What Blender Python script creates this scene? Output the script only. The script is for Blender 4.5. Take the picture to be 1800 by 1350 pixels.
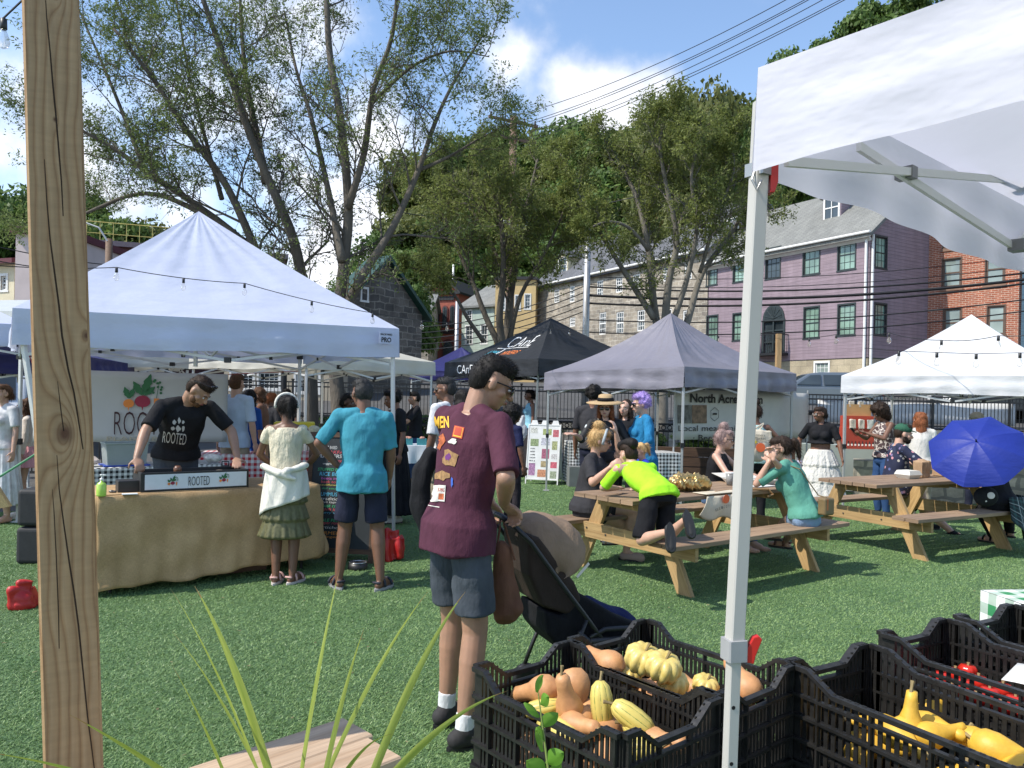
import bpy,bmesh,math,random
import numpy as np
from mathutils import Vector,Matrix
from mathutils.bvhtree import BVHTree
from mathutils import noise as mnoise
R=math.radians
random.seed(7)
RS=np.random.RandomState(7)
SC=bpy.context.scene
for o in list(bpy.data.objects):bpy.data.objects.remove(o)

# ---------------------------------------------------------------- camera
W,H=1800.0,1350.0
F=1350.0
CAMH=1.58
HOR=700.0            # eye level in the photo at x = 900
ROLL=0.021
cam_d=bpy.data.cameras.new('camera');cam=bpy.data.objects.new('camera',cam_d)
SC.collection.objects.link(cam)
cam.location=(0,0,CAMH)
cam.rotation_euler=(R(90),0,0)
cam.rotation_euler=(Matrix.Rotation(-ROLL,3,'Y') @ Matrix.Rotation(R(90),3,'X')).to_euler()
cam_d.sensor_width=36;cam_d.lens=F/W*36
cam_d.shift_y=(HOR - H/2)/W
cam_d.clip_start=0.05;cam_d.clip_end=3000
SC.camera=cam
cr,sr=math.cos(ROLL),math.sin(ROLL)

def ray(px,py):
    u,v=px - 900.0,HOR - py
    return Vector(((u*cr - v*sr)/F,1.0,(u*sr+v*cr)/F))
def P(px,py,Y):
    r=ray(px,py);return Vector((r.x*Y,Y,CAMH+r.z*Y))
def PZ(px,py,z):
    r=ray(px,py);Y=(z - CAMH)/r.z
    return Vector((r.x*Y,Y,z))
def G(px,py):return PZ(px,py,0.0)
def PL(px,py,a,b):
    """ray through pixel meets the vertical plane through a and b"""
    r=ray(px,py);dx,dy=b[0] - a[0],b[1] - a[1]
    nx,ny=dy,-dx
    t=(a[0]*nx+a[1]*ny)/(r.x*nx+r.y*ny)
    return Vector((r.x*t,r.y*t,CAMH+r.z*t))

# ---------------------------------------------------------------- light
SUN_EL,SUN_AZ=R(50),None
sdir=Vector((-math.cos(R(20))*math.cos(SUN_EL),-math.sin(R(20))*math.cos(SUN_EL),math.sin(SUN_EL)))
sd=bpy.data.lights.new('sun','SUN');sun=bpy.data.objects.new('sun',sd);SC.collection.objects.link(sun)
sun.rotation_euler=sdir.to_track_quat('Z','Y').to_euler();sun.location=(-30,-10,40)
sd.energy=3.3;sd.angle=R(0.5);sd.color=(1.0,0.95,0.86)

world=bpy.data.worlds.new('World');SC.world=world;world.use_nodes=True
wn,wl=world.node_tree.nodes,world.node_tree.links
wn.clear()
wo=wn.new('ShaderNodeOutputWorld');bg=wn.new('ShaderNodeBackground');wl.new(bg.outputs[0],wo.inputs[0])
sky=wn.new('ShaderNodeTexSky');sky.sky_type='NISHITA';sky.sun_disc=False
sky.sun_elevation=SUN_EL
# Blender: rotation 0 puts the sun at +Y, growing clockwise seen from above
sky.sun_rotation=math.atan2(sdir.x,sdir.y)
sky.air_density=1.0;sky.dust_density=0.4;sky.ozone_density=1.6
bg.inputs[1].default_value=0.15
# clouds: fractal noise on the view direction, gathered into banks by soft lobes
tc=wn.new('ShaderNodeTexCoord')
def wmath(op,a,b=None,c=None,clamp=False):
    n=wn.new('ShaderNodeMath');n.operation=op;n.use_clamp=clamp
    for i,x in enumerate((a,b,c)):
        if x is None:continue
        if isinstance(x,(int,float)):n.inputs[i].default_value=x
        else:wl.new(x,n.inputs[i])
    return n.outputs[0]
nz=wn.new('ShaderNodeTexNoise');nz.inputs['Scale'].default_value=7.0;nz.inputs['Detail'].default_value=9;nz.inputs['Roughness'].default_value=0.56
wl.new(tc.outputs['Generated'],nz.inputs['Vector'])
def lobe(px,py,rad,w=1.0,flat=1.0):
    d=ray(px,py).normalized()
    vs=wn.new('ShaderNodeVectorMath');vs.operation='SUBTRACT';wl.new(tc.outputs['Generated'],vs.inputs[0]);vs.inputs[1].default_value=d
    vm=wn.new('ShaderNodeVectorMath');vm.operation='MULTIPLY';wl.new(vs.outputs[0],vm.inputs[0]);vm.inputs[1].default_value=(1,1,flat)
    le=wn.new('ShaderNodeVectorMath');le.operation='LENGTH';wl.new(vm.outputs[0],le.inputs[0])
    return wmath('MULTIPLY',wmath('SUBTRACT',1.0,wmath('DIVIDE',le.outputs['Value'],rad),clamp=True),w)
LOB=[(1055,190,.10,1.3,1.0),(1000,225,.075,1.1,1.0),(1125,175,.075,1.15,1.2),(925,85,.065,.40,1.3),(860,0,.05,.3,2.0),(650,240,.17,.85,1.5),(430,190,.2,.55,1.6),(560,330,.16,.8,1.8),(520,30,.14,.75,1.3),
       (620,420,.22,1.1,1.8),(200,360,.22,.75,1.8),(40,330,.1,.5,2),(30,60,.12,.2,1.5),(1300,560,.3,.6,3),(-500,300,.5,.9,1.5),(2300,300,.5,.7,1.5)]
tot=None
for l in LOB:
    o_=lobe(*l);tot=o_ if tot is None else wmath('MAXIMUM',tot,o_)
dens=wmath('MULTIPLY',wmath('ADD',wmath('MULTIPLY',tot,1.0),wmath('MULTIPLY',wmath('SUBTRACT',nz.outputs['Fac'],0.5),2.1)),1.0)
cm=wn.new('ShaderNodeMapRange');cm.interpolation_type='SMOOTHSTEP';cm.inputs['From Min'].default_value=0.10;cm.inputs['From Max'].default_value=0.85
wl.new(dens,cm.inputs['Value'])
nz2=wn.new('ShaderNodeTexNoise');nz2.inputs['Scale'].default_value=14.0;nz2.inputs['Detail'].default_value=6
wl.new(tc.outputs['Generated'],nz2.inputs['Vector'])
ccr=wn.new('ShaderNodeValToRGB');ccr.color_ramp.elements[0].position=.3;ccr.color_ramp.elements[0].color=(3.3,3.55,4.1,1)
ccr.color_ramp.elements[1].position=.62;ccr.color_ramp.elements[1].color=(4.9,5.0,5.3,1)
wl.new(nz2.outputs['Fac'],ccr.inputs[0])
mx=wn.new('ShaderNodeMixRGB');wl.new(cm.outputs[0],mx.inputs[0]);wl.new(sky.outputs[0],mx.inputs[1]);wl.new(ccr.outputs[0],mx.inputs[2])
wl.new(mx.outputs[0],bg.inputs[0])

SC.view_settings.view_transform='Standard';SC.view_settings.look='None';SC.view_settings.gamma=1
SC.view_settings.exposure=0.78;SC.view_settings.use_curve_mapping=False
SC.render.resolution_x=1024;SC.render.resolution_y=768
SC.render.engine='CYCLES'
SC.cycles.max_bounces=8;SC.cycles.transparent_max_bounces=12

# ---------------------------------------------------------------- materials
MATS={}
class NT:
    def __init__(s,name):
        s.m=bpy.data.materials.new(name);s.m.use_nodes=True
        s.n,s.l=s.m.node_tree.nodes,s.m.node_tree.links
        s.b=s.n['Principled BSDF'];s.out=s.n['Material Output']
        s.tc=s.n.new('ShaderNodeTexCoord')
    def new(s,t,**k):
        n=s.n.new(t)
        for a,v in k.items():setattr(n,a,v)
        return n
    def math(s,op,a,b=None,c=None,clamp=False):
        n=s.n.new('ShaderNodeMath');n.operation=op;n.use_clamp=clamp
        for i,x in enumerate((a,b,c)):
            if x is None:continue
            if isinstance(x,(int,float)):n.inputs[i].default_value=x
            else:s.l.new(x,n.inputs[i])
        return n.outputs[0]
    def mapping(s,src='Object',scale=(1,1,1),loc=(0,0,0)):
        mp=s.n.new('ShaderNodeMapping');mp.inputs['Scale'].default_value=scale;mp.inputs['Location'].default_value=loc
        s.l.new(s.tc.outputs[src],mp.inputs['Vector']);return mp.outputs[0]
    def noise(s,vec,scale,detail=4,rough=.55):
        n=s.n.new('ShaderNodeTexNoise');n.inputs['Scale'].default_value=scale;n.inputs['Detail'].default_value=detail
        n.inputs['Roughness'].default_value=rough
        s.l.new(vec,n.inputs['Vector']);return n.outputs['Fac']
    def ramp(s,fac,stops):
        r=s.n.new('ShaderNodeValToRGB');cr_=r.color_ramp
        while len(cr_.elements)<len(stops):cr_.elements.new(0.5)
        for e,(p,c) in zip(cr_.elements,stops):e.position=p;e.color=(*c,1)
        s.l.new(fac,r.inputs[0]);return r.outputs[0]
    def mix(s,fac,a,b,mode='MIX'):
        n=s.n.new('ShaderNodeMixRGB');n.blend_type=mode
        for i,x in enumerate((fac,a,b)):
            if isinstance(x,(int,float)):n.inputs[i].default_value=x
            elif isinstance(x,tuple):n.inputs[i].default_value=(*x,1)
            else:s.l.new(x,n.inputs[i])
        return n.outputs[0]
    def bump(s,h,strength=.3,dist=.01):
        n=s.n.new('ShaderNodeBump');n.inputs['Strength'].default_value=strength;n.inputs['Distance'].default_value=dist
        s.l.new(h,n.inputs['Height']);s.l.new(n.outputs[0],s.b.inputs['Normal']);return n
    def col(s,c):
        if isinstance(c,tuple):s.b.inputs['Base Color'].default_value=(*c,1)
        else:s.l.new(c,s.b.inputs['Base Color'])
    def trans(s,c,f):
        t=s.n.new('ShaderNodeBsdfTranslucent');mxs=s.n.new('ShaderNodeMixShader');mxs.inputs[0].default_value=f
        if isinstance(c,tuple):t.inputs[0].default_value=(*c,1)
        else:s.l.new(c,t.inputs[0])
        s.l.new(s.b.outputs[0],mxs.inputs[1]);s.l.new(t.outputs[0],mxs.inputs[2]);s.l.new(mxs.outputs[0],s.out.inputs[0])

def shade(c,k):return tuple(min(1.0,x*k) for x in c)
def M(name,c,rough=.6,var=.15,vs=6,bump=0.0,bs=60,metal=0.0,trans=0.0,src='Object',stretch=(1,1,1),spec=.5,dist=.004,cut=None):
    if name in MATS:return MATS[name]
    t=NT(name);vec=t.mapping(src,stretch)
    nf=t.noise(vec,vs)
    cc=t.ramp(nf,[(.25,shade(c,1 - var)),(.75,shade(c,1+var))])
    t.col(cc);t.b.inputs['Roughness'].default_value=rough;t.b.inputs['Metallic'].default_value=metal
    t.b.inputs['Specular IOR Level'].default_value=spec
    if bump:t.bump(t.noise(vec,bs,5),bump,dist)
    if trans:t.trans(cc,trans)
    MATS[name]=t.m;return t.m
def cloth(name,c,var=.12,trans=0.0,bump=.25):
    if name in MATS:return MATS[name]
    t=NT(name);v=t.mapping('Object')
    a=t.noise(v,9,3);b=t.noise(v,420,2)
    cc=t.ramp(a,[(.3,shade(c,1 - var)),(.7,shade(c,1+var))]);t.col(cc)
    t.b.inputs['Roughness'].default_value=.85;t.b.inputs['Specular IOR Level'].default_value=.2
    w=t.noise(t.mapping('Object',(1,1,.45)),16,4,.6)
    t.bump(t.math('ADD',t.math('MULTIPLY',w,3.0),t.math('MULTIPLY',b,.12)),bump,.02)
    if trans:t.trans(cc,trans)
    MATS[name]=t.m;return t.m
def brickmat(name,c1,c2,mortar,bw,bh,ms=.012,rough=.85,var=.2,bump=.5,off=.5):
    if name in MATS:return MATS[name]
    t=NT(name);v=t.mapping('UV')
    b=t.new('ShaderNodeTexBrick');b.inputs['Scale'].default_value=1;b.inputs['Brick Width'].default_value=bw;b.inputs['Row Height'].default_value=bh
    b.inputs['Mortar Size'].default_value=ms;b.inputs['Color1'].default_value=(*c1,1);b.inputs['Color2'].default_value=(*c2,1);b.inputs['Mortar'].default_value=(*mortar,1)
    b.offset=off;b.inputs['Mortar Smooth'].default_value=.2
    dv=t.noise(v,3.0/bh*.12,3)
    if var>.3:   # rough stone: bend the joints
        wv=t.new('ShaderNodeVectorMath',operation='ADD');cn=t.new('ShaderNodeTexNoise');cn.inputs['Scale'].default_value=2.2;t.l.new(v,cn.inputs['Vector'])
        sc=t.new('ShaderNodeVectorMath',operation='SCALE');sc.inputs['Scale'].default_value=.22;t.l.new(cn.outputs['Color'],sc.inputs[0])
        t.l.new(v,wv.inputs[0]);t.l.new(sc.outputs[0],wv.inputs[1]);t.l.new(wv.outputs[0],b.inputs['Vector'])
    else:t.l.new(v,b.inputs['Vector'])
    n2=t.noise(t.mapping('Object'),.35,5)
    n3=t.noise(v,14,4)
    cc=t.mix(1.0,b.outputs['Color'],t.ramp(dv,[(.3,(1 - var,)*3),(.7,(1+var,)*3)]),'MULTIPLY')
    cc=t.mix(1.0,cc,t.ramp(n2,[(.3,(.78,.77,.75)),(.7,(1.1,1.08,1.05))]),'MULTIPLY')
    cc=t.mix(1.0,cc,t.ramp(n3,[(.3,(.85,)*3),(.7,(1.12,)*3)]),'MULTIPLY')
    t.col(cc);t.b.inputs['Roughness'].default_value=rough
    t.bump(t.math('ADD',b.outputs['Fac'],t.math('MULTIPLY',n3,-.5)),-bump,.02)
    MATS[name]=t.m;return t.m
def siding(name,c,pitch=.16):
    if name in MATS:return MATS[name]
    t=NT(name);v=t.mapping('UV');sx=t.new('ShaderNodeSeparateXYZ');t.l.new(v,sx.inputs[0])
    fr=t.math('FRACT',t.math('DIVIDE',sx.outputs[1],pitch))
    line=t.math('LESS_THAN',fr,.09)
    row=t.math('FLOOR',t.math('DIVIDE',sx.outputs[1],pitch))
    n=t.noise(t.mapping('UV',(.6,5,1)),1.5,5)
    cc=t.ramp(n,[(.3,shade(c,.82)),(.7,shade(c,1.12))])
    n2=t.noise(t.mapping('UV',(3,.25,1)),1.0,4)
    cc=t.mix(1.0,cc,t.ramp(n2,[(.3,(.86,)*3),(.7,(1.08,)*3)]),'MULTIPLY')
    cc=t.mix(line,cc,shade(c,.5));t.col(cc);t.b.inputs['Roughness'].default_value=.7
    t.bump(fr,.6,.02);MATS[name]=t.m;return t.m
def gingham(name,c,s=.05,white=(.75,.75,.73)):
    if name in MATS:return MATS[name]
    t=NT(name);sx=t.new('ShaderNodeSeparateXYZ');t.l.new(t.tc.outputs['UV'],sx.inputs[0])
    a=t.math('GREATER_THAN',t.math('FRACT',t.math('DIVIDE',sx.outputs[0],s)),.5)
    b=t.math('GREATER_THAN',t.math('FRACT',t.math('DIVIDE',sx.outputs[1],s)),.5)
    f=t.math('MULTIPLY',t.math('ADD',a,b),.5)
    t.col(t.mix(f,white,c));t.b.inputs['Roughness'].default_value=.85
    t.bump(t.noise(t.mapping('Object'),7,3),.4,.03)
    MATS[name]=t.m;return t.m
def wood(name,c,dark,scale=1.0,var=.2,rough=.75):
    """grain runs along U"""
    if name in MATS:return MATS[name]
    t=NT(name);v=t.mapping('UV',(1.2*scale,14*scale,1));n=t.noise(v,2.2,6,.6)
    v2=t.mapping('UV',(4*scale,160*scale,1));n2=t.noise(v2,1.0,3)
    lv=t.noise(t.mapping('Object'),.9,2)
    cc=t.ramp(n,[(.3,shade(dark,1)),(.5,c),(.75,shade(c,1+var))])
    cc=t.mix(1.0,cc,t.ramp(n2,[(.3,(.78,)*3),(.7,(1.1,)*3)]),'MULTIPLY')
    cc=t.mix(1.0,cc,t.ramp(lv,[(.35,(.8,.8,.82)),(.65,(1.1,1.08,1.04))]),'MULTIPLY')
    t.col(cc);t.b.inputs['Roughness'].default_value=rough;t.bump(t.math('ADD',n2,n),.35,.002)
    MATS[name]=t.m;return t.m
def leafmat(name,c1,c2,vs=.8,trans=.3):
    if name in MATS:return MATS[name]
    t=NT(name);n=t.noise(t.mapping('Object'),vs,3,.6)
    oi=t.new('ShaderNodeNewGeometry')
    f=t.math('ADD',t.math('MULTIPLY',n,.65),t.math('MULTIPLY',oi.outputs['Random Per Island'],.35))
    cc=t.ramp(f,[(.25,c1),(.72,c2)]);t.col(cc);t.b.inputs['Roughness'].default_value=.55
    t.b.inputs['Specular IOR Level'].default_value=.3
    t.trans(cc,trans);MATS[name]=t.m;return t.m
def glass(name,c=(.03,.04,.04),rough=.06):
    if name in MATS:return MATS[name]
    t=NT(name);n=t.noise(t.mapping('Object'),.6,2);t.col(t.ramp(n,[(.35,shade(c,.6)),(.65,shade(c,1.6))]))
    t.b.inputs['Roughness'].default_value=rough;t.b.inputs['Specular IOR Level'].default_value=.8
    MATS[name]=t.m;return t.m
def tentcloth(name,c,trans=.25,rough=.55):
    if name in MATS:return MATS[name]
    t=NT(name);v=t.mapping('Object');n=t.noise(v,2.2,4,.5)
    cc=t.ramp(n,[(.3,shade(c,.95)),(.7,shade(c,1.04))]);t.col(cc);t.b.inputs['Roughness'].default_value=rough
    t.b.inputs['Specular IOR Level'].default_value=.35
    w=t.noise(t.mapping('Object',(1,1,2.6)),1.9,4,.5);w2=t.noise(t.mapping('Object',(1,1,1.4)),9,3,.5)
    t.bump(t.math('ADD',w,t.math('MULTIPLY',w2,.12)),.42,.06);t.trans(cc,trans);MATS[name]=t.m;return t.m
MATFOO=None
def flat(name,c,rough=.6):return M(name,c,rough,var=.05,vs=20)

# ---------------------------------------------------------------- object helpers
COL=SC.collection
def thing(name,label,cat,loc=(0,0,0),group=None,kind=None):
    o=bpy.data.objects.new(name,None);COL.objects.link(o);o.location=loc;o.empty_display_size=.1
    return tag(o,label,cat,group,kind)
def tag(o,label=None,cat=None,group=None,kind=None):
    if label:o['label']=label
    if cat:o['category']=cat
    if group:o['group']=group
    if kind:o['kind']=kind
    return o
def wloc(o):
    v=Vector((0,0,0))
    while o is not None:v+=Vector(o.location);o=o.parent
    return v
def link_mesh(name,me,mat,parent=None,smooth=False,origin=None):
    """verts come in world space; the object sits at its parent's origin (or at origin)"""
    o=bpy.data.objects.new(name,me);COL.objects.link(o)
    if mat is not None:me.materials.append(mat)
    if parent is not None:
        off=wloc(parent);o.parent=parent
    else:
        off=Vector(origin) if origin is not None else Vector((0,0,0));o.location=off
    if off.length:me.transform(Matrix.Translation(-off))
    if smooth:me.polygons.foreach_set('use_smooth',np.ones(len(me.polygons),dtype=bool))
    me.update();return o
def auto_uv(me,over=None):
    nl=len(me.loops)
    if nl==0:return
    vi=np.empty(nl,np.int32);me.loops.foreach_get('vertex_index',vi)
    co=np.empty(len(me.vertices)*3,np.float32);me.vertices.foreach_get('co',co);co=co.reshape(-1,3)
    npol=len(me.polygons);nn=np.empty(npol*3,np.float32);me.polygons.foreach_get('normal',nn);nn=nn.reshape(-1,3)
    lt=np.empty(npol,np.int32);me.polygons.foreach_get('loop_total',lt)
    pn=np.repeat(nn,lt,axis=0);p=co[vi]
    flatm=np.abs(pn[:,2])>.75
    h=np.hypot(pn[:,0],pn[:,1])+1e-9
    tx,ty=-pn[:,1]/h,pn[:,0]/h
    u=np.where(flatm,p[:,0],p[:,0]*tx+p[:,1]*ty)
    slope=np.where(h>.2,h,1.0)
    v=np.where(flatm,p[:,1],p[:,2]/slope)
    uv=np.stack([u,v],1).astype(np.float32)
    if over is not None:
        st=np.empty(npol,np.int32);me.polygons.foreach_get('loop_start',st)
        for i,q in enumerate(over):
            if q is not None:uv[st[i]:st[i]+lt[i]]=q
    l=me.uv_layers.new(name='UVMap');l.data.foreach_set('uv',uv.ravel())

class MB:
    def __init__(s):s.v=[];s.f=[];s.u=[]
    def add(s,vs,fs,us=None):
        b=len(s.v);s.v+=[tuple(x) for x in vs]
        s.f+=[tuple(i+b for i in f) for f in fs]
        s.u+=us if us is not None else [None]*len(fs)
        return s
    def box(s,c,d,rot=0.0):
        c=Vector(c);hx,hy,hz=d[0]/2,d[1]/2,d[2]/2;ca,sa=math.cos(rot),math.sin(rot)
        vs=[]
        for z in (-hz,hz):
            for x,y in ((-hx,-hy),(hx,-hy),(hx,hy),(-hx,hy)):
                vs.append((c.x+x*ca - y*sa,c.y+x*sa+y*ca,c.z+z))
        return s.add(vs,[(0,3,2,1),(4,5,6,7),(0,1,5,4),(1,2,6,5),(2,3,7,6),(3,0,4,7)])
    def bar(s,p,q,w,h,up=(0,0,1),bev=0.0):
        """rectangular bar from p to q, w across, h along up; UV u along its length"""
        p,q=Vector(p),Vector(q);d=(q - p);L=d.length;d.normalize();up=Vector(up)
        if abs(d.dot(up))>.98:up=Vector((0,1,0)) if abs(d.y)<.9 else Vector((1,0,0))
        sd_=d.cross(up).normalized();u2=sd_.cross(d).normalized()
        o=random.random()*5
        if bev <= 0:prof=[(-w/2,-h/2),(w/2,-h/2),(w/2,h/2),(-w/2,h/2)]
        else:
            b=bev;prof=[(-w/2+b,-h/2),(w/2 - b,-h/2),(w/2,-h/2+b),(w/2,h/2 - b),(w/2 - b,h/2),(-w/2+b,h/2),(-w/2,h/2 - b),(-w/2,-h/2+b)]
        n=len(prof)
        vs=[p+sd_*a+u2*b_ for a,b_ in prof]+[q+sd_*a+u2*b_ for a,b_ in prof]
        fs,us=[],[];acc=0
        for i in range(n):
            j=(i+1) % n;e=math.hypot(prof[j][0] - prof[i][0],prof[j][1] - prof[i][1])
            fs.append((i,j,j+n,i+n));us.append([(o,o+acc),(o,o+acc+e),(o+L,o+acc+e),(o+L,o+acc)]);acc+=e
        fs.append(tuple(range(n))[::-1]);us.append([(o+prof[i][0]*.2,o+prof[i][1]) for i in reversed(range(n))])
        fs.append(tuple(range(n,2*n)));us.append([(o+prof[i][0]*.2,o+prof[i][1]) for i in range(n)])
        return s.add(vs,fs,us)
    def tube(s,pts,rad,n=8,cap=True):
        pts=[Vector(p) for p in pts];m=len(pts)
        rs=rad if isinstance(rad,(list,tuple)) else [rad]*m
        ref=Vector((0,0,1));vs,fs=[],[]
        for i,p in enumerate(pts):
            d=(pts[min(i+1,m - 1)] - pts[max(i - 1,0)]).normalized()
            if i==0:
                if abs(d.dot(ref))>.9:ref=Vector((1,0,0))
                a=d.cross(ref).normalized()
            else:
                a=(a - d*a.dot(d))
                a=a.normalized() if a.length>1e-6 else d.orthogonal().normalized()
            b=d.cross(a)
            for k in range(n):
                t=2*math.pi*k/n;vs.append(p+(a*math.cos(t)+b*math.sin(t))*rs[i])
        for i in range(m - 1):
            for k in range(n):
                k2=(k+1) % n;fs.append((i*n+k,i*n+k2,(i+1)*n+k2,(i+1)*n+k))
        if cap:fs+=[tuple(range(n))[::-1],tuple(range((m - 1)*n,m*n))]
        return s.add(vs,fs)
    def lathe(s,prof,c,axis=(0,0,1),n=20,ribs=0,ribd=0.0,bend=0.0):
        """prof: (radius, height)"""
        ax=Vector(axis).normalized();a=ax.orthogonal().normalized();b=ax.cross(a);c=Vector(c)
        vs,fs=[],[];m=len(prof)
        for r,h in prof:
            for k in range(n):
                t=2*math.pi*k/n;rr=r*(1 - ribd*(1 - abs(math.sin(ribs*t/2))) if ribs else 1)
                vs.append(c+ax*h+(a*math.cos(t)+b*math.sin(t))*rr+a*bend*h*h)
        for i in range(m - 1):
            for k in range(n):
                k2=(k+1) % n;fs.append((i*n+k,i*n+k2,(i+1)*n+k2,(i+1)*n+k))
        fs+=[tuple(range(n))[::-1],tuple(range((m - 1)*n,m*n))]
        return s.add(vs,fs)
    def quad(s,a,b,c,d,uv=None):return s.add([a,b,c,d],[(0,1,2,3)],[uv])
    def prism(s,poly,depth):
        """poly: list of 3D points (planar), extruded by vector depth"""
        n=len(poly);d=Vector(depth);vs=[Vector(p) for p in poly]+[Vector(p)+d for p in poly]
        return s.add(vs,[tuple(range(n)),tuple(range(2*n - 1,n - 1,-1))]+[(i,i+n,(i+1) % n+n,(i+1) % n) for i in range(n)])
    def ell(s,c,r,Rm=None,n=12,m=8):
        vs,fs=[],[];c=Vector(c)
        for i in range(m+1):
            ph=math.pi*i/m
            for k in range(n):
                t=2*math.pi*k/n
                v=Vector((math.sin(ph)*math.cos(t)*r[0],math.sin(ph)*math.sin(t)*r[1],math.cos(ph)*r[2]))
                if Rm is not None:v=Rm @ v
                vs.append(c+v)
        for i in range(m):
            for k in range(n):
                k2=(k+1) % n;fs.append((i*n+k,(i+1)*n+k,(i+1)*n+k2,i*n+k2))
        return s.add(vs,fs)
    def grid(s,fn,nu,nv,uvs=None):
        vs=[fn(i/nu,j/nv) for j in range(nv+1) for i in range(nu+1)]
        fs,us=[],[]
        for j in range(nv):
            for i in range(nu):
                a=j*(nu+1)+i;fs.append((a,a+1,a+nu+2,a+nu+1))
                if uvs:us.append([(i/nu*uvs[0],j/nv*uvs[1]),((i+1)/nu*uvs[0],j/nv*uvs[1]),((i+1)/nu*uvs[0],(j+1)/nv*uvs[1]),(i/nu*uvs[0],(j+1)/nv*uvs[1])])
        return s.add(vs,fs,us if uvs else None)
    def mesh(s,name):
        me=bpy.data.meshes.new(name);me.from_pydata(s.v,[],s.f);me.update()
        auto_uv(me,s.u if any(x is not None for x in s.u) else None);return me
    def build(s,name,mat,parent=None,smooth=False,origin=None):
        return link_mesh(name,s.mesh(name),mat,parent,smooth,origin)

def solidify(o,th,offset=0):
    md=o.modifiers.new('thickness','SOLIDIFY');md.thickness=th;md.offset=offset;return o
def bevel(o,w,seg=2):
    md=o.modifiers.new('bevel','BEVEL');md.width=w;md.segments=seg;md.limit_method='ANGLE';return o
def npmesh(name,verts,faces):
    me=bpy.data.meshes.new(name);nf=len(faces);k=faces.shape[1]
    me.vertices.add(len(verts));me.vertices.foreach_set('co',verts.astype(np.float32).ravel())
    me.loops.add(nf*k);me.loops.foreach_set('vertex_index',faces.astype(np.int32).ravel())
    me.polygons.add(nf);me.polygons.foreach_set('loop_start',np.arange(0,nf*k,k,dtype=np.int32))
    try:me.polygons.foreach_set('loop_total',np.full(nf,k,dtype=np.int32))
    except Exception:pass
    me.update(calc_edges=True);return me
def structure(o):o['kind']='structure';return o

def text_mesh(s,width=None,height=None,bold=0.0,shear=0.0,space=1.0,extrude=0.0):
    cu=bpy.data.curves.new('t','FONT');cu.body=s;cu.size=1;cu.offset=bold;cu.shear=shear;cu.space_character=space;cu.extrude=extrude
    cu.align_x='CENTER';cu.align_y='CENTER';cu.resolution_u=3
    o=bpy.data.objects.new('t',cu);COL.objects.link(o);bpy.context.view_layer.update()
    me=bpy.data.meshes.new_from_object(o.evaluated_get(bpy.context.evaluated_depsgraph_get()))
    bpy.data.objects.remove(o)
    co=np.empty(len(me.vertices)*3,np.float32);me.vertices.foreach_get('co',co);co=co.reshape(-1,3)
    lo,hi=co.min(0),co.max(0);c=(lo+hi)/2;co[:,:2] -= c[:2]
    w,h=hi[0] - lo[0],hi[1] - lo[1]
    sx=sy=None
    if width:sx=width/w
    if height:sy=height/h
    if sx is None:sx=sy
    if sy is None:sy=sx
    co[:,0] *= sx;co[:,1] *= sy;co[:,2] *= 1
    me.vertices.foreach_set('co',co.ravel());me.update();return me
def text(s,c,xd,up,mat,parent,width=None,height=None,bold=0.0,shear=0.0,name='lettering',lift=.003,space=1.0,extrude=.0008):
    me=text_mesh(s,width,height,bold,shear,space,extrude)
    x=Vector(xd).normalized();u=Vector(up);u=(u - x*u.dot(x)).normalized();n=x.cross(u)
    Mx=Matrix((x,u,n)).transposed().to_4x4();Mx.translation=Vector(c)+n*lift
    me.transform(Mx)
    return link_mesh(name,me,mat,parent)
def project(me_list,target_objs,direction,lift=.003):
    """push decal verts (world space mesh) along direction onto the target surface"""
    d=Vector(direction).normalized();trees=[]
    for o in target_objs:
        me=o.data;off=wloc(o)
        trees.append(BVHTree.FromPolygons([v.co+off for v in me.vertices],[tuple(p.vertices) for p in me.polygons]))
    for me in me_list:
        bm=bmesh.new();bm.from_mesh(me)
        for it in range(3):
            es=[e for e in bm.edges if e.calc_length()>.018]
            if not es:break
            bmesh.ops.subdivide_edges(bm,edges=es,cuts=1,use_grid_fill=False);bmesh.ops.triangulate(bm,faces=bm.faces)
        for v in bm.verts:
            best=None
            for t in trees:
                h=t.ray_cast(v.co - d*.5,d)
                if h[0] is not None and (best is None or h[3]<best[1]):best=(h[0],h[3])
            if best:v.co=best[0] - d*lift
        bm.to_mesh(me);bm.free();me.update()
def decal_poly(pts,c,xd,up):
    x=Vector(xd).normalized();u=Vector(up);u=(u - x*u.dot(x)).normalized();c=Vector(c)
    me=bpy.data.meshes.new('decal');me.from_pydata([c+x*a+u*b for a,b in pts],[],[tuple(range(len(pts)))]);me.update();return me
# ================================================================= SETTING
asph=M('asphalt',(.075,.073,.07),.9,.22,1.2,.3,90)
def hilly0(x):return 84 - 24*min(1,max(0,(x - 2)/14.0))
def hillz(x,y):
    h=2.6+min(27,max(0,y - hilly0(x)))*.5
    k=1/(1+math.exp(-(x+17+(y - 80)*.1)/2.5))
    return 2.2+(h - 2.2)*k
mb=MB();mb.quad((-500,-60,-.02),(500,-60,-.02),(500,900,-.02),(-500,900,-.02))
structure(mb.build('ground',asph))
# raised street behind the retaining wall
def stz(y):return .87+(y - 24.6)*.095 if y<38.5 else 2.19+(y - 38.5)*.03
mb=MB();ys=[24.62,30,38.5,62,110]
for a,b in zip(ys,ys[1:]):
    mb.quad((-60,a,stz(a)),(90,a,stz(a)),(90,b,stz(b)),(-60,b,stz(b)))
structure(mb.build('street',asph))
mb=MB()
mb.grid(lambda u,v:Vector((-130+300*u,58+160*v,hillz(-130+300*u,58+160*v) - .6)),60,30)
structure(mb.build('hill',M('hill_soil',(.05,.07,.025),.95,.3,.5),smooth=True))
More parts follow.
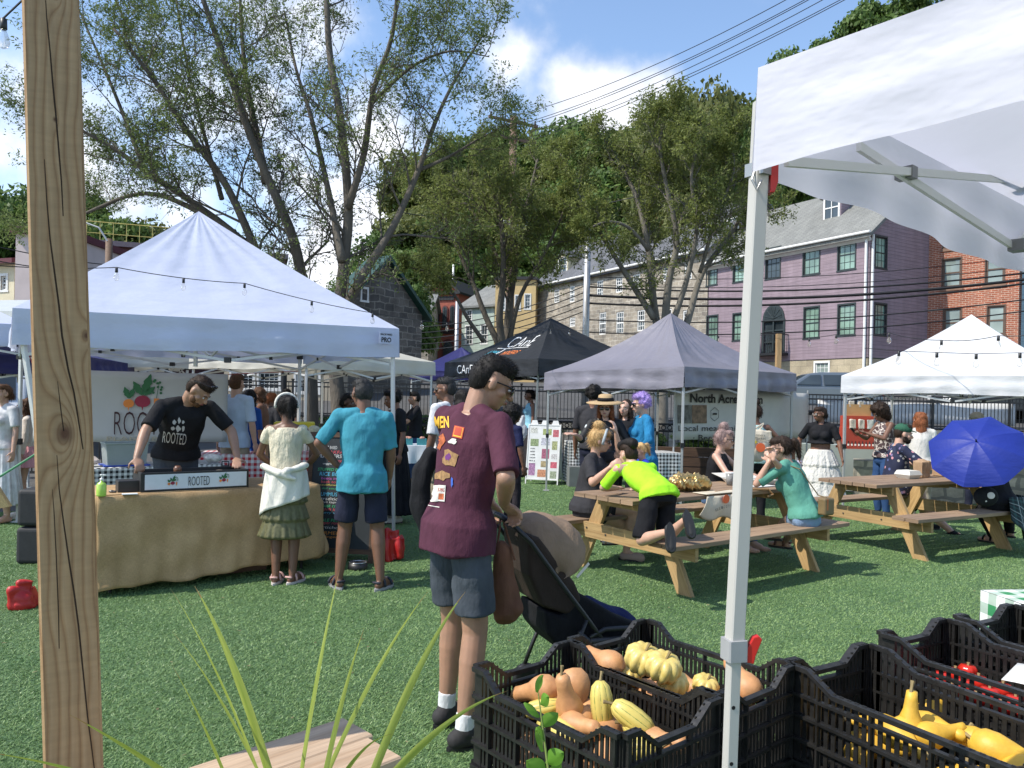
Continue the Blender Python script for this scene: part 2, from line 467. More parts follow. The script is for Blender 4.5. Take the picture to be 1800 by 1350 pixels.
# artificial turf
TURF=[(-11,-3),(14,-3),(14,9.3),(9.2,11.4),(6.5,13.4),(4.5,17.2),(1.8,17.2),(-1.9,12.9),(-5.0,10.7),(-7.6,9.0),(-11,8.0)]
t=NT('artificial_turf');v=t.mapping('Object')
n1=t.noise(v,1.1,4);n2=t.noise(t.mapping('Object',(1,1,1)),55,3,.7);n3=t.noise(v,260,2,.8)
cc=t.ramp(n2,[(.3,(.06,.13,.045)),(.55,(.105,.20,.075)),(.78,(.21,.31,.14))])
cc=t.mix(1.0,cc,t.ramp(n1,[(.3,(.82,.84,.8)),(.7,(1.15,1.13,1.1))]),'MULTIPLY')
cc=t.mix(1.0,cc,t.ramp(n3,[(.3,(.6,.6,.6)),(.7,(1.35,1.35,1.3))]),'MULTIPLY')
t.col(cc);t.b.inputs['Roughness'].default_value=.7;t.bump(t.math('ADD',n3,n2),.8,.015)
turf=t.m
mb=MB();mb.add([(x,y,0.0) for x,y in TURF],[tuple(range(len(TURF)))])
structure(mb.build('turf',turf))
# kerb strip along the far right edge of the turf
mb=MB();mb.bar((6.6,13.5,.05),(9.3,11.5,.05),.16,.14);mb.bar((9.3,11.5,.05),(14,9.4,.05),.16,.14)
structure(mb.build('kerb',M('kerb_stone',(.10,.085,.075),.9,.3,9,.3,60)))
# blades of the turf that stand up near the camera
def blades():
    V,Fa=[],[]
    rs=np.random.RandomState(3)
    n=760000
    # density falls off with distance; inside the frame only
    Y=2.6+(rs.rand(n)**1.6)*14.5;lim=.70*Y
    X=(rs.rand(n)*2 - 1)*lim
    k=np.zeros(n,bool);m_=len(TURF)
    for i in range(m_):
        (x1,y1),(x2,y2)=TURF[i],TURF[(i+1) % m_]
        c=(y1>Y) != (y2>Y)
        if y1 != y2:k ^= c & (X<(x2 - x1)*(Y - y1)/(y2 - y1)+x1)
    X,Y=X[k],Y[k];n=len(X)
    h=(.005+.0065*rs.rand(n))*(1+.03*Y);a=rs.rand(n)*6.283;w=(.0013+.0010*rs.rand(n))*(1+.16*Y)
    lx,ly=(rs.randn(n)*.011+.006),(rs.randn(n)*.011)
    cx,cy=np.cos(a)*w,np.sin(a)*w
    v=np.empty((n,3,3),np.float32)
    v[:,0]=np.stack([X - cx,Y - cy,np.full(n,-.001)],1);v[:,1]=np.stack([X+cx,Y+cy,np.full(n,-.001)],1)
    v[:,2]=np.stack([X+lx,Y+ly,h],1)
    me=npmesh('turf_blades',v.reshape(-1,3),np.arange(n*3).reshape(-1,3))
    m=leafmat('turf_blade',(.095,.185,.055),(.27,.38,.15),1.3,.15)
    m.node_tree.nodes['Principled BSDF'].inputs['Roughness'].default_value=.42
    o=link_mesh('turf_blades',me,m)
    tag(o,'short green blades of the artificial turf covering the market ground','artificial grass',kind='stuff')
blades()
rl=np.random.RandomState(8);nl_=170;Yl=2.8+rl.rand(nl_)*7;Xl=(rl.rand(nl_)*2 - 1)*.66*Yl;al=rl.rand(nl_)*6.28;sl=.006+.009*rl.rand(nl_)
vl=np.stack([np.stack([Xl+np.cos(al+k_)*sl*w_,Yl+np.sin(al+k_)*sl*w_,.017+.006*rl.rand(nl_)],1) for k_,w_ in ((0,1.3),(1.57,.5),(3.14,1.3),(4.71,.5))],1)
tag(link_mesh('fallen_leaves',npmesh('fallen_leaves',vl.reshape(-1,3),np.arange(nl_*4).reshape(-1,4)),leafmat('dry_leaf',(.12,.09,.04),(.30,.26,.14),3,.2)),'tiny dry leaflets and crumbs scattered over the turf','fallen leaves',kind='stuff')

# ================================================================= BUILDINGS
def V2(p):return Vector((p[0],p[1],0))
class Face:
    """a vertical wall between plan points a and b; outward normal n"""
    def __init__(s,a,b,flip=False):
        s.a,s.b=V2(a),V2(b);s.L=(s.b - s.a).length;s.d=(s.b - s.a).normalized()
        s.n=Vector((s.d.y,-s.d.x,0))*(-1 if flip else 1)
    def p(s,t,z,o=0.0):return s.a+s.d*t+Vector((0,0,z))+s.n*o
    def px(s,x,y):
        q=PL(x,y,s.a,s.b);return ((q - s.a).dot(s.d),q.z)
    def rect(s,x0,y0,x1,y1):
        xm,ym=(x0+x1)/2,(y0+y1)/2
        a,b=s.px(x0,ym)[0],s.px(x1,ym)[0];c,d=s.px(xm,y1)[1],s.px(xm,y0)[1]
        return (min(a,b),max(a,b),c,d)
def wall(mb,f,zb,zt,holes=(),s0=0.0,s1=None,depth=.16):
    s1=f.L if s1 is None else s1
    ss=sorted({s0,s1} | {min(max(h[i],s0),s1) for h in holes for i in (0,1)});zs=sorted({zb,zt} | {min(max(h[i],zb),zt) for h in holes for i in (2,3)})
    for a,b in zip(ss,ss[1:]):
        for c,d in zip(zs,zs[1:]):
            m,n=(a+b)/2,(c+d)/2
            if b - a<1e-4 or d - c<1e-4 or any(h[0]<m<h[1] and h[2]<n<h[3] for h in holes):continue
            mb.quad(f.p(a,c),f.p(b,c),f.p(b,d),f.p(a,d))
    for a,b,c,d in holes:
        for q in (((a,c),(b,c)),((b,c),(b,d)),((b,d),(a,d)),((a,d),(a,c))):
            (u,z),(u2,z2)=q;mb.quad(f.p(u,z),f.p(u2,z2),f.p(u2,z2,-depth),f.p(u,z,-depth))
def window(f,h,parent,fm,gm,cols=3,rows=4,cas=.09,sash=.05,mun=.022,casing=None,rec=.07,curtain=None):
    a,b,c,d=h;m=MB()
    def hb(u0,u1,z0,z1,o,th):
        q=[f.p(u0,z0,o),f.p(u1,z0,o),f.p(u1,z1,o),f.p(u0,z1,o)];m.prism(q,-f.n*th)
    if casing is not None:   # outer trim, proud of the wall
        for r in ((a - cas,a,c,d),(b,b+cas,c,d),(a - cas,b+cas,d,d+cas*1.2),(a - cas - .03,b+cas+.03,c - cas,c)):
            hb(*r,.03,.06)
    mid=(c+d)/2
    for r in ((a,a+sash,c,d),(b - sash,b,c,d),(a+sash,b - sash,d - sash,d),(a+sash,b - sash,c,c+sash),(a+sash,b - sash,mid - sash*.5,mid+sash*.5)):
        hb(*r,-rec+.03,.06)
    for i in range(1,cols):
        u=a+(b - a)*i/cols;hb(u - mun/2,u+mun/2,c+sash,d - sash,-rec+.015,.03)
    for j in range(1,rows):
        if rows % 2==0 and j==rows // 2:continue
        z=c+(d - c)*j/rows;hb(a+sash,b - sash,z - mun/2,z+mun/2,-rec+.012,.03)
    w=m.build('window',fm,parent)
    g=MB();g.quad(f.p(a,c,-rec),f.p(b,c,-rec),f.p(b,d,-rec),f.p(a,d,-rec));g.build('pane',gm,w)
    return w
def gable_roof(face,depth,ze,zr,over=.35,th=.18,ext=.3,back=False):
    """roof with its ridge parallel to the face"""
    m=MB();n=-face.n;h=depth/2;k=(zr - ze)/h
    def q(t,off,z):return face.a+face.d*t+n*off+Vector((0,0,z))
    for s0,off0,off1 in ((1,-over,h),(0,h,depth+over)):
        z0=ze - over*k if s0 else zr;z1=zr if s0 else ze - over*k
        m.prism([q(-ext,off0,z0),q(face.L+ext,off0,z0),q(face.L+ext,off1,z1),q(-ext,off1,z1)],(0,0,th))
    return m
def endwall(mb,face,t,depth,zb,ze,zr):
    n=-face.n;a=face.a+face.d*t
    pts=[a+Vector((0,0,zb)),a+n*depth+Vector((0,0,zb)),a+n*depth+Vector((0,0,ze)),a+n*depth/2+Vector((0,0,zr)),a+Vector((0,0,ze))]
    mb.add(pts,[tuple(range(5))])

white=M('painted_trim',(.72,.71,.68),.55,.08,3)
dkframe=M('dark_green_sash',(.025,.035,.035),.5,.1,9)
gl_green=glass('window_glass_curtained',(.16,.24,.19));gl_dark=glass('window_glass',(.035,.045,.05));gl_grey=glass('window_glass_blinds',(.2,.24,.22))
slate=brickmat('slate_roof',(.10,.105,.12),(.14,.145,.16),(.05,.05,.055),.3,.16,.008,.75,.15,.4)
greysh=brickmat('grey_shingles',(.18,.185,.175),(.22,.225,.21),(.11,.11,.11),.3,.16,.008,.8,.12,.4)
stone=brickmat('granite_blocks',(.34,.295,.235),(.23,.205,.175),(.42,.39,.33),.52,.27,.022,.9,.35,.6)
foundstone=brickmat('pale_stone_blocks',(.42,.36,.25),(.33,.28,.2),(.27,.235,.17),.75,.36,.014,.9,.2,.4)
darkstone=brickmat('dark_granite',(.17,.15,.13),(.085,.08,.075),(.24,.22,.19),.55,.3,.025,.9,.4,.7)
redbrick=brickmat('red_brick',(.38,.115,.06),(.30,.085,.045),(.50,.40,.32),.29,.095,.012,.9,.18,.4)
fbrick=brickmat('firehouse_brick',(.36,.10,.065),(.32,.085,.055),(.28,.10,.07),.22,.08,.006,.9,.12,.2)
purple=siding('lilac_siding',(.285,.215,.245),.17)

# ---- lilac clapboard house
pa,pb=(11.9,47.0),(17.35,37.6)          # far left corner, near right corner
pf=Face(pa,pb); 
if pf.n.y>0:pf=Face(pa,pb,True)
def zat(f,x,y):return f.px(x,y)[1]
PU=thing('clapboard_house','lilac clapboard house with dark sash windows, an arched balcony door and grey shingle roof','house',(14.6,42,1.6))
zb=3.95;ze=zat(pf,1515,411);zr=ze+3.6;DP=9.0
pw=[(1243,458,1260,501),(1290,450,1310,495),(1347,437,1371,489),(1413,428,1440,482),(1474,420,1503,474),
      (1243,556,1261,600),(1289,552,1308,598),(1414,541,1439,594),(1474,536,1502,589)]
holes=[pf.rect(*r) for r in pw];door=pf.rect(1343,562,1377,622)
m=MB();wall(m,pf,zb,ze,holes+[door]);endwall(m,pf,0,DP,zb,ze,zr)
gf=Face((pb[0],pb[1]),(pb[0] - pf.n.x*DP,pb[1] - pf.n.y*DP))
if gf.n.x<0:gf=Face((pb[0],pb[1]),(pb[0] - pf.n.x*DP,pb[1] - pf.n.y*DP),True)
gw=[(1539,417,1558,471),(1538,535,1557,589)];gh=[gf.rect(*r) for r in gw]
wall(m,gf,zb,ze,gh)
m.add([gf.p(0,ze),gf.p(gf.L,ze),gf.p(gf.L/2,zr)],[(0,1,2)])
m.build('wall',purple,PU)
m=MB();wall(m,pf,.8,zb - .05,[pf.rect(1433,638,1456,672)]);wall(m,gf,.8,zb - .05)
for q in (m,):q.build('foundation',foundstone,PU)
for i,h in enumerate(holes):window(pf,h,PU,dkframe,gl_dark if i==2 else gl_green,3,4,casing=1,cas=.07)
for h in gh:window(gf,h,PU,dkframe,gl_green,3,4,casing=1,cas=.07)
window(pf,pf.rect(1433,638,1456,672),PU,white,gl_grey,3,4,casing=1)
# arched doorway with fan light
fd=MB();a,b,c,d=door;mid=(a+b)/2;rr=(b - a)/2
arc=[(mid+rr*1.12*math.cos(R(t)),d+rr*1.25*math.sin(R(t))) for t in range(0,181,15)]
fd.prism([pf.p(u,z,.06) for u,z in [(b+.12,d - .1)]+arc+[(a - .12,d - .1)]],-pf.n*.06)
for u0,u1 in ((a - .12,a),(b,b+.12),(mid - .04,mid+.04)):fd.prism([pf.p(u0,c,.05),pf.p(u1,c,.05),pf.p(u1,d,.05),pf.p(u0,d,.05)],-pf.n*.12)
for z in (c,c+(d - c)*.33,c+(d - c)*.66,d - .08):fd.prism([pf.p(a,z,.0),pf.p(b,z,.0),pf.p(b,z+.08,.0),pf.p(a,z+.08,.0)],-pf.n*.06)
D_=fd.build('door',dkframe,PU)
fg=MB();fg.quad(pf.p(a,c,-.08),pf.p(b,c,-.08),pf.p(b,d,-.08),pf.p(a,d,-.08))
arc2=[(mid+rr*.92*math.cos(R(t)),d+.05+rr*1.02*math.sin(R(t))) for t in range(0,181,15)]
fg.add([pf.p(u,z,.072) for u,z in arc2],[tuple(range(len(arc2)))]);fg.build('pane',gl_dark,D_)
fr=MB()
for t_ in range(15,180,30):fr.bar(pf.p(mid,d+.05,.08),pf.p(mid+rr*.9*math.cos(R(t_)),d+.05+rr*math.sin(R(t_)),.08),.03,.03)
fr.build('fanlight_bars',dkframe,D_)
bal=MB();bz=zat(pf,1360,622)
bal.prism([pf.p(a - .35,bz - .12),pf.p(b+.35,bz - .12),pf.p(b+.35,bz - .12,.8),pf.p(a - .35,bz - .12,.8)],(0,0,.12))
for o_,u in [(.78,a - .33+i*(b - a+.66)/14) for i in range(15)]+[(.1+j*.17,q) for j in range(4) for q in (a - .33,b+.33)]:
    bal.bar(pf.p(u,bz,o_),pf.p(u,bz+1.0,o_),.025,.025)
bal.bar(pf.p(a - .35,bz+1.0,.78),pf.p(b+.35,bz+1.0,.78),.05,.05)
for q in (a - .33,b+.33):bal.bar(pf.p(q,bz+1.0,0),pf.p(q,bz+1.0,.78),.05,.05)
bal.build('balcony',M('black_iron',(.012,.012,.013),.5,.1),PU)
pr=gable_roof(pf,DP,ze,zr);ro=pr.build('roof',greysh,PU)
m=MB();m.prism([pf.p(-.2,ze - .42,.02),pf.p(pf.L+.1,ze - .42,.02),pf.p(pf.L+.1,ze - .14,.34),pf.p(-.2,ze - .14,.34)],(0,0,.1))
m.tube([pf.p(-.3,ze - .05,.42),pf.p(pf.L+.3,ze - .05,.42)],.07,8)
m.build('gutter',white,PU)
m=MB();m.tube([pf.p(pf.L - .12,.9,.09),pf.p(pf.L - .12,ze - .1,.09)],.07,8);m.tube([gf.p(.14,.9,.09),gf.p(.14,ze - .1,.09)],.07,8)
m.build('downpipe',white,PU)
def dormer(f,t,zlo,w,h,parent,wm,fm,gm,roofm,depth_off,k):
    """small gabled dormer standing on a roof slope of rise k"""
    n=-f.n;m=MB()
    base=f.a+f.d*t+n*depth_off
    L_,R_=base - f.d*w/2,base+f.d*w/2;dep=h/k+.2
    Z=lambda v,z:v+Vector((0,0,z))
    m.add([Z(L_,zlo),Z(R_,zlo),Z(R_,zlo+h),Z((L_+R_)/2,zlo+h+w*.35),Z(L_,zlo+h)],[(0,1,2,3,4)])
    for q in (L_,R_):m.add([Z(q,zlo),Z(q,zlo+h),Z(q+n*dep,zlo+h)],[(0,1,2)])
    D=m.build('dormer',wm,parent)
    m=MB();dd=(h+w*.35)/k+.3
    for s_ in (-1,1):
        e=base+f.d*s_*(w/2+.12);m.prism([Z(base - n*.15,zlo+h+w*.36),Z(e - n*.15,zlo+h - .1),Z(e+n*dd,zlo+h - .1),Z(base+n*dd,zlo+h+w*.36)],(0,0,.08))
    m.build('dormer_roof',roofm,D)
    ff=Face((base - f.d*w/2)[:2],(base+f.d*w/2)[:2]); 
    if ff.n.dot(f.n)<0:ff.n=-ff.n
    m=MB();a_,b_,c_,d_=w*.14,w*.86,zlo+.1,zlo+h - .03
    for r in ((a_ - .1,a_,c_,d_),(b_,b_+.1,c_,d_),(a_,b_,(c_+d_)/2 - .03,(c_+d_)/2+.03),(a_ - .1,b_+.1,d_,d_+.1),(a_ - .1,b_+.1,c_ - .1,c_),((a_+b_)/2 - .02,(a_+b_)/2+.02,c_,d_)):
        m.prism([ff.p(r[0],r[2],.05),ff.p(r[1],r[2],.05),ff.p(r[1],r[3],.05),ff.p(r[0],r[3],.05)],-ff.n*.05)
    m.build('window_frame',fm,D)
    g=MB();g.quad(ff.p(a_,c_,.012),ff.p(b_,c_,.012),ff.p(b_,d_,.012),ff.p(a_,d_,.012));g.build('pane',gm,D)
kp=(zr - ze)/(DP/2)
for (x,y) in ((1462,388),(1288,421)):
    q=pf.px(x,y);off=1.0
    # move back onto the roof slope: solve for the offset where the ray meets the slope
    for _ in range(20):
        ff=Face((pf.a - pf.n*off)[:2],(pf.b - pf.n*off)[:2]);q=ff.px(x,y);off=max(.2,min(3.2,(q[1] - ze)/kp))
    dormer(pf,q[0],q[1],1.15,1.35,PU,purple,white if x>1400 else white,gl_dark,greysh,off,kp)

# ---- long granite row house
sa=PL(938,600,(11.9 - 10.2,47+17.5),(11.9,47));sf=Face((sa.x,sa.y),(11.85,47.08))
if sf.n.y>0:sf=Face((sa.x,sa.y),(11.85,47.08),True)
ST=thing('stone_row_house','long granite row house with slate roof, cream dormer and white sash windows','row house',(6,55,2))
sz=zat(sf,1228,441);szr=sz+3.8
sw=[(974,509,983,532),(1001,503,1010,531),(1049,493,1060,520),(1082,488,1094,514),(1112,482,1125,508),(1165,470,1180,494),(1203,463,1216,492),
      (1001,558,1011,574),(1053,549,1065,588),(1083,548,1096,587),(1120,545,1133,582),(1165,543,1180,590),(1200,545,1213,590)]
sh=[sf.rect(*r) for r in sw]
m=MB();wall(m,sf,1.5,sz,sh);endwall(m,sf,0,9,1.5,sz,szr);endwall(m,sf,sf.L,9,1.5,sz,szr);m.build('wall',stone,ST)
for h in sh:window(sf,h,ST,white,gl_dark,3,4,casing=None,sash=.09,mun=.04)
gable_roof(sf,9,sz,szr).build('roof',slate,ST)
m=MB();m.tube([sf.p(-.3,sz - .1,.42),sf.p(sf.L+.1,sz - .1,.42)],.08,8);m.build('gutter',white,ST)
cream=M('cream_paint',(.62,.55,.38),.7,.08)
ks=(szr - sz)/4.5
for (x,y) in ((989,481),):
    off=1.0
    for _ in range(20):
        ff=Face((sf.a - sf.n*off)[:2],(sf.b - sf.n*off)[:2]);q=ff.px(x,y);off=max(.2,min(3.2,(q[1] - sz)/ks))
    dormer(sf,q[0],q[1],1.5,1.3,ST,cream,white,gl_dark,slate,off,ks)
m=MB();q=PL(1167,430,(sf.a - sf.n*4)[:2],(sf.b - sf.n*4)[:2]);m.box((q.x,q.y,q.z),(1.1,1.1,3.6),.5);m.box((q.x,q.y,q.z+1.85),(1.25,1.25,.16),.5)
m.build('chimney',redbrick,ST)

# ---- red brick apartment house, right
ba,bb=(21.45,40.2),(24.25,36.9)
bf=Face(ba,bb)
if bf.n.y>0:bf=Face(ba,bb,True)
BR=thing('brick_house','orange red brick town house with brown framed windows beside the lilac house','house',(23,38.5,1.8))
bh=[bf.rect(*r) for r in ((1657,455,1689,504),(1733,448,1765,498),(1659,375,1689,434),(1733,372,1765,420),(1659,543,1689,592),(1736,538,1766,588))]
m=MB();wall(m,bf,1,12.4,bh)
bs=Face(bb,(bb[0]+2.2,bb[1]+1.6));wall(m,bs,1,12.4)
bs2=Face(ba,(ba[0]+2.2,ba[1]+1.6));wall(m,bs2,1,12.4);m.build('wall',redbrick,BR)
brown=M('brown_sash',(.10,.06,.04),.5,.1)
for h in bh:window(bf,h,BR,brown,gl_grey,1,2,casing=1,cas=.05,sash=.08)
m=MB()
for h in bh:
    m.prism([bf.p(h[0] - .12,h[2] - .2,.06),bf.p(h[1]+.12,h[2] - .2,.06),bf.p(h[1]+.12,h[2] - .06,.06),bf.p(h[0] - .12,h[2] - .06,.06)],-bf.n*.06)
m.build('window_sill',M('brown_stone',(.22,.13,.09),.9,.2),BR)
m=MB();m.prism([bf.p(-.1,12.4,.15),bf.p(bf.L+.1,12.4,.15),bf.p(bf.L+.1,12.4,-2.5),bf.p(-.1,12.4,-2.5)],(0,0,.3));m.build('roof',slate,BR)
m=MB();m.tube([bf.p(.1,1.5,.1),bf.p(.1,12.3,.1)],.06,8);m.build('downpipe',white,BR)
# ---- slate blue house at the right edge
cf=Face((24.35,36.85),(29.5,33.4))
if cf.n.y>0:cf=Face((24.35,36.85),(29.5,33.4),True)
BL=thing('blue_house','slate blue clapboard house at the right edge beyond the brick house','house',(27,35,1.8))
m=MB();wall(m,cf,1,11.5,[(2.0,3.0,6.5,8.2)]);m.build('wall',siding('blue_siding',(.07,.13,.18)),BL)
window(cf,(2.0,3.0,6.5,8.2),BL,white,gl_dark,2,2,casing=1)
m=MB();m.prism([cf.p(-.02,11.5,.3),cf.p(cf.L,11.5,.3),cf.p(cf.L,11.5,-5),cf.p(-.02,11.5,-5)],(0,0,.25));m.build('roof',slate,BL)

# ---- brick firehouse
def simple_house(name,label,x0,x1,Y0,Y1,ztop_px,mat,roofm,rise,depth=8,wins=(),fm=white,gm=gl_dark,cat='house',zb=1.2,gable_front=False,**kw):
    a,b=P(x0,600,Y0),P(x1,600,Y1);f=Face((a.x,a.y),(b.x,b.y))
    if f.n.y>0:f=Face((a.x,a.y),(b.x,b.y),True)
    z1=zat(f,*ztop_px);T=thing(name,label,cat,((a.x+b.x)/2,(a.y+b.y)/2,zb))
    hs=[f.rect(*r) for r in wins]
    m=MB();wall(m,f,zb,z1,hs)
    for q,sgn in ((f.a,-1),(f.b,1)):
        g=Face(q[:2],(q - f.n*depth)[:2]);wall(m,g,zb,z1)
        if not gable_front:m.add([g.p(0,z1),g.p(depth,z1),g.p(depth/2,z1+rise)],[(0,1,2)])
    if gable_front:m.add([f.p(0,z1),f.p(f.L,z1),f.p(f.L/2,z1+rise)],[(0,1,2)])
    m.build('wall',mat,T)
    for h in hs:window(f,h,T,fm,gm,kw.get('cols',2),kw.get('rows',4),casing=1,cas=.08)
    if gable_front:
        m=MB();n=-f.n;o=.3
        for s_ in (0,1):
            e=f.p(-o if s_==0 else f.L+o,z1 - rise*o/(f.L/2));r_=f.p(f.L/2,z1+rise)
            m.prism([e+f.n*.35,r_+f.n*.35,r_+n*depth,e+n*depth],(0,0,.2))
        m.build('roof',roofm,T)
    elif rise>0:gable_roof(f,depth,z1,z1+rise).build('roof',roofm,T)
    else:
        m=MB();m.prism([f.p(-.1,z1,.2),f.p(f.L+.1,z1,.2),f.p(f.L+.1,z1,-depth),f.p(-.1,z1,-depth)],(0,0,.25));m.build('roof',roofm,T)
    return T,f,z1
darkroof=M('black_cornice',(.02,.019,.02),.6,.1)
FH,ff,fz=simple_house('firehouse','small red brick firehouse with three tall arched windows and a black gabled cornice',754,804,70,69,(780,513),fbrick,darkroof,1.25,14,cat='firehouse',gable_front=True)
def archwin(f,r,T,segs=10,frame=.14):
    a,b,c,d=f.rect(*r);mid,rr=(a+b)/2,(b - a)/2
    outer=[(b,c)]+[(mid+rr*math.cos(R(180*i/segs)),d - rr+rr*math.sin(R(180*i/segs))) for i in range(segs+1)]+[(a,c)]
    inner=[(mid+(u - mid)*.72,c+.1+(z - c - .1)*.94) for u,z in outer]
    m=MB();m.prism([f.p(u,z,.10) for u,z in outer],-f.n*.1);w=m.build('arched_window',M('stone_arch',(.12,.03,.025),.7,.1),T)
    g=MB();g.prism([f.p(u,z,.13) for u,z in inner],-f.n*.02);g.build('pane',gl_dark,w)
    g=MB();g.bar(f.p(mid,c+.1,.15),f.p(mid,d - .2,.15),.06,.04);g.bar(f.p(a+.2,(c+d)/2,.15),f.p(b - .2,(c+d)/2,.15),.06,.04);g.build('sash',dkframe,w)
for r in ((763.5,538,774,576),(777.5,537,787.5,576),(790.5,536,801,576),(777,596,799,660)):archwin(ff,r,FH)
m=MB();a,b,c,d=ff.rect(763,599,771.5,617)
m.prism([ff.p((a+b)/2+(b - a)/2*math.cos(R(t_)),(c+d)/2+(d - c)/2*math.sin(R(t_)),.1) for t_ in range(0,360,24)],-ff.n*.1);ow=m.build('oval_window',white,FH)
m=MB();m.prism([ff.p((a+b)/2+(b - a)/2.7*math.cos(R(t_)),(c+d)/2+(d - c)/2.6*math.sin(R(t_)),.13) for t_ in range(0,360,24)],-ff.n*.02);m.build('pane',gl_dark,ow)
m=MB()
for y in (583,586.5): 
    z=zat(ff,780,y);m.prism([ff.p(0,z,.14),ff.p(ff.L,z,.14),ff.p(ff.L,z+.12,.14),ff.p(0,z+.12,.14)],-ff.n*.14)
for i in range(14):
    u=ff.L*(.16+.68*i/13);z=zat(ff,780,528);m.prism([ff.p(u - .06,z,.12),ff.p(u+.06,z,.12),ff.p(u+.06,z+.35,.12),ff.p(u - .06,z+.35,.12)],-ff.n*.12)
m.prism([ff.p(-.2,fz - .25,.3),ff.p(ff.L+.2,fz - .25,.3),ff.p(ff.L+.2,fz+.05,.3),ff.p(-.2,fz+.05,.3)],-ff.n*.3)
m.build('cornice',darkroof,FH)
simple_house('mint_house','pale mint green clapboard house with grey roof right of the firehouse',811,868,66,64,(830,538),siding('mint_siding',(.42,.50,.43),.2),greysh,2.2,8,[(819,573,830,605),(846,572,856,604),(820,546,829,562)],cat='house')
simple_house('yellow_house','warm yellow stucco house with flat roof left of the granite row house',869,940,63,62.5,(900,492),M('yellow_stucco',(.60,.43,.20),.8,.08,2),darkroof,0,8,[(906,520,914,545),(923,518,932,543),(880,520,888,545)],cat='house')
simple_house('white_brick_house','narrow whitewashed stone house squeezed left of the firehouse',731,753,62,62,(742,547),brickmat('white_stone',(.5,.45,.38),(.42,.38,.31),(.3,.27,.22),.5,.3,.02,.9,.2,.4),greysh,1.8,9,[(737,575,745,600)],cat='house')
simple_house('grey_roof_house','small house with pale grey roof seen above the dark stone wall',706,752,80,80,(730,545),white,greysh,3.4,9,cat='house')
DS,dsf,dsz=simple_house('dark_stone_building','dark granite building with green edged gable roof behind the tree trunks',600,741,31.5,35.0,(735,553),darkstone,M('green_roof_edge',(.01,.05,.035),.5,.1),2.15,1.2,[(636,508,645,528)],cat='stone building',gable_front=True)
simple_house('beige_shop','beige low shop with gridded window seen under the cream tent',395,590,29.5,29.5,(480,622),M('beige_stucco',(.42,.36,.27),.8,.1,2),slate,0,6,[(407,655,445,684),(455,655,490,684),(520,655,560,690)],cat='shop',cols=4,rows=3)
T_,bbf,bbz=simple_house('brown_building','dark burgundy building with deep openings under a yellow roof railing',146,500,37,40,(300,441),M('burgundy_wall',(.075,.03,.03),.8,.15),M('grey_flat_roof',(.20,.16,.17),.8,.1),0,10,
   [(158,463,185,505),(192,463,232,505),(238,463,300,505)],fm=M('black_opening',(.01,.01,.01),.6),cat='building',cols=1,rows=2)
m=MB()
for i in range(12):
    t_=bbf.L*i/16;m.tube([bbf.p(t_,bbz+.2,-.3),bbf.p(t_,bbz+1.2,-.3)],.02,5)
for z in (.65,1.2):m.tube([bbf.p(0,bbz+z,-.3),bbf.p(bbf.L*.74,bbz+z,-.3)],.02,5)
m.build('roof_railing',M('yellow_rail',(.5,.42,.12),.5,.1),T_)
simple_house('cream_block','pale cream stucco block with dark red coping left of the wooden post',24,110,27,27,(30,411),M('cream_stucco',(.55,.46,.44),.85,.1,2),M('dark_red_coping',(.10,.02,.03),.7),0,7,cat='building')
simple_house('cream_shed','low cream building with sloping dark eave at the left edge',-160,23,31,29,(10,462),cream,M('dark_red_coping',(.10,.02,.03),.7),.8,7,[(2,485,12,510)],cat='building')
simple_house('metal_shed','grey corrugated metal shed roof at the far left edge',-200,46,20,19,(20,556),siding('corrugated_grey',(.32,.34,.30),.22),M('shed_roof',(.45,.47,.45),.5,.1),.5,4,cat='shed')

# ================================================================= WALLS, FENCES
iron=M('black_iron',(.012,.012,.013),.5,.1)
m=MB();m.box((5.5,24.85,.42),(70,.5,.84)); 
tag(m.build('retaining_wall',brickmat('wall_stone',(.30,.27,.22),(.20,.18,.15),(.33,.30,.26),.5,.22,.02,.9,.35,.5)),'low grey stone retaining wall holding up the street','retaining wall')
def fence(label,a,b,h,z0=0.0,rings=False,gap=.115,group=None):
    a,b=V2(a),V2(b);L=(b - a).length;d=(b - a).normalized();T=thing('iron_fence',label,'fence',(a.x,a.y,z0),group)
    q=lambda t,z:a+d*t+Vector((0,0,z0+z))
    m=MB();n=int(L/gap)
    for i in range(n):m.bar(q((i+.5)*gap,.08),q((i+.5)*gap,h - (.16 if rings else .02)),.018,.018)
    m.build('pickets',iron,T)
    m=MB()
    for z in ((.1,h - .16,h) if rings else (.12,h - .14,h)):m.bar(q(0,z),q(L,z),.04,.045)
    if rings:
        k=int(L/.14)
        for i in range(k):
            c=q((i+.5)*.14,h - .08);pts=[c+d*.05*math.cos(t_*math.pi/4)+Vector((0,0,.05*math.sin(t_*math.pi/4))) for t_ in range(9)]
            m.tube(pts,.012,4,cap=False)
    m.build('rails',iron,T)
    k=max(1,round(L/2.4))
    for i in range(k+1):
        m=MB();m.bar(q(L*i/k,0),q(L*i/k,h+.06),.06,.06);m.box(q(L*i/k,h+.08),(.085,.085,.05));m.build('post',iron,T)
    return T
fence('black iron picket fence on the retaining wall hung with a white banner, right side',(8.6,24.75),(21.0,24.75),1.06,.84)
fence('black iron picket fence on the retaining wall behind the black and grey tents',(-2.4,24.75),(8.4,24.75),1.12,.84)
fence('black iron picket fence on the retaining wall beyond the cream tent',(-16,24.75),(-2.6,24.75),1.12,.84)
fence('low black fence with a ring top rail behind the grey tent',(-1.0,18.2),(9.0,17.4),1.05,0,True)
fence('low black fence with a ring top rail beyond the produce tables',(-7.0,19.3),(-1.1,18.3),1.05,0,True)
fence('black fence with a ring top rail behind the left stall',(-14,13.2),(-7.2,13.6),1.05,0,True)
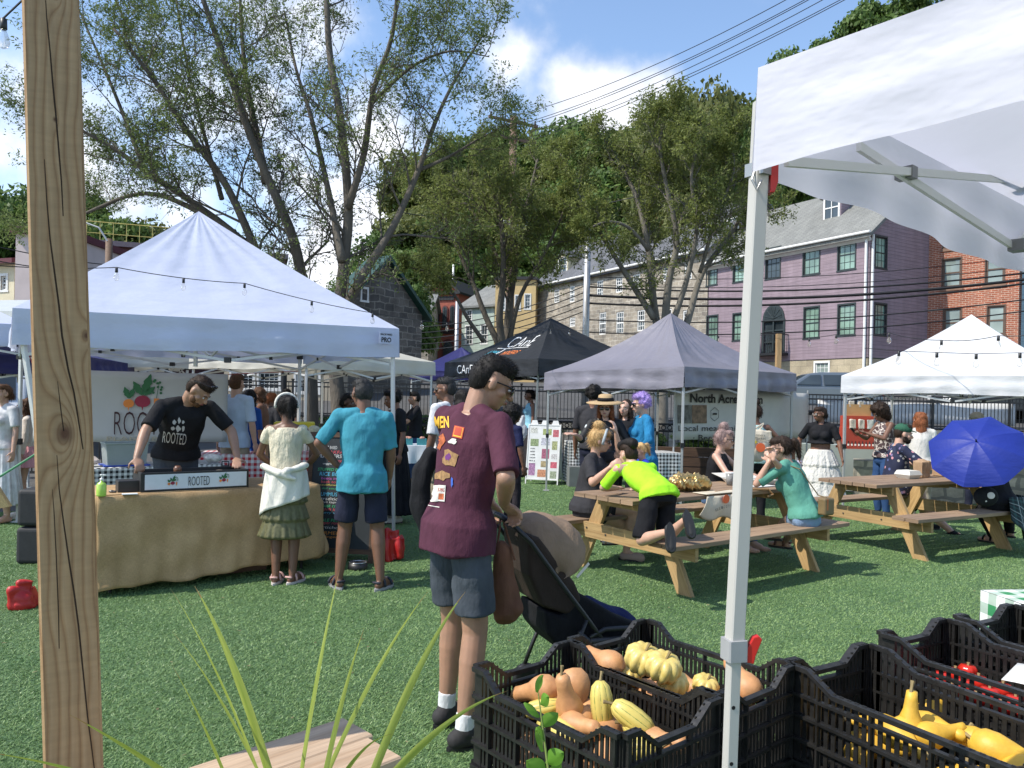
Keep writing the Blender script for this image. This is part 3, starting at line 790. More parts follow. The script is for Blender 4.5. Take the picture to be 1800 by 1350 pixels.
mb=MB();mb.grid(lambda u,v:Vector((9.9+6.4*u,24.86+.02*math.sin(9*u),1.02+.74*v - .06*math.sin(math.pi*u)*v)),20,3)
tag(solidify(mb.build('fence_banner',M('white_mesh_banner',(.62,.62,.62),.8,.08,1.5,.3,5),smooth=True),.004),'long white banner tied to the street fence behind the curly haired woman','banner')
# planter of rough stone behind the right table
mb=MB();a,b=G(1560,925),G(1830,918)
mb.box((8.6,12.4,.32),(5.6,.5,.62),-.42)
tag(mb.build('stone_planter',brickmat('rubble_stone',(.42,.38,.30),(.30,.27,.21),(.2,.19,.16),.3,.2,.03,.95,.5,.8)),'low pale rubble stone planter wall behind the umbrella','planter wall')
mb=MB(); 
for i in range(3):mb.box((4.6,15.6,.16+i*.2),(4.6,.14,.18),-.1)
tag(mb.build('timber_planter',wood('dark_planks',(.10,.055,.035),(.05,.03,.02))),'dark brown timber planter wall under the farm banner','planter')
mb=MB();mb.box((6.7,14.3,.42),(2.6,.5,.84),-.25)
tag(mb.build('stall_counter',M('grey_green_cloth',(.30,.34,.31),.8,.1,2,.2,8)),'grey green cloth covered counter under the red display stand','counter')

# ================================================================= CARS
def car(label,x,y,z0,yaw,col,cat='car',kind='hatch'):
    T=thing('parked_car' if kind != 'van' else 'parked_van',label,cat,(x,y,z0));T.rotation_euler.z=yaw
    L,Wd,Hh=(4.1,1.7,1.52) if kind != 'van' else (5.4,2.0,2.3)
    cm_=M('paint_'+str(int(col[0]*1000))+str(int(col[2]*1000)),col,.25,.03,2,0,metal=.35)
    def local(mb,name,mat,par,smooth=False,bev=0):
        me=mb.mesh(name);o=bpy.data.objects.new(name,me);COL.objects.link(o);me.materials.append(mat);o.parent=par
        if bev:bevel(o,bev,3)
        return o
    if kind=='van':
        prof=[(-2.7,.35),(2.7,.35),(2.72,.95),(2.35,1.25),(1.75,2.15),(1.5,2.28),(-2.6,2.28),(-2.7,2.1)]
    else:
        prof=[(-2.0,.3),(2.0,.3),(2.05,.62),(1.9,.82),(1.25,.98),(-1.95,.98),(-2.03,.6)]
    m=MB();m.prism([(px_,-Wd/2,pz) for px_,pz in prof],(0,Wd,0));B=local(m,'body',cm_,T,bev=.07)
    gm=gl_dark
    if kind != 'van':
        m=MB();lo=[(-1.95,.97),(1.3,.97)];hi=[(-1.55,1.48),(-1.2,1.52),(.1,1.52),(.45,1.45)]
        vs=[(lo[0][0],-.82,.97),(lo[1][0],-.82,.97),(.5,-.62,1.46),(.1,-.6,1.52),(-1.3,-.6,1.52),(-1.75,-.64,1.4)]
        n=6;vs+=[(a,-b,c) for a,b,c in vs]
        m.add(vs,[tuple(range(n)),tuple(range(2*n - 1,n - 1,-1))]+[(i,i+n,(i+1) % n+n,(i+1) % n) for i in range(n)])
        local(m,'cabin',cm_,T,bev=.04)
        for s_ in (-1,1):
            m=MB()
            for q in ([(-1.72,1.05),(-.95,1.05),(-.95,1.4),(-1.4,1.4)],[(-.85,1.05),(0,1.05),(0,1.42),(-.85,1.42)],[(.1,1.05),(.95,1.05),(.45,1.4),(.1,1.42)]):
                pts=[(a,s_*(.84 - (c - .97)*.38),c) for a,c in q];m.prism(pts,(0,s_*.02,0))
            local(m,'side_window',gm,T)
        for xa,xb in ((1.22,.56),(-1.9,-1.72)):
            m=MB();m.prism([(xa,-.68,1.03),(xa,.68,1.03),(xb,.56,1.4),(xb,-.56,1.4)],(.03 if xa>0 else -.05,0,.02));local(m,'windscreen',gm,T)
    else:
        m=MB();m.prism([(2.3,-.8,1.32),(2.3,.8,1.32),(1.82,.75,2.05),(1.82,-.75,2.05)],(.03,0,.02));local(m,'windscreen',gm,T)
        for s_ in (-1,1):
            m=MB();m.prism([(.9,s_*1.0,1.3),(2.1,s_*1.0,1.3),(1.65,s_*1.0,2.0),(.9,s_*1.0,2.0)],(0,s_*.02,0));local(m,'side_window',gm,T)
            m=MB();m.box((1.95,s_*1.15,1.35),(.1,.2,.3));local(m,'wing_mirror',M('black_plastic',(.015,.015,.016),.45),T,bev=.03)
    tyre=M('tyre_rubber',(.015,.015,.015),.85);rim=M('alloy',(.5,.5,.52),.3,.05,metal=.8)
    wx=(1.25,-1.25) if kind != 'van' else (1.8,-1.7)
    for a in wx:
        for s_ in (-1,1):
            m=MB();m.lathe([(.2,-.1),(.3,-.11),(.33,-.05),(.33,.05),(.3,.11),(.2,.1)],(a,s_*(Wd/2 - .08),.33),(0,1,0),20)
            w=local(m,'wheel',tyre,T);m=MB();m.lathe([(.02,.1),(.19,.1),(.21,.115),(.02,.125)],(a,s_*(Wd/2 - .08),.33),(0,s_,0),16);local(m,'rim',rim,w)
    for s_ in (-1,1):
        m=MB();m.box((-prof[0][0]*-1 - .03,s_*Wd*.4,.82 if kind != 'van' else 1.2),(.1,.22,.26));local(m,'tail_lamp',M('red_lens',(.35,.02,.02),.25),T,bev=.02)
        m=MB();m.box((prof[1][0] - .02,s_*Wd*.36,.72 if kind != 'van' else .9),(.1,.3,.16));local(m,'headlamp',M('clear_lens',(.6,.6,.6),.15),T,bev=.02)
    return T
p=P(1432,735,29);car('blue grey hatchback parked behind the street fence left of the white tent',11.4,28.6,1.25,R(172),(.16,.19,.22))
car('dark sedan parked behind the white banner fence under the white tent',17.3,27.5,1.2,R(176),(.05,.055,.06))
car('black car half hidden at the right edge behind the fence',21.6,27.6,1.2,R(180),(.02,.02,.022))
car('white van parked on the asphalt at the left edge',-12.6,18.4,0,R(-62),(.65,.66,.68),'van','van')
# ================================================================= TREES
bark=M('locust_bark',(.105,.090,.072),.95,.35,5,.9,26,stretch=(1,1,.25),dist=.03)
bark2=M('grey_bark',(.16,.145,.12),.95,.3,5,.8,22,stretch=(1,1,.25),dist=.03)
lf1=leafmat('locust_leaf',(.07,.105,.028),(.21,.27,.08),.5,.45)
lf2=leafmat('locust_leaf_brownish',(.095,.12,.03),(.27,.31,.085),.45,.45)
def quads_from(c,d,up,L,Wd):
    """leaf quads: centre, direction, width axis"""
    a=c - up*Wd[:,None];b=c+d*(L*.5)[:,None];e=c+up*Wd[:,None];s=c - d*(L*.5)[:,None]
    v=np.stack([s,a,b,e],1);return v
def rnd_unit(rs,n):
    v=rs.randn(n,3);return v/np.linalg.norm(v,axis=1)[:,None]
def locust(name,label,leaders,seed,leaf,bk,second=1.0,leafn=9,lsize=.085,spread=1.0,group=None,trunk_extra=None,bare=0.0,upb=.35,start=.22,endk=.5):
    rs=np.random.RandomState(seed);rnd=random.Random(seed)
    base=leaders[0][0][0]
    T=thing(name,label,'tree',(base.x,base.y,0),group)
    mb=MB();LC,LD=[],[]
    def smooth(pts,n=4):
        out=[]
        for i in range(len(pts) - 1):
            p0,p1,p2,p3=pts[max(i - 1,0)],pts[i],pts[i+1],pts[min(i+2,len(pts) - 1)]
            for k in range(n):
                t=k/n;out.append(.5*((2*p1)+(p2 - p0)*t+(2*p0 - 5*p1+4*p2 - p3)*t*t+(3*p1 - p0 - 3*p2+p3)*t**3))
        return out+[pts[-1]]
    def grow(p,d,L,r,lvl):
        n=5 if lvl<3 else 3;pts=[p];dd=d.copy()
        for i in range(n):
            dd=(dd+Vector((rnd.gauss(0,.17),rnd.gauss(0,.17),rnd.gauss(0,.13)+(.06*upb*2 if lvl<3 else -.04)))).normalized();pts.append(pts[-1]+dd*(L/n))
        mb.tube(pts,[r*(1 - .8*i/n) for i in range(n+1)],5 if lvl==1 else 3,cap=False)
        if lvl >= 2:
            k=leafn if lvl==3 else leafn // 2
            for i in range(k):
                if rnd.random()<bare:continue
                t=rnd.uniform(.15,1.0)*n;j=min(int(t),n - 1);q=pts[j].lerp(pts[j+1],t - j)
                LC.append(q+Vector((rnd.gauss(0,.05),rnd.gauss(0,.05),rnd.gauss(0,.05) - .02)));LD.append(dd)
        if lvl<3:
            m={1:8,2:6}[lvl]
            for i in range(m):
                t=(.2+.8*(i+rnd.random()*.8)/m)*n;j=min(int(t),n - 1);q=pts[j].lerp(pts[j+1],min(t - j,1))
                tng=(pts[j+1] - pts[j]).normalized();side=Vector((rnd.gauss(0,1),rnd.gauss(0,1),rnd.gauss(0,.8)));side=(side - tng*side.dot(tng)).normalized()
                grow(q,(tng*.8+side*.75+Vector((0,0,.1))).normalized(),L*rnd.uniform(.42,.62),r*.5,lvl+1)
    for pts,r0,r1,nb,bl in leaders:
        sp=smooth(pts);n=len(sp)
        mb.tube(sp,[r0+(r1 - r0)*(i/(n - 1))**.8 for i in range(n)],9,cap=True)
        for i in range(int(nb*second)):
            t=(start+(1 - start)*(i+rnd.random())/(nb*second))*(n - 1);j=min(int(t),n - 2);q=sp[j].lerp(sp[j+1],t - j)
            tng=(sp[j+1] - sp[j]).normalized();side=Vector((rnd.gauss(0,1),rnd.gauss(0,1),rnd.gauss(0,.45)));side=(side - tng*side.dot(tng)).normalized()
            fr_=t/n;grow(q,(tng*.75+side*spread+Vector((0,0,upb))).normalized(),bl*rnd.uniform(.65,1.2)*(1.15 - endk*fr_),max(.012,(r0+(r1 - r0)*fr_)*.33),1)
    mb.build('trunk',bk,T,smooth=True)
    # every twig tuft is a small feather of leaflets
    C=np.array([tuple(c) for c in LC]);D=np.array([tuple(c) for c in LD]);n=len(C)
    reps=3
    C=np.repeat(C,reps,0);D=np.repeat(D,reps,0)
    d=D*.6+rnd_unit(rs,n*reps)*.8;d[:,2] -= .25;d /= np.linalg.norm(d,axis=1)[:,None]
    w=np.cross(d,rnd_unit(rs,n*reps));w /= np.linalg.norm(w,axis=1)[:,None]
    L=lsize*(.6+.9*rs.rand(n*reps));C=C+d*(L*.5)[:,None]+rs.randn(n*reps,3)*.03
    v=quads_from(C,d,w,L,L*.17)
    me=npmesh('crown',v.reshape(-1,3),np.arange(len(v)*4).reshape(-1,4));link_mesh('crown',me,leaf,T)
    print(label,len(v),len(mb.f));return T
def ld(pix,Y,r0,r1,nb=12,bl=1.8,dy=0.0):
    n=len(pix);return ([P(x,y,Y+dy*i/max(1,n - 1)) for i,(x,y) in enumerate(pix)],r0,r1,nb,bl)
YA=16.5
locust('locust_tree','tall locust tree whose trunk splits into upright limbs behind the cream tent',[
    ld([(598,760),(594,700),(590,640),(596,540),(607,440),(612,360),(600,220),(580,100),(574,0),(570,-90)],YA,.19,.05,13,1.9,.8),
    ld([(612,365),(640,270),(656,160),(690,60),(702,-70)],YA+.3,.09,.03,9,1.8,-1.5),
    ld([(598,560),(640,480),(690,400),(735,300),(765,215),(800,140),(850,60)],YA,.12,.02,13,1.7,1.5),
    ld([(602,460),(578,340),(548,210),(520,120),(500,20)],YA,.09,.02,10,1.8,1.8),
    ld([(735,300),(790,275),(850,240),(910,215)],YA+.8,.05,.01,7,1.3,.5),
    ld([(655,180),(720,120),(790,90),(860,100)],YA,.05,.01,8,1.3,-1)],
    11,lf1,bark,leafn=6,lsize=.07,bare=.4)
locust('locust_tree','leaning locust tree arching left over the white tent',[
    ld([(548,780),(545,640),(535,520),(515,420),(478,330),(440,240),(400,120),(350,-20)],18.0,.18,.05,12,2.0,-1.5),
    ld([(468,320),(452,240),(430,120),(420,-40)],17.2,.11,.03,9,1.9,1),
    ld([(505,560),(460,465),(400,330),(325,225),(270,140),(200,50)],18.2,.13,.03,14,2.0,-2),
    ld([(455,450),(380,385),(255,300),(165,240),(60,200)],18.0,.11,.02,13,2.0,-1.0),
    ld([(430,425),(335,365),(250,340),(150,375),(60,420)],18.2,.09,.02,9,1.5,1),
    ld([(330,235),(250,100),(190,-30)],17,.06,.02,8,1.8,1),
    ld([(255,300),(200,160),(140,20)],17,.06,.02,8,1.8,1),
    ld([(390,350),(360,240),(330,120),(310,0)],18,.06,.02,9,1.8,1)],
    12,lf1,bark,leafn=7,lsize=.07,bare=.3)
YC=22.0
locust('locust_tree','locust tree with slender forked stems behind the black tent',[
    ld([(893,790),(893,640),(893,560),(905,470),(915,400),(930,345),(945,280)],YC,.17,.03,14,1.9,1),
    ld([(888,640),(878,560),(885,480),(880,380),(862,320),(850,265)],YC,.13,.03,14,1.9,-1),
    ld([(884,620),(855,560),(832,500),(805,440),(775,370),(755,315)],YC,.11,.02,14,1.8,.5),
    ld([(885,480),(850,400),(805,340),(795,290)],YC,.07,.02,10,1.7,1.5),
    ld([(850,600),(822,560),(800,520),(770,485),(720,470)],YC - .5,.07,.02,6,1.2,-1),
    ld([(895,600),(915,520),(960,440),(1000,350)],YC,.09,.02,12,1.7,-1)],
    13,lf2,bark,leafn=7,lsize=.085,bare=.3,start=.36,endk=.8,spread=1.1)
YD=21.0
locust('locust_tree','wide crowned locust tree with many pale stems behind the grey tent',[
    ld([(1165,790),(1165,640),(1150,540),(1140,440),(1120,350),(1090,290),(1060,240)],YD,.16,.03,13,1.7,1),
    ld([(1165,620),(1175,500),(1190,420),(1170,320),(1160,250),(1175,200)],YD,.13,.02,14,1.7,-1),
    ld([(1180,640),(1210,560),(1235,480),(1285,410),(1320,345),(1325,280)],YD,.13,.02,12,1.5,1),
    ld([(1170,600),(1205,500),(1225,400),(1215,310),(1235,235)],YD,.10,.02,13,1.6,-1.5),
    ld([(1150,560),(1105,490),(1050,400),(1010,330),(985,270)],YD,.10,.02,12,1.6,.5),
    ld([(1140,440),(1105,400),(1065,390),(1020,410)],YD,.06,.02,6,1.2,-1),
    ld([(1230,480),(1260,380),(1290,300),(1280,235)],YD,.06,.02,12,1.5,-1)],
    14,lf2,bark2,leafn=7,lsize=.085,bare=.3,start=.32,endk=.8,spread=1.0)
# dense woodland trees: trunk + a crown of leaf sprays gathered in lobes
def crown_mesh(seed,n,leaf):
    rs=np.random.RandomState(seed);lob=[]
    for i in range(24):
        a=rs.rand()*6.28;r=.36*rs.rand()**.6;z=.28+.62*rs.rand();r *= (1.15 - abs(z - .5)*1.1);lob.append((math.cos(a)*r,math.sin(a)*r,z,.085+.10*rs.rand()))
    lob=np.array(lob);pick=rs.randint(0,len(lob),n);L=lob[pick]
    d=rnd_unit(rs,n);d[:,2]=np.where(d[:,2]<-.3,-d[:,2]*.4,d[:,2]);rad=L[:,3]*(.55+.55*rs.rand(n)**.5)
    C=L[:,:3]+d*rad[:,None]*np.array([1.15,1.15,.8])+rs.randn(n,3)*.012
    nn=d+rs.randn(n,3)*.55;nn /= np.linalg.norm(nn,axis=1)[:,None]
    w=np.cross(nn,rnd_unit(rs,n));w /= np.linalg.norm(w,axis=1)[:,None];e=np.cross(nn,w)
    s=.017*(.6+.8*rs.rand(n));v=quads_from(C,e,w,s*2.2,s*.62)
    return npmesh('crown',v.reshape(-1,3),np.arange(n*4).reshape(-1,4))
lfd=[leafmat('wood_leaf_dark',(.035,.075,.016),(.15,.235,.055),.25,.35),leafmat('wood_leaf_mid',(.045,.095,.02),(.19,.27,.06),.25,.35),leafmat('wood_leaf_olive',(.06,.08,.02),(.20,.21,.06),.25,.35)]
PROTO=[]
for i in range(3):
    c=crown_mesh(40+i,15000,None);c.materials.append(lfd[i])
    m=MB();rs_=random.Random(i);m.tube([(0,0,-.05),(.01,0,.2),(0,.01,.45),(.02,0,.7)],[.022,.018,.012,.004],7)
    for k in range(6):
        a=k*1.05;z=.2+.07*k;m.tube([(0,0,z),(math.cos(a)*.14,math.sin(a)*.14,z+.12),(math.cos(a)*.26,math.sin(a)*.26,z+.22)],[.010,.006,.002],5)
    tm=m.mesh('trunk');tm.materials.append(bark);PROTO.append((c,tm))
def wood_tree(x,y,z,h,wd,kind,label,group=None,name='woodland_tree'):
    T=thing(name,label,'tree',(x,y,z),group);T.scale=(wd,wd,h);T.rotation_euler.z=random.random()*6.28
    for me,nm in zip(PROTO[kind],('crown','trunk')):
        o=bpy.data.objects.new(nm,me);COL.objects.link(o);o.parent=T
    return T
rr_=random.Random(5)
WL=['dense green tree in the wood on the hillside, lowest row just above the roofs','dense green tree in the wood on the hillside, middle row','tree on the skyline of the hillside wood']
def row(off,pts,lab):
    """pts: (px, py of the crown's top)"""
    for px,py in pts:
        x=ray(px,py).x*80;Yj=hilly0(x)+off+rr_.uniform(-2,2);q=P(px,py,Yj);zb_=hillz(q.x,Yj) - .5;h=max(6,(q.z - zb_)/.98)
        wood_tree(q.x,Yj,zb_,h,min(h,15)*rr_.uniform(.95,1.25),rr_.choice((0,1,2)),WL[lab],'trees of the hillside wood, row %s' % ('near','middle','skyline')[lab])
row(5,[(x,470 - (x - 700)*.14+rr_.uniform(-14,14)) for x in range(690,1440,42)],0)
row(15,[(x,385 - (x - 700)*.17+rr_.uniform(-14,14)) for x in range(705,1620,48)],1)
row(28,[(742,310),(765,280),(805,255),(860,250),(905,245),(955,238),(1000,228),(1045,232),(1100,225),(1150,215),(1205,200),(1265,190),(1330,195),(1400,180),(1500,170),(1620,180)],2)
# tall tree above the granite roofs, close behind the near tent's ridge
for px,py,Y,wd,k in ((1375,175,60,8,0),(1425,100,59,8,0),(1480,60,58,8,0),(1530,20,57,8,0),(1590,-20,57,9,0),(1480,190,56,9,0),(1560,150,56,9,0),(1420,260,55,8,0),(1510,290,55,8,0)):
    q=P(px,py,Y);zb_=max(hillz(q.x,Y) - .3,q.z - 11);wood_tree(q.x,Y,zb_,(q.z - zb_)/.98,wd,k,'dark green tree among those climbing above the lilac house roof','tall trees over the lilac house')
for px,py,Y,wd,k in ((1240,170,56,9,2),(1290,190,57,8,2),(1190,175,58,9,2),(1330,215,56,8,0)):
    q=P(px,py,Y);zb_=hillz(q.x,Y) - .3;wood_tree(q.x,Y,zb_,(q.z - zb_)/.98,wd,k,'olive green tree standing behind the granite row house roof','olive trees behind the row house')
for px,py,Y,wd,k in ((-30,320,52,12,0),(25,345,56,11,1),(75,360,55,11,0),(150,355,50,9,1),(205,395,47,8,1),(255,400,48,8,2),(305,405,50,8,1),(350,420,52,8,1)):
    q=P(px,py,Y);wood_tree(q.x,Y,2.0,(q.z - 2)/.98,wd,k,'leafy green tree behind the burgundy building on the left','trees behind the burgundy building')
for px,py,Y,wd,k in ((430,470,44,5,1),(480,480,46,5,0),(530,495,45,5,1),(640,500,40,5,0),(690,480,50,6,0),(700,440,56,7,1)):
    q=P(px,py,Y);wood_tree(q.x,Y,1.5,(q.z - 1.5)/.98,wd,k,'small bushy tree beside the dark stone building roof','bushy trees by the dark stone building')
# shrubs along the low fence
for px,Y,h in ((905,19.2,.9),(945,19,1.1),(1090,19.4,1.1),(1140,19.4,.9),(720,19.6,1.2),(590,20.5,1.1),(770,19.4,.9),(1225,19,1.0)):
    q=P(px,700,Y);wood_tree(q.x,Y,-.1,h,h*1.5,1,'low leafy shrub growing behind the ring topped fence','shrubs behind the low fence','shrub')
# ================================================================= TENTS
tube_w=M('white_enamel',(.62,.62,.60),.35,.05,3,metal=.1)
tube_g=M('grey_enamel',(.42,.43,.43),.35,.05,3,metal=.3)
blk=M('black_plastic',(.015,.015,.016),.45,.1)
rope=M('dark_cord',(.02,.02,.02),.8)
def tent(label,corners,zb,zpeak,vh,mat,tube_m=tube_w,legs=(0,1,2,3),feet=None,sag=.10,wr=.012,seed=1,truss=True,group=None,nu=36,nv=16,valm=None,name='canopy_tent',hem=.0,loc=None,cat='canopy tent',lift=0.0,legr=.019):
    """corners: four plan points in order; zb: hem height per corner"""
    cs=[V2(c) for c in corners];ctr=sum(cs,Vector())/4;zb=zb if isinstance(zb,(list,tuple)) else [zb]*4
    peak=Vector((ctr.x,ctr.y,zpeak));rs=random.Random(seed);ph=[rs.random()*6.28 for _ in range(24)]
    T=thing(name,label,cat,(ctr.x,ctr.y,0) if loc is None else loc,group)
    def edge(i,u):
        a,b=cs[i],cs[(i+1) % 4];p=a.lerp(b,u);z=zb[i]*(1 - u)+zb[(i+1) % 4]*u
        return p,z
    m=MB()
    for i in range(4):
        outn=((cs[i]+cs[(i+1) % 4])/2 - ctr).normalized()
        def fn(u,v,i=i,outn=outn):
            p,z=edge(i,u);e=Vector((p.x,p.y,z+vh));q=e.lerp(peak,v)
            hipk=(2*abs(u - .5))**2
            s_=sag*(math.sin(math.pi*v)*(.45+.55*(1 - hipk)))
            q.z -= s_
            fall=min(1,(1 - hipk)*3)*math.sin(math.pi*min(1,v*1.0))**.5
            # radial creases from the peak and slack folds near the eave
            q+=Vector((0,0,1))*wr*fall*(math.sin(u*47+ph[i])*v+.8*math.sin(u*21+v*5+ph[i+4])+.9*(1 - v)*math.sin(v*26+3*math.sin(u*7+ph[i+8])+ph[i+12]))
            return q
        m.grid(fn,nu,nv)
    can=m.build('canopy',mat,T,smooth=True)
    for i in range(4):
        outn=((cs[i]+cs[(i+1) % 4])/2 - ctr).normalized();m=MB();Ln=(cs[(i+1) % 4] - cs[i]).length
        def fn(u,v,i=i,outn=outn):
            p,z=edge(i,u);en=min(1,min(u,1 - u)*8)
            o=outn*(.012*(1 - v)+wr*1.8*en*((1 - v)*(math.sin(u*Ln*7+ph[i+16])*.7+math.sin(u*Ln*15+ph[i+3]))+2.2*v*(1 - v)*math.sin(v*7+1.2*math.sin(u*Ln*1.3+ph[i+9]))))
            return Vector((p.x,p.y,z+vh*v+(hem*math.sin(u*math.pi*2)*(1 - v))+.012*math.sin(u*Ln*3.3+ph[i])*(1 - v)*en))+o
        m.grid(fn,nu*2,8);m.build('valance',valm or mat,T,smooth=True)
    inset=.07
    ins=[c+(ctr - c).normalized()*inset for c in cs]
    for i in legs:
        f=V2(feet[i]) if feet and feet[i] is not None else ins[i]
        top=Vector((ins[i].x,ins[i].y,zb[i]+vh*.75));mid=f.lerp(Vector((top.x,top.y,0)),.46);mid.z=.95
        ft=Vector((f.x,f.y,.01));m=MB();m.bar(mid,top,legr*2,legr*2,up=(ctr - cs[i]).normalized(),bev=.004);L=m.build('leg',tube_m,T)
        m=MB();m.bar(ft,mid,legr*1.62,legr*1.62,up=(ctr - cs[i]).normalized(),bev=.003);m.box(ft,(.1,.1,.012));m.build('inner_leg',tube_m,L)
        m=MB();m.box(mid+Vector((0,0,.0)),(legr*2.7,legr*2.7,.07));m.box(top - Vector((0,0,.12)),(.07,.07,.09));m.build('joint',blk,L)
    if truss:
        for i in range(4):
            a,b=ins[i],ins[(i+1) % 4];m=MB();k=MB();za,zc=zb[i]+vh*.55,zb[(i+1) % 4]+vh*.55
            Z=lambda u,dz:a.lerp(b,u)+Vector((0,0,za*(1 - u)+zc*u+dz))
            for u0 in (0,.5):
                m.bar(Z(u0+.01,.0),Z(u0+.49,-.24),.014,.026);m.bar(Z(u0+.01,-.24)+Vector((0,0,0)),Z(u0+.49,.0),.014,.026)
                k.box(Z(u0+.25,-.12),(.035,.035,.035))
            for dz in (0,-.24):k.box(Z(.5,dz),(.05,.05,.05))
            md=(a+b)/2;pm=Vector((md.x,md.y,za - .02));pk=Vector((ctr.x,ctr.y,za+.02))
            m.bar(pm,pm.lerp(pk,.5)+Vector((0,0,-.16)),.014,.026);m.bar(pm.lerp(pk,.5)+Vector((0,0,-.16)),pk,.014,.026)
            k.box(pm.lerp(pk,.5)+Vector((0,0,-.16)),(.035,.035,.035))
            t_=m.build('truss',tube_m,T);k.build('truss_joint',blk,t_)
        m=MB();m.bar((ctr.x,ctr.y,sum(zb)/4 - .12),(ctr.x,ctr.y,zpeak - .03),.035,.035);m.build('centre_pole',tube_m,T)
    return T,can
wt=tentcloth('white_tent_cloth',(.60,.63,.76),.25)
# left stall tent
A_,B_=(-4.08,6.25),(-1.19,8.0);n_=Vector((-.535,.845));C_=(B_[0]+n_.x*3.3,B_[1]+n_.y*3.3);D_c=(A_[0]+n_.x*3.3,A_[1]+n_.y*3.3)
tent('second white tent whose corner shows at the left edge beyond the post',[(-8.6,8.0),(-6.0,9.5),(-7.6,12.2),(-10.2,10.6)],2.08,3.3,.28,wt,seed=31,nu=20,nv=10,legs=(0,2,3))
LT,LTcan=tent('big white pop-up tent sheltering the burlap covered food stall',[A_,B_,C_,D_c],[1.93,1.98,2.0,2.0],3.58,.30,wt,sag=.07,wr=.009,seed=4,feet=[P(108,900,6.45),G(692,962),None,None])
e_=(Vector(B_) - Vector(A_)).normalized();e3=Vector((e_.x,e_.y,0));on=Vector((e_.y,-e_.x,0))
pc=Vector((B_[0],B_[1],0)) - e3*.17+on*.075
blackink=flat('black_ink',(.012,.012,.014));whiteink=flat('white_ink',(.75,.75,.74))
text('BACKYARD',pc+Vector((0,0,2.205)),e3,(0,0,1),blackink,LT,width=.125,bold=.02)
text('PRO',pc+Vector((0,0,2.15)),e3,(0,0,1),blackink,LT,width=.105,height=.05,bold=.02)
m=MB();p0=pc+Vector((0,0,2.175))+on*-.004;m.prism([p0+e3*a+Vector((0,0,b)) for a,b in ((-.075,-.065),(.075,-.065),(.075,.06),(-.075,.06))],on*.003)
m.build('maker_patch',wt,LT)
# cream tent behind
Nn=(-3.12,11.6);Rr=(-1.42,14.1);Lf=(-5.6,13.3);Bk=(Rr[0]+Lf[0] - Nn[0],Rr[1]+Lf[1] - Nn[1])
ct=tentcloth('cream_tent_cloth',(.66,.63,.54),.3)
CT,_=tent('cream white tent with a flat valance over the produce tables behind the girl',[Nn,Rr,Bk,Lf],1.97,2.75,.24,ct,sag=.05,wr=.008,seed=5,nu=20,nv=10)
tent('cream white tent mostly hidden behind the hanging vegetable banner',[(-7.4,12.6),(-5.75,13.7),(-7.3,16.3),(-9.2,15.1)],1.98,2.7,.2,ct,sag=.05,wr=.008,seed=25,nu=16,nv=8)
navy=tentcloth('navy_tent_cloth',(.022,.022,.12),.12)
tent('navy blue tent glimpsed behind the wooden post at the left edge',[(-8.6,10.2),(-6.0,10.9),(-6.7,13.6),(-9.3,12.9)],1.78,2.5,.26,navy,seed=6,nu=14,nv=8)
q=P(808,618,27)
tent('small navy tent with a white stripe far behind the black tent',[(q.x - 1.6,26.0),(q.x+1.2,25.5),(q.x+1.8,28.3),(q.x - 1.2,28.6)],2.15,3.35,.3,navy,seed=7,nu=12,nv=6)
# black drinks tent
bt=tentcloth('black_tent_cloth',(.022,.023,.026),.04,.5)
Cn,Cl,Crr,Cb=(.50,15.0),(-1.57,17.76),(3.26,17.07),(1.19,19.83)
BTt,BTc=tent('black tent lettered for a drinks stall with orange and white script',[Cl,Cn,Crr,Cb],2.03,3.42,.34,bt,tube_g,seed=8,wr=.008,sag=.13,feet=[None,G(936,837),None,None])
ld_=(Vector(Cn) - Vector(Cl)).normalized();l3=Vector((ld_.x,ld_.y,0));lon=Vector((ld_.y,-ld_.x,0)).normalized()
pk_=Vector(((Cl[0]+Crr[0])/2,(Cl[1]+Crr[1])/2,3.42));em=Vector(((Cl[0]+Cn[0])/2,(Cl[1]+Cn[1])/2,2.37));slope=(pk_ - em).normalized()
def dec_text(s,c,xd,up,mat,parent,target,direction,lift=.006,**k):
    o=text(s,c,xd,up,mat,parent,extrude=0,**k)
    off=wloc(parent);o.data.transform(Matrix.Translation(off));project([o.data],[target],direction,lift);o.data.transform(Matrix.Translation(-off));return o
def dec_poly(pts,c,xd,up,mat,parent,target,direction,lift=.005,name='printed_patch'):
    me=decal_poly(pts,c,xd,up);project([me],[target],direction,lift);return link_mesh(name,me,mat,parent)
orange=flat('orange_ink',(.75,.20,.05));tealink=flat('teal_ink',(.03,.22,.30))
tc_=em+slope*.84+l3*.02
dn=-(l3.cross(slope)).normalized()
dec_text('CAnE',tc_+slope*.20 - dn*.1,l3,slope,whiteink,BTt,BTc,dn,width=.95,height=.46,shear=-.35,bold=-.012)
dec_text('MIXERS',tc_ - slope*.36+l3*.16 - dn*.1,l3,slope,orange,BTt,BTc,dn,width=.62,height=.24,shear=-.35,bold=.0)
dec_poly([(-.62,0),(.5,0),(.5,.025),(-.62,.025)],tc_ - slope*.10 - dn*.1,l3,slope,whiteink,BTt,BTc,dn)
dec_poly([(-.34,.02),(-.29,.02),(-.29,-.50),(-.34,-.50)],tc_ - slope*.10 - dn*.1,l3,slope,whiteink,BTt,BTc,dn)
for k_ in range(4):dec_poly([(-.70+.08*k_,-.40),(-.64+.08*k_,-.52+.03*k_),(-.58+.08*k_,-.26),(-.66+.08*k_,-.18)],tc_ - slope*.02 - dn*.1,l3,slope,tealink,BTt,BTc,dn)
text('CAnE',Vector((Cl[0],Cl[1],2.2))+l3*.92+lon*.05,l3,(0,0,1),whiteink,BTt,width=.62,height=.19,bold=0)
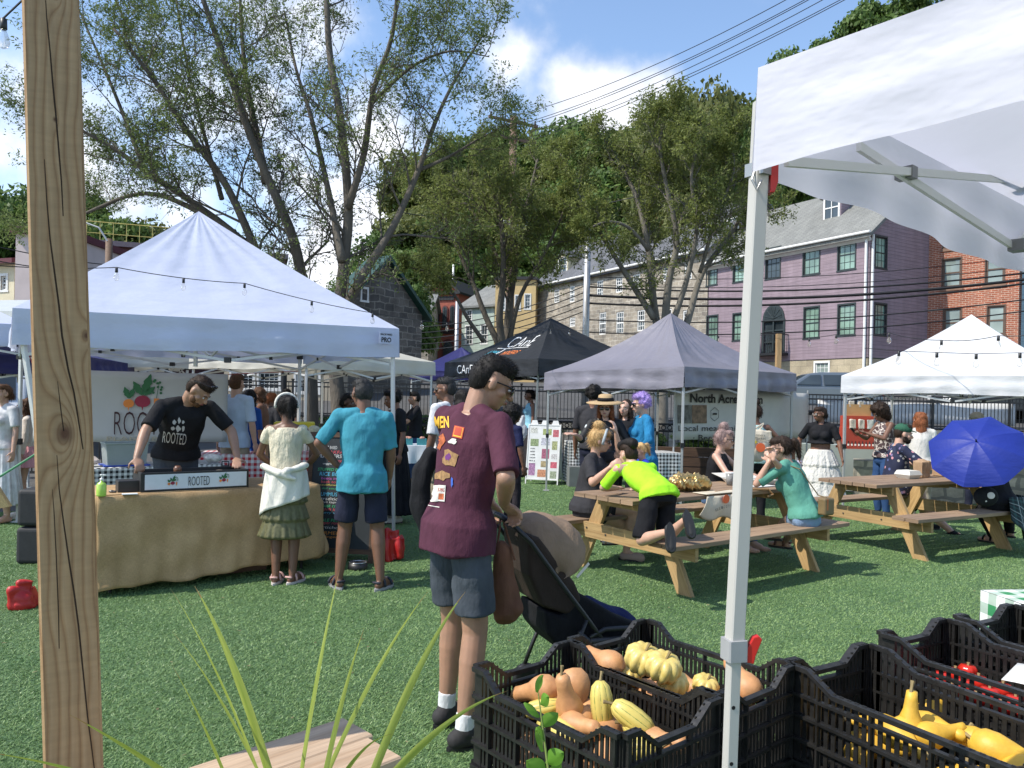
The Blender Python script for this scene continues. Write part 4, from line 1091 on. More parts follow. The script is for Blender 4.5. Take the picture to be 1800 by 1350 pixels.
# grey tent
gt=tentcloth('grey_tent_cloth',(.21,.20,.235),.10,.42);gv=tentcloth('grey_valance_cloth',(.13,.125,.145),.08,.5)
Gn,Gl,Gr,Gb=(2.47,11.05),(.55,13.2),(4.86,13.15),(2.9,15.3)
GT,GTc=tent('grey pop-up tent pitched over the farm meat stall',[Gl,Gn,Gr,Gb],[1.73,1.79,1.80,1.76],3.10,.30,gt,tube_g,seed=9,wr=.014,sag=.24,valm=gt,hem=.015)
m=MB();rp=Vector((2.705,13.17,3.10));nn_=Vector((Gn[0],Gn[1],2.09))
# white tent on the right
Wc=Vector((7.15,12.0));Wl,Wn=(5.03,11.75),(7.35,9.87);Wr,Wb=(9.27,12.25),(6.95,14.13)
white2=tentcloth('bright_white_cloth',(.70,.70,.71),.25)
WT,_=tent('bright white tent pitched beside the fence under two strings of bulbs',[Wl,Wn,Wr,Wb],[1.77,1.76,1.78,1.8],3.04,.26,white2,tube_g,seed=10,wr=.012,sag=.16)
# ---- near white tent, top right (its near corner and two sides are in view)
N0=(.545,1.75);e1=Vector((.64,-.77));e2=Vector((.77,.64));S_=3.05
nc=[Vector(N0)+e1*0,Vector(N0)+e1*S_,Vector(N0)+e1*S_+e2*S_,Vector(N0)+e2*S_]
near_w=tentcloth('near_tent_cloth',(.70,.69,.76),.42,.5)
NTt,NTc=tent('nearest white tent whose corner and leg fill the right foreground',[tuple(c) for c in nc],[2.105,2.11,2.11,2.10],2.98,.24,near_w,M('near_leg_enamel',(.45,.435,.40),.4,.04,3),truss=False,seed=14,wr=.006,sag=.08,nu=60,nv=30,legs=(1,2,3),legr=.017)
nleg=M('near_leg_enamel',(.45,.435,.40),.4,.04,3);nbar=M('near_bar_enamel',(.72,.71,.68),.4,.04,3)
top=P(1338,300,1.78);bot=P(1290,1150,1.73);ft=P(1262,1900,1.72);ft.z=.01
upv=Vector((-.25,1,0)).normalized()
m=MB();m.bar(bot,top+Vector((0,0,.16)),.034,.034,up=upv,bev=.003);L1=m.build('leg',nleg,NTt)
m=MB();m.bar(ft,bot+Vector((0,0,.02)),.026,.026,up=upv,bev=.002)
L2=m.build('inner_leg',nleg,L1)
m=MB()
dleg=(ft - bot).normalized()
fn_=(Vector((1,0,0)) - dleg*dleg.x);frontn=Vector((0,-1,0)); 
sx_=dleg.cross(upv).normalized();un_=sx_.cross(dleg).normalized()
for k_ in range(7):
    c=bot+dleg*(.115+.125*k_) - un_*.0135 - sx_*.004
    m.lathe([(.0045,-.0005),(.0045,.0006)],c,-un_,12)
m.build('leg_hole',M('hole_black',(.005,.005,.005),.9),L2)
m=MB();m.bar(bot - dleg*-.0+Vector((0,0,-.012)),bot+Vector((0,0,.035)),.046,.044,up=upv,bev=.003);m.build('leg_clamp',M('grey_clamp',(.33,.33,.33),.5),L1)
redp=M('red_plastic',(.50,.02,.015),.35,.05)
cl=bot+Vector((.02,-.012,.012))
m=MB();m.prism([cl+Vector((a,0,b)) for a,b in ((.004,-.026),(.022,-.03),(.026,-.012),(.040,.026),(.032,.034),(.020,.030),(.006,.004))],(0,.018,0));bevel(m.build('clamp_lever',redp,L1),.002)
m=MB();m.prism([top+Vector((a,-.02,b)) for a,b in ((.016,-.055),(.026,-.055),(.034,-.03),(.034,.01),(.028,.03),(.016,.03))],(0,.03,0));bevel(m.build('slider_lever',redp,L1),.002)
m=MB();m.box(top+Vector((0,0,.0)),(.052,.052,.03),.6);m.tube([top+Vector((-.02,-.02,.0)),top+Vector((-.03,-.03,-.03)),top+Vector((-.02,-.035,-.055)),top+Vector((-.008,-.03,-.03))],.003,6)
m.build('corner_bracket',M('zinc',(.35,.35,.34),.4,.1,metal=.7),L1)
# scissor bars of the far side frame (they stand in the plane of the second side)
a2,b2=Vector(N0)+e1*.04,Vector(N0)+e1*.04+e2
def side(px,py):return PL(px,py,a2,b2)
s1,s2,s3,s4=side(1382,284),side(1790,318),side(1520,255),side(1790,432)
m=MB();m.bar(s1,s2,.012,.022);m.bar(s2,s2+(s2 - s1)*.9,.012,.022);tr=m.build('truss',nbar,NTt)
m=MB();off2=Vector((e1.x,e1.y,0))*-.016
m.bar(s3+off2,s4+off2,.012,.024);m.bar(s4+off2,s4+off2+Vector((e2.x*.6,e2.y*.6,.28)),.012,.022);tr2=m.build('truss',nbar,NTt)
zk=M('zinc_joint',(.20,.20,.20),.45,.1,metal=.3)
m=MB();m.box(side(1603,303)+off2,(.035,.05,.034),.7);m.box(s2,(.05,.05,.035),.7);m.box(s4,(.06,.05,.04),.7);m.build('truss_joint',zk,tr)
c_=Vector((nc[0].x+nc[2].x,nc[0].y+nc[2].y))/2
m=MB();m.bar(s2+Vector((0,0,.14)),Vector((c_.x,c_.y,2.55)),.014,.024);m.bar(s2,Vector((c_.x,c_.y,2.2)),.014,.024);m.build('roof_bar',nleg,NTt)

# ================================================================= WOODEN POSTS
t=NT('pine_post');sx=t.new('ShaderNodeSeparateXYZ');t.l.new(t.tc.outputs['UV'],sx.inputs[0])
U_,V_=sx.outputs[0],sx.outputs[1]
wob=t.noise(t.mapping('UV',(1.6,3,1)),1.0,3);fine=t.noise(t.mapping('UV',(3,60,1)),1.6,4)
g=t.math('ADD',t.math('MULTIPLY',V_,62.0),t.math('MULTIPLY',wob,5.0))
KN=[(None,None)]
pine_nodes=(t,U_,V_,g,fine)
POST_KNOTS=[]
def finish_pine(knots):
    t,U_,V_,g,fine=pine_nodes;dark=None
    for (ku,kv,r,amp) in knots:
        du=t.math('MULTIPLY',t.math('SUBTRACT',U_,ku),.42);dv=t.math('SUBTRACT',V_,kv)
        d=t.math('SQRT',t.math('ADD',t.math('MULTIPLY',du,du),t.math('MULTIPLY',dv,dv)))
        w=t.math('POWER',2.718,t.math('MULTIPLY',t.math('DIVIDE',d,r*1.4),-1.0))
        g=t.math('ADD',g,t.math('MULTIPLY',w,amp))
        du2=t.math('MULTIPLY',t.math('SUBTRACT',U_,ku),.72);d2=t.math('SQRT',t.math('ADD',t.math('MULTIPLY',du2,du2),t.math('MULTIPLY',dv,dv)))
        kk=t.math('SUBTRACT',1.0,t.math('SMOOTH_MIN',t.math('DIVIDE',d2,r),1.0,.25),clamp=True)
        dark=kk if dark is None else t.math('MAXIMUM',dark,kk)
    band=t.math('FRACT',g)
    cc=t.ramp(band,[(0.0,(.29,.16,.07)),(.22,(.39,.24,.115)),(.7,(.43,.275,.14)),(.93,(.355,.205,.092)),(1.0,(.29,.16,.07))])
    cc=t.mix(1.0,cc,t.ramp(fine,[(.3,(.86,)*3),(.7,(1.08,)*3)]),'MULTIPLY')
    n5=t.noise(t.mapping('UV',(90,12,1)),1.0,3)
    cc=t.mix(1.0,cc,t.ramp(n5,[(.35,(.93,)*3),(.65,(1.05,)*3)]),'MULTIPLY')
    cc=t.mix(t.math('MULTIPLY',dark,1.3,clamp=True),cc,(.11,.045,.018));t.col(cc)
    t.b.inputs['Roughness'].default_value=.75;t.bump(t.math('ADD',t.math('MULTIPLY',band,.6),t.math('ADD',fine,n5)),.35,.0015)
    return t.m
pt,pb=P(82,-260,1.42),P(160,2300,1.29);pb.z=.01
dpost=(pt - pb).normalized();wp=.0885
L_post=(pt - pb).length
POSTF=Vector((.50,-.866,0))
sdp=dpost.cross(-POSTF).normalized()
PFA=(pb.x+POSTF.x*wp/2,pb.y+POSTF.y*wp/2)

def post_uv(px,py):
    # ray meets the post's camera side, a plane holding dpost and sdp
    n=dpost.cross(sdp).normalized();o=Vector((0,0,CAMH));r=ray(px,py)
    if n.dot(POSTF)<0:n=-n
    c=pb+n*(wp/2);t_=(c - o).dot(n)/r.dot(n);q=o+r*t_
    return ((q - pb).dot(dpost),(q - pb).dot(sdp)+wp/2)
k1,k2,k3,k4=post_uv(114,762),post_uv(97,210),post_uv(152,590),post_uv(100,-10)
pine=finish_pine([(k1[0],k1[1],.0185,7.0),(k2[0],k2[1],.005,1.2),(k3[0],k3[1],.008,3.0),(k4[0],k4[1],.008,3.0)])
PT=thing('wooden_post','thick squared pine post with a dark knot filling the left foreground','post',(pb.x,pb.y,0))
m=MB();fy=POSTF;fy=(fy - dpost*fy.dot(dpost)).normalized()
h_=wp/2;b_=.004
prof=[(-h_+b_,h_),(h_ - b_,h_),(h_,h_ - b_),(h_,-h_+b_),(h_ - b_,-h_),(-h_+b_,-h_),(-h_,-h_+b_),(-h_,h_ - b_)]
NS=40
vs=[]
for i in range(NS+1):
    q=pb.lerp(pt,i/NS)
    vs+=[q+sdp*a+fy*b for a,b in prof]
fs,us=[],[]
for i in range(NS):
    acc=b_
    for k in range(8):
        j=(k+1) % 8;e=math.hypot(prof[j][0] - prof[k][0],prof[j][1] - prof[k][1]);u0,u1=L_post*i/NS,L_post*(i+1)/NS
        fs.append((i*8+k,i*8+j,(i+1)*8+j,(i+1)*8+k));us.append([(u0,acc),(u0,acc+e),(u1,acc+e),(u1,acc)]);acc+=e
fs.append(tuple(range(NS*8,NS*8+8)));us.append([(0,0)]*8)
m.add(vs,fs,us);m.build('timber',pine,PT)
crk=M('crack_shadow',(.035,.018,.008),.95,.2)
def crack(pts,w):
    m=MB();P3=[]
    for x,y in pts:
        u,v=post_uv(x,y);P3.append(pb+dpost*u+sdp*(v - wp/2)+fy*(wp/2+.0004))
    for i in range(len(P3) - 1):
        wa=w*(.35+.65*math.sin(math.pi*(i+.01)/len(P3)));wb_=w*(.35+.65*math.sin(math.pi*(i+1.01)/len(P3)))
        m.quad(P3[i] - sdp*wa/2,P3[i]+sdp*wa/2,P3[i+1]+sdp*wb_/2,P3[i+1] - sdp*wb_/2)
    m.build('crack',crk,PT)
crack([(79,-20),(82,30),(88,90),(93,150),(98,200),(103,260),(108,320),(111,380)],.0026)
crack([(78,280),(82,350),(88,420),(96,480),(104,540),(109,590),(120,650),(130,690),(138,740),(146,790)],.003)
crack([(101,670),(107,720),(112,758)],.0018)
crack([(100,800),(104,860),(112,920),(122,990),(130,1040),(138,1100),(146,1180),(154,1260),(166,1352)],.0026)
crack([(92,860),(95,900),(99,980),(103,1080),(104,1140)],.0016)
# far timber posts that carry the bulbs
def timber_post(label,px,ytop,Y,zb=0.0,w=.11):
    q=P(px,ytop,Y);T=MB();T.bar((q.x,Y,zb),(q.x,Y,q.z),w,w,up=(0,1,0),bev=.006)
    o=T.build('wooden_post',wood('post_pine',(.42,.27,.13),(.30,.17,.075),1),None,origin=(q.x,Y,zb));tag(o,label,'post');return Vector((q.x,Y,q.z))
postR=timber_post('squared pine post carrying bulb strings beside the grey tent',1369,587,17.2)
postM=timber_post('slim pine post standing behind the left part of the fence',1502,655,19.5,w=.09) if False else None

# ================================================================= UTILITY POLES AND WIRES
def upole(label,px,ytop,Y,r,mat,arms=(),name='utility_pole'):
    q=P(px,ytop,Y);T=thing(name,label,'utility pole',(q.x,Y,0));m=MB();m.tube([(q.x,Y,0),(q.x,Y,q.z)],[r*1.25,r],12);m.build('pole',mat,T,smooth=True)
    for (dy,L,ang) in arms:
        m=MB();c=Vector((q.x,Y - r,q.z - dy));d=Vector((math.cos(ang),math.sin(ang),0))*L/2;m.bar(c - d,c+d,.1,.12)
        a_=m.build('crossarm',mat,T);m=MB()
        for k in (-.9,-.45,.45,.9):m.lathe([(.04,0),(.06,.05),(.03,.1),(.05,.16),(.02,.2)],c+d*k+Vector((0,0,.06)),(0,0,1),8)
        m.build('insulator',M('insulator',(.05,.04,.04),.3),a_)
    return q,T
oldwood=wood('pole_wood',(.16,.10,.065),(.09,.055,.04))
pq,PTm=upole('tall brown wooden utility pole with crossarms and a grey transformer',903,205,36,.17,oldwood,((.3,2.6,.5),(1.1,2.4,.5)))
m=MB();c=P(917,410,36);m.lathe([(.0,-.45),(.3,-.45),(.32,-.4),(.32,.4),(.28,.47),(0,.5)],(c.x,35.75,c.z),(0,0,1),16);m.lathe([(.0,-.4),(.27,-.4),(.28,.4),(0,.45)],(c.x - .75,35.8,c.z+.1),(0,0,1),14)
m.build('transformer',M('transformer_grey',(.5,.52,.54),.4,.05),PTm,smooth=True)
mq,_=upole('slim galvanised metal pole rising behind the black tent',1034,385,25,.10,M('galvanised',(.42,.42,.42),.4,.15,3,metal=.5))
fq,_=upole('thin grey pole standing before the brick firehouse',804,530,40,.10,M('galvanised',(.42,.42,.42),.4,.15,3,metal=.5))
tq,_=upole('thin white flagpole mast on the hillside above the firehouse',797,465,76,.09,white)
sq,ST_=upole('wooden street pole with a curved lamp arm beside the burgundy building',192,420,26,.11,oldwood)
m=MB();m.tube([sq+Vector((0,-.1,-.1)),sq+Vector((-.3,-.1,.35)),sq+Vector((-1.0,-.1,.6)),sq+Vector((-1.5,-.1,.6))],.03,6);a_=m.build('lamp_arm',tube_g,ST_)
m=MB();m.ell(sq+Vector((-1.65,-.1,.58)),(.28,.12,.08));m.build('lamp_head',tube_g,a_,smooth=True)
m=MB();q=P(500,640,17);m.tube([(q.x,17,0),(q.x,17,2.6)],.06,10);tag(m.build('lamp_post',iron,None,origin=(q.x,17,0)),'black lamp post standing behind the cream tent pole','lamp post')
wirem=M('cable_black',(.008,.008,.009),.6)
def wire(a,b,sag,r,label,group,name='overhead_wire',n=20):
    m=MB();m.tube([a.lerp(b,i/n) - Vector((0,0,sag*4*(i/n)*(1 - i/n))) for i in range(n+1)],r,5)
    return tag(m.build(name,wirem,None,origin=a),label,'wire',group)
for i,(y0,x1,y1) in enumerate(((190,1345,0),(208,1378,0),(213,1385,0),(228,1410,0),(236,1440,0),(243,1448,0))):
    a=P(903,y0+14,35.9);k_=1.35;b=P(903+(x1 - 903)*k_,y0+(y1 - y0)*k_,24);wire(a,b,.5,.014,'thin dark power line crossing the blue sky to the upper right','power lines across the sky')
for i,(yl,yr,r) in enumerate(((528,482,.028),(541,493,.045),(553,500,.035),(580,528,.02),(600,548,.02),(500,452,.012),(512,470,.012))):
    a=P(1034,yl - 24+i*2,25);b=P(1850,yr - 8,22.6);wire(a,b,.35,r,'heavy black cable strung across the front of the lilac house','cables before the lilac house','overhead_cable')
for i in range(5):
    a=P(1034,500+i*11,25);b=P(730,575+i*10,30);wire(a,b,.3,.018,'black cable running from the metal pole toward the firehouse','cables toward the firehouse','overhead_cable')
for i,(y0,x1,y1) in enumerate(((360,1120,345),(362,1010,348),(368,700,372))):
    wire(P(903,y0,35.8),P(x1,y1,33),.3,.02,'pale service wire leaving the wooden utility pole among the trees','service wires on the wooden pole')
for i,(xa,ya,xb,yb) in enumerate(((-40,425,330,470),(-40,452,300,474))):
    wire(P(xa,ya,14),P(xb,yb,17),.15,.01,'thin dark wire passing behind the wooden post at the left','wires at the left')
# ---- strings of bulbs
bulbglass=None
t=NT('bulb_glass');t.b.inputs['Base Color'].default_value=(.9,.85,.75,1);t.b.inputs['Transmission Weight'].default_value=.85;t.b.inputs['Roughness'].default_value=.05;t.b.inputs['IOR'].default_value=1.2;t.b.inputs['Alpha'].default_value=.38;t.b.inputs['Specular IOR Level'].default_value=1.0
bulbglass=t.m
def bulbs(label,pts,sag=.12,r=.005,blist=(),s=1.0):
    """pts: 3D points the string passes; bulbs at fractions along it"""
    T=thing('string_lights',label,'string lights',tuple(pts[0]));m=MB();path=[]
    for a,b in zip(pts,pts[1:]):
        for i in range(12):u=i/12;path.append(a.lerp(b,u) - Vector((0,0,sag*4*u*(1 - u))))
    path.append(pts[-1]);m.tube(path,r,5);m.build('cable',wirem,T)
    for q in blist:
        # nearest path point
        best=min(path,key=lambda p_:(p_ - q).length);q=best.copy()
        sk=MB();sk.lathe([(a*s,b*s) for a,b in ((.006,0),(.017,-.004),(.019,-.06),(.014,-.065))],q,(0,0,1),8);k=sk.build('socket',blk,T,smooth=True)
        gb=MB();gb.lathe([(a*s,b*s) for a,b in ((.013,-.06),(.016,-.07),(.030,-.105),(.034,-.135),(.026,-.16),(.006,-.172))],q,(0,0,1),10);gb.build('bulb',bulbglass,k,smooth=True)
def dpts(L):return [P(*q) for q in L]
bulbs('string of clear bulbs sweeping from the left white tent past the grey tent',dpts([(-60,462,5.2),(205,470,6.0),(430,498,6.6),(655,550,7.3),(805,568,10)])+dpts([(968,578,15),(1173,585,14.5)])+[postR+Vector((0,-.06,-.1))],.02,.0035,
      dpts([(203,470,6.0),(320,485,6.3),(432,498,6.6),(547,522,6.95),(655,550,7.3),(725,560,8.6),(779,566,9.6),(968,578,15),(1000,580,15),(1173,588,14.5),(1273,590,15.6)]),.62)
bulbs('upper string of clear bulbs from the pine post across the right white tent',[postR+Vector((0,-.06,-.12))]+dpts([(1470,588,13.5),(1563,585,12),(1655,598,10.4),(1755,590,9.6),(1860,580,9)]),.03,.005,
      dpts([(1412,595,15),(1470,588,13.5),(1563,585,12),(1655,598,10.4),(1755,590,9.6)]))
bulbs('lower string of clear bulbs draped along the right white tent',dpts([(1520,612,9.9),(1580,617,9.7),(1716,622,9.4),(1793,620,9.2),(1870,625,9)]),.0,.004,
      dpts([(1580,617,9.7),(1645,620,9.5),(1716,622,9.4),(1793,620,9.2)]))
m_=P(0,30,2.4);bulbs('dangling bulb on a twisted black cord beside the wooden post at the top left',dpts([(75,-30,2.9),(40,0,2.95),(0,38,3.0),(-60,60,3.0)]),.0,.004,dpts([(12,30,3.0)]),.7)
# ================================================================= PEOPLE
def unit_parts():
    pass
class Blob:
    """primitives that a voxel remesh fuses into one continuous surface"""
    def __init__(s):s.m=MB()
    def cap(s,p,q,r1,r2,flat_=False,n=14):
        p,q=Vector(p),Vector(q);d=q - p
        if flat_:s.m.tube([p,q],[r1,r2],n);return s
        d=d.normalized() if d.length>1e-6 else Vector((0,0,1));pts,rs=[],[]
        for t in (-1,-.86,-.5,0):pts.append(p+d*r1*t);rs.append(max(r1*math.sqrt(max(0,1 - t*t)),r1*.05))
        for t in (0,.5,.86,1):pts.append(q+d*r2*t);rs.append(max(r2*math.sqrt(max(0,1 - t*t)),r2*.05))
        s.m.tube(pts,rs,n);return s
    def ell(s,c,r,Rm=None):s.m.ell(c,r,Rm,16,10);return s
    def loft(s,secs,n=28):
        vs,fs=[],[]
        for c,rx,ry,Rm in secs:
            for j in range(n):a=6.28318*j/n;vs.append(c+Rm @ Vector((rx*math.cos(a),ry*math.sin(a),0)))
        for q in range(len(secs) - 1):
            for j in range(n):j2=(j+1) % n;fs.append((q*n+j,q*n+j2,(q+1)*n+j2,(q+1)*n+j))
        fs+=[tuple(range(n))[::-1],tuple(range((len(secs) - 1)*n,len(secs)*n))];s.m.add(vs,fs);return s
    def build(s,name,mat,parent,vox=.01,smooth=4,folds=0.0,seed=0,foldk=(30,30,12)):
        me=s.m.mesh('tmp');o=bpy.data.objects.new('tmp',me);COL.objects.link(o)
        md=o.modifiers.new('r','REMESH');md.mode='VOXEL';md.voxel_size=vox
        if smooth:sm=o.modifiers.new('s','SMOOTH');sm.factor=.5;sm.iterations=smooth
        bpy.context.view_layer.update()
        out=bpy.data.meshes.new_from_object(o.evaluated_get(bpy.context.evaluated_depsgraph_get()))
        bpy.data.objects.remove(o);bpy.data.meshes.remove(me)
        if len(out.vertices)==0:raise RuntimeError('empty blob '+name)
        if folds:
            n=len(out.vertices);co=np.empty(n*3,np.float32);out.vertices.foreach_get('co',co);co=co.reshape(-1,3)
            no=np.empty(n*3,np.float32);out.vertices.foreach_get('normal',no);no=no.reshape(-1,3);rs=np.random.RandomState(seed);d=0
            for k in range(7):
                w=rs.randn(3)*np.array(foldk)*(.6+.25*k);d=d+np.sin(co @ w+rs.rand()*6.28+1.5*np.sin(co @ (rs.randn(3)*9)))/(1+.35*k)
            co=co+no*(d*folds*.4)[:,None];out.vertices.foreach_set('co',co.astype(np.float32).ravel())
        out.name=name;return link_mesh(name,out,mat,parent,smooth=True)

def ik(S,T,a,b,hint):
    d=T - S;L=min(d.length,(a+b)*.995);d=d.normalized();x=(a*a - b*b+L*L)/(2*L);h=math.sqrt(max(0,a*a - x*x))
    hv=Vector(hint);hv=(hv - d*hv.dot(d));hv=hv.normalized() if hv.length>1e-5 else d.orthogonal().normalized()
    return S+d*x+hv*h,S+d*L
def skinmat(name,c):
    if name in MATS:return MATS[name]
    t=NT(name);n=t.noise(t.mapping('Object'),14,4);n2=t.noise(t.mapping('Object'),180,2)
    cc=t.ramp(n,[(.3,shade(c,.86)),(.7,(min(1,c[0]*1.12),c[1]*1.06,c[2]*1.04))]);t.col(cc);t.b.inputs['Roughness'].default_value=.48
    t.b.inputs['Subsurface Weight'].default_value=.08;t.b.inputs['Subsurface Radius'].default_value=(.02,.008,.004)
    t.bump(n2,.12,.002);MATS[name]=t.m;return t.m
def hairmat(name,c,stretch=(1,1,.15)):
    if name in MATS:return MATS[name]
    t=NT(name);v=t.mapping('Object',stretch);n=t.noise(v,150,4,.6);n2=t.noise(t.mapping('Object'),14,3)
    cc=t.ramp(n,[(.3,shade(c,.5)),(.7,shade(c,1.5))]);cc=t.mix(1.0,cc,t.ramp(n2,[(.3,(.75,)*3),(.7,(1.2,)*3)]),'MULTIPLY')
    t.col(cc);t.b.inputs['Roughness'].default_value=.62;t.b.inputs['Specular IOR Level'].default_value=.2;t.bump(n,.6,.004);MATS[name]=t.m;return t.m
SK=dict(fair=(.53,.325,.235),tan=(.35,.20,.13),brown=(.20,.095,.055),dark=(.105,.05,.032),mid=(.17,.085,.052))
for k_,c_ in SK.items():skinmat('skin_'+k_,c_)
HC=dict(black=(.012,.010,.009),dark=(.03,.018,.012),brown=(.10,.05,.025),blond=(.50,.32,.14),purple=(.38,.27,.58),auburn=(.22,.075,.03),grey=(.035,.034,.034),ash=(.32,.22,.20))
eyew=flat('eye_white',(.65,.62,.58),.3);eyed=flat('eye_dark',(.02,.012,.01),.2);lipm=M('lips',(.30,.10,.08),.45);lensm=glass('dark_lens',(.008,.008,.009),.08)
shadem=M('sunglass_frame',(.012,.011,.011),.3,.05)
SPL=dict(solesw=None)

def person(label,x,y,yaw,H=1.7,z0=0.0,skin='fair',hair=('short','dark'),top=None,sleeve=.45,bottom=None,shoes=None,lean=0,side=0,twist=0,head=(0,0),pel=None,
           armL=None,armR=None,legL=None,legR=None,girth=1.0,vox=.010,glasses=None,hem=.0,folds=.006,seed=1,scoop=.0,sole=None,toe=None,handL=None,handR=None,neckcol=None,fem=False,group=None,name='person',crop=0.0,strap=False,socks=None,face=True,belly=0.0):
    s=H/1.75;T=thing(name,label,'person',(x,y,z0),group)
    ya=R(yaw);fw,rt=Vector((math.sin(ya),math.cos(ya),0)),Vector((math.cos(ya),-math.sin(ya),0));up=Vector((0,0,1));O=Vector((x,y,z0))
    def Wd(v):return O+rt*v[0]+fw*v[1]+up*v[2]
    def Dr(v):return rt*v[0]+fw*v[1]+up*v[2]
    pel=Vector(pel) if pel is not None else Vector((0,0,.95*s))
    Rl=Matrix.Rotation(R(-twist),3,'Z') @ Matrix.Rotation(R(side),3,'Y') @ Matrix.Rotation(R(-lean),3,'X')
    Rh2=Matrix.Rotation(R(-twist*.4),3,'Z') @ Matrix.Rotation(R(side*.4),3,'Y') @ Matrix.Rotation(R(-lean*.4),3,'X')
    def TR(v):return pel+Rl @ (Vector(v)*s - Vector((0,0,.95*s)))       # standing-frame point -> leaned local
    def TH(v):return pel+Rh2 @ (Vector(v)*s - Vector((0,0,.95*s)))
    Bw=Matrix((rt,fw,up)).transposed()
    g=girth;sh=.185 if not fem else .162;g2=1+(g - 1)*.5
    joints={}
    shL,shR=TR((-sh*g2,-.005,1.43)),TR((sh*g2,-.005,1.43));nb=TR((0,-.012,1.475)); 
    hy,hp=head;RH=Matrix.Rotation(R(-hy),3,'Z') @ Matrix.Rotation(R(-hp),3,'X')
    hb=nb+(Rl @ Vector((0,.018,.036)))*s;hc=hb+RH @ (Vector((0,.022,.118))*s)
    def HD(v):return Wd(hc+RH @ (Vector(v)*s))
    RHw=Bw @ RH
    hipL,hipR=TH((-.092*g2,0,.93)),TH((.092*g2,0,.93))
    ua,fa,th,sk_=.275*s,.25*s,.43*s,.42*s
    def arm(sgn,S,spec):
        if spec is None:spec=((sgn*(.25+.05*(g - 1)),.03,pel.z/s - .10),(sgn*.5,-1,0))
        t,hint=spec;return ik(S,Vector(t),ua,fa,hint)
    elL,wrL=arm(-1,shL,armL if armL is not None else ((-sh*s - .07*g,.04,pel.z - .05*s),(-.5,-1,0)))
    elR,wrR=arm(1,shR,armR if armR is not None else ((sh*s+.07*g,.04,pel.z - .05*s),(.5,-1,0)))
    def leg(sgn,S,spec):
        if spec is None:spec=((sgn*.10*s,0,.085*s),(sgn*.1,1,0))
        t,hint=spec[0],spec[1];return ik(S,Vector(t),th,sk_,hint)
    knL,anL=leg(-1,hipL,legL);knR,anR=leg(1,hipR,legR)
    fr=1.0 if not fem else .86
    B=Blob()
    # torso
    Rtw,Rhw=Bw @ Rl,Bw @ Rh2
    tor=[(TH((0,-.005,.93)),(.150*g,.112*g,.105),Rhw)]
    def sec(z,rx,ry,yo=0.0):
        t_=max(0,min(1,(z - .92)/.22));t_=t_*t_*(3 - 2*t_);v=(0,yo,z);c=TH(v).lerp(TR(v),t_);Q=Rhw.to_quaternion().slerp(Rtw.to_quaternion(),t_).to_matrix()
        gg=g*(1 - t_)+g2*t_;return (Wd(c),rx*s*gg,ry*s*gg,Q)
    wz=.130 if fem else .140;cz=.148 if fem else .166;bl=belly
    bt_=1.0 if top is None else .965
    B.loft([sec(.84,.10,.08),sec(.87,.145,.105),sec(.94,.158,.115),sec(1.01,(.145+wz)/2+.004,.104+bl*.7,bl*.5),sec(1.08,wz,.098+bl,bl),sec(1.16,wz+.006,.100+bl*.7,bl*.5),sec(1.24,cz - .01,.106),sec(1.32,cz*bt_,.108),sec(1.39,(cz - .012)*bt_,.092),sec(1.43,cz - .056,.074,-.005),sec(1.465,.062,.06,-.01)])
    if fem:
        for q in (-1,1):B.ell(Wd(TR((q*.065,.085*g2,1.285))),Vector((.062,.055,.06))*s*g2,Rtw)
    for q_,S in ((-1,shL),(1,shR)):B.cap(Wd(TR((q_*.07,-.008,1.405))),Wd(S),.060*s,.054*s*fr*g2);B.cap(Wd(TR((q_*.028,-.016,1.475))),Wd(TR((q_*sh*.72,-.01,1.438))),.030*s,.030*s)
    B.cap(Wd(TR((0,-.01,1.40))),Wd(hc+RH @ (Vector((0,-.03,-.06))*s)),.062*s*fr,.054*s*fr)
    for S,E,Wr_ in ((shL,elL,wrL),(shR,elR,wrR)):
        B.cap(Wd(S),Wd(E),.050*s*fr*g2,.039*s*fr*g2);B.cap(Wd(E),Wd(E.lerp(Wr_,.35)),.040*s*fr*g2,.041*s*fr*g2);B.cap(Wd(E.lerp(Wr_,.35)),Wd(Wr_),.040*s*fr*g2,.026*s*fr)
    for S,K,A in ((hipL,knL,anL),(hipR,knR,anR)):
        B.cap(Wd(S),Wd(K),.080*s*g2,.057*s*g2);B.cap(Wd(K),Wd(K.lerp(A,.33)+(K - A).normalized().cross(Vector((1,0,0)))*.0),.056*s*g2,.057*s*g2);B.cap(Wd(K.lerp(A,.33)),Wd(A),.056*s*g2,.034*s)
    # head
    for c,r in (((0,-.010,.022),(.076,.095,.093)),((0,.026,-.035),(.060,.066,.082)),((0,.058,-.086),(.030,.026,.024)),((0,.080,.020),(.050,.014,.013)),((-.05,.052,-.028),(.02,.022,.02)),((.05,.052,-.028),(.02,.022,.02)),((-.079,-.006,-.010),(.012,.020,.032)),((.079,-.006,-.010),(.012,.020,.032))):
        B.ell(HD(c),Vector(r)*s,RHw)
    B.cap(HD((0,.088,.008)),HD((0,.110,-.030)),.009*s,.0155*s);B.ell(HD((0,.088,-.062)),Vector((.024,.012,.012))*s,RHw)
    # hands
    for S,E,Wr_,hs,sg in ((shL,elL,wrL,handL,-1),(shR,elR,wrR,handR,1)):
        hd=Dr(Wr_ - E).normalized();curl=.45;pn=None
        if hs is not None:
            if hs.get('dir') is not None:hd=Dr(Vector(hs['dir'])).normalized()
            curl=hs.get('curl',.45);pn=hs.get('palm')
        pn=Dr(Vector(pn)) if pn is not None else Dr(Vector((-sg,.2,0)))
        pn=(pn - hd*pn.dot(hd));pn=pn.normalized() if pn.length>.05 else hd.orthogonal().normalized()
        wv=hd.cross(pn).normalized()*sg*-1      # towards the thumb
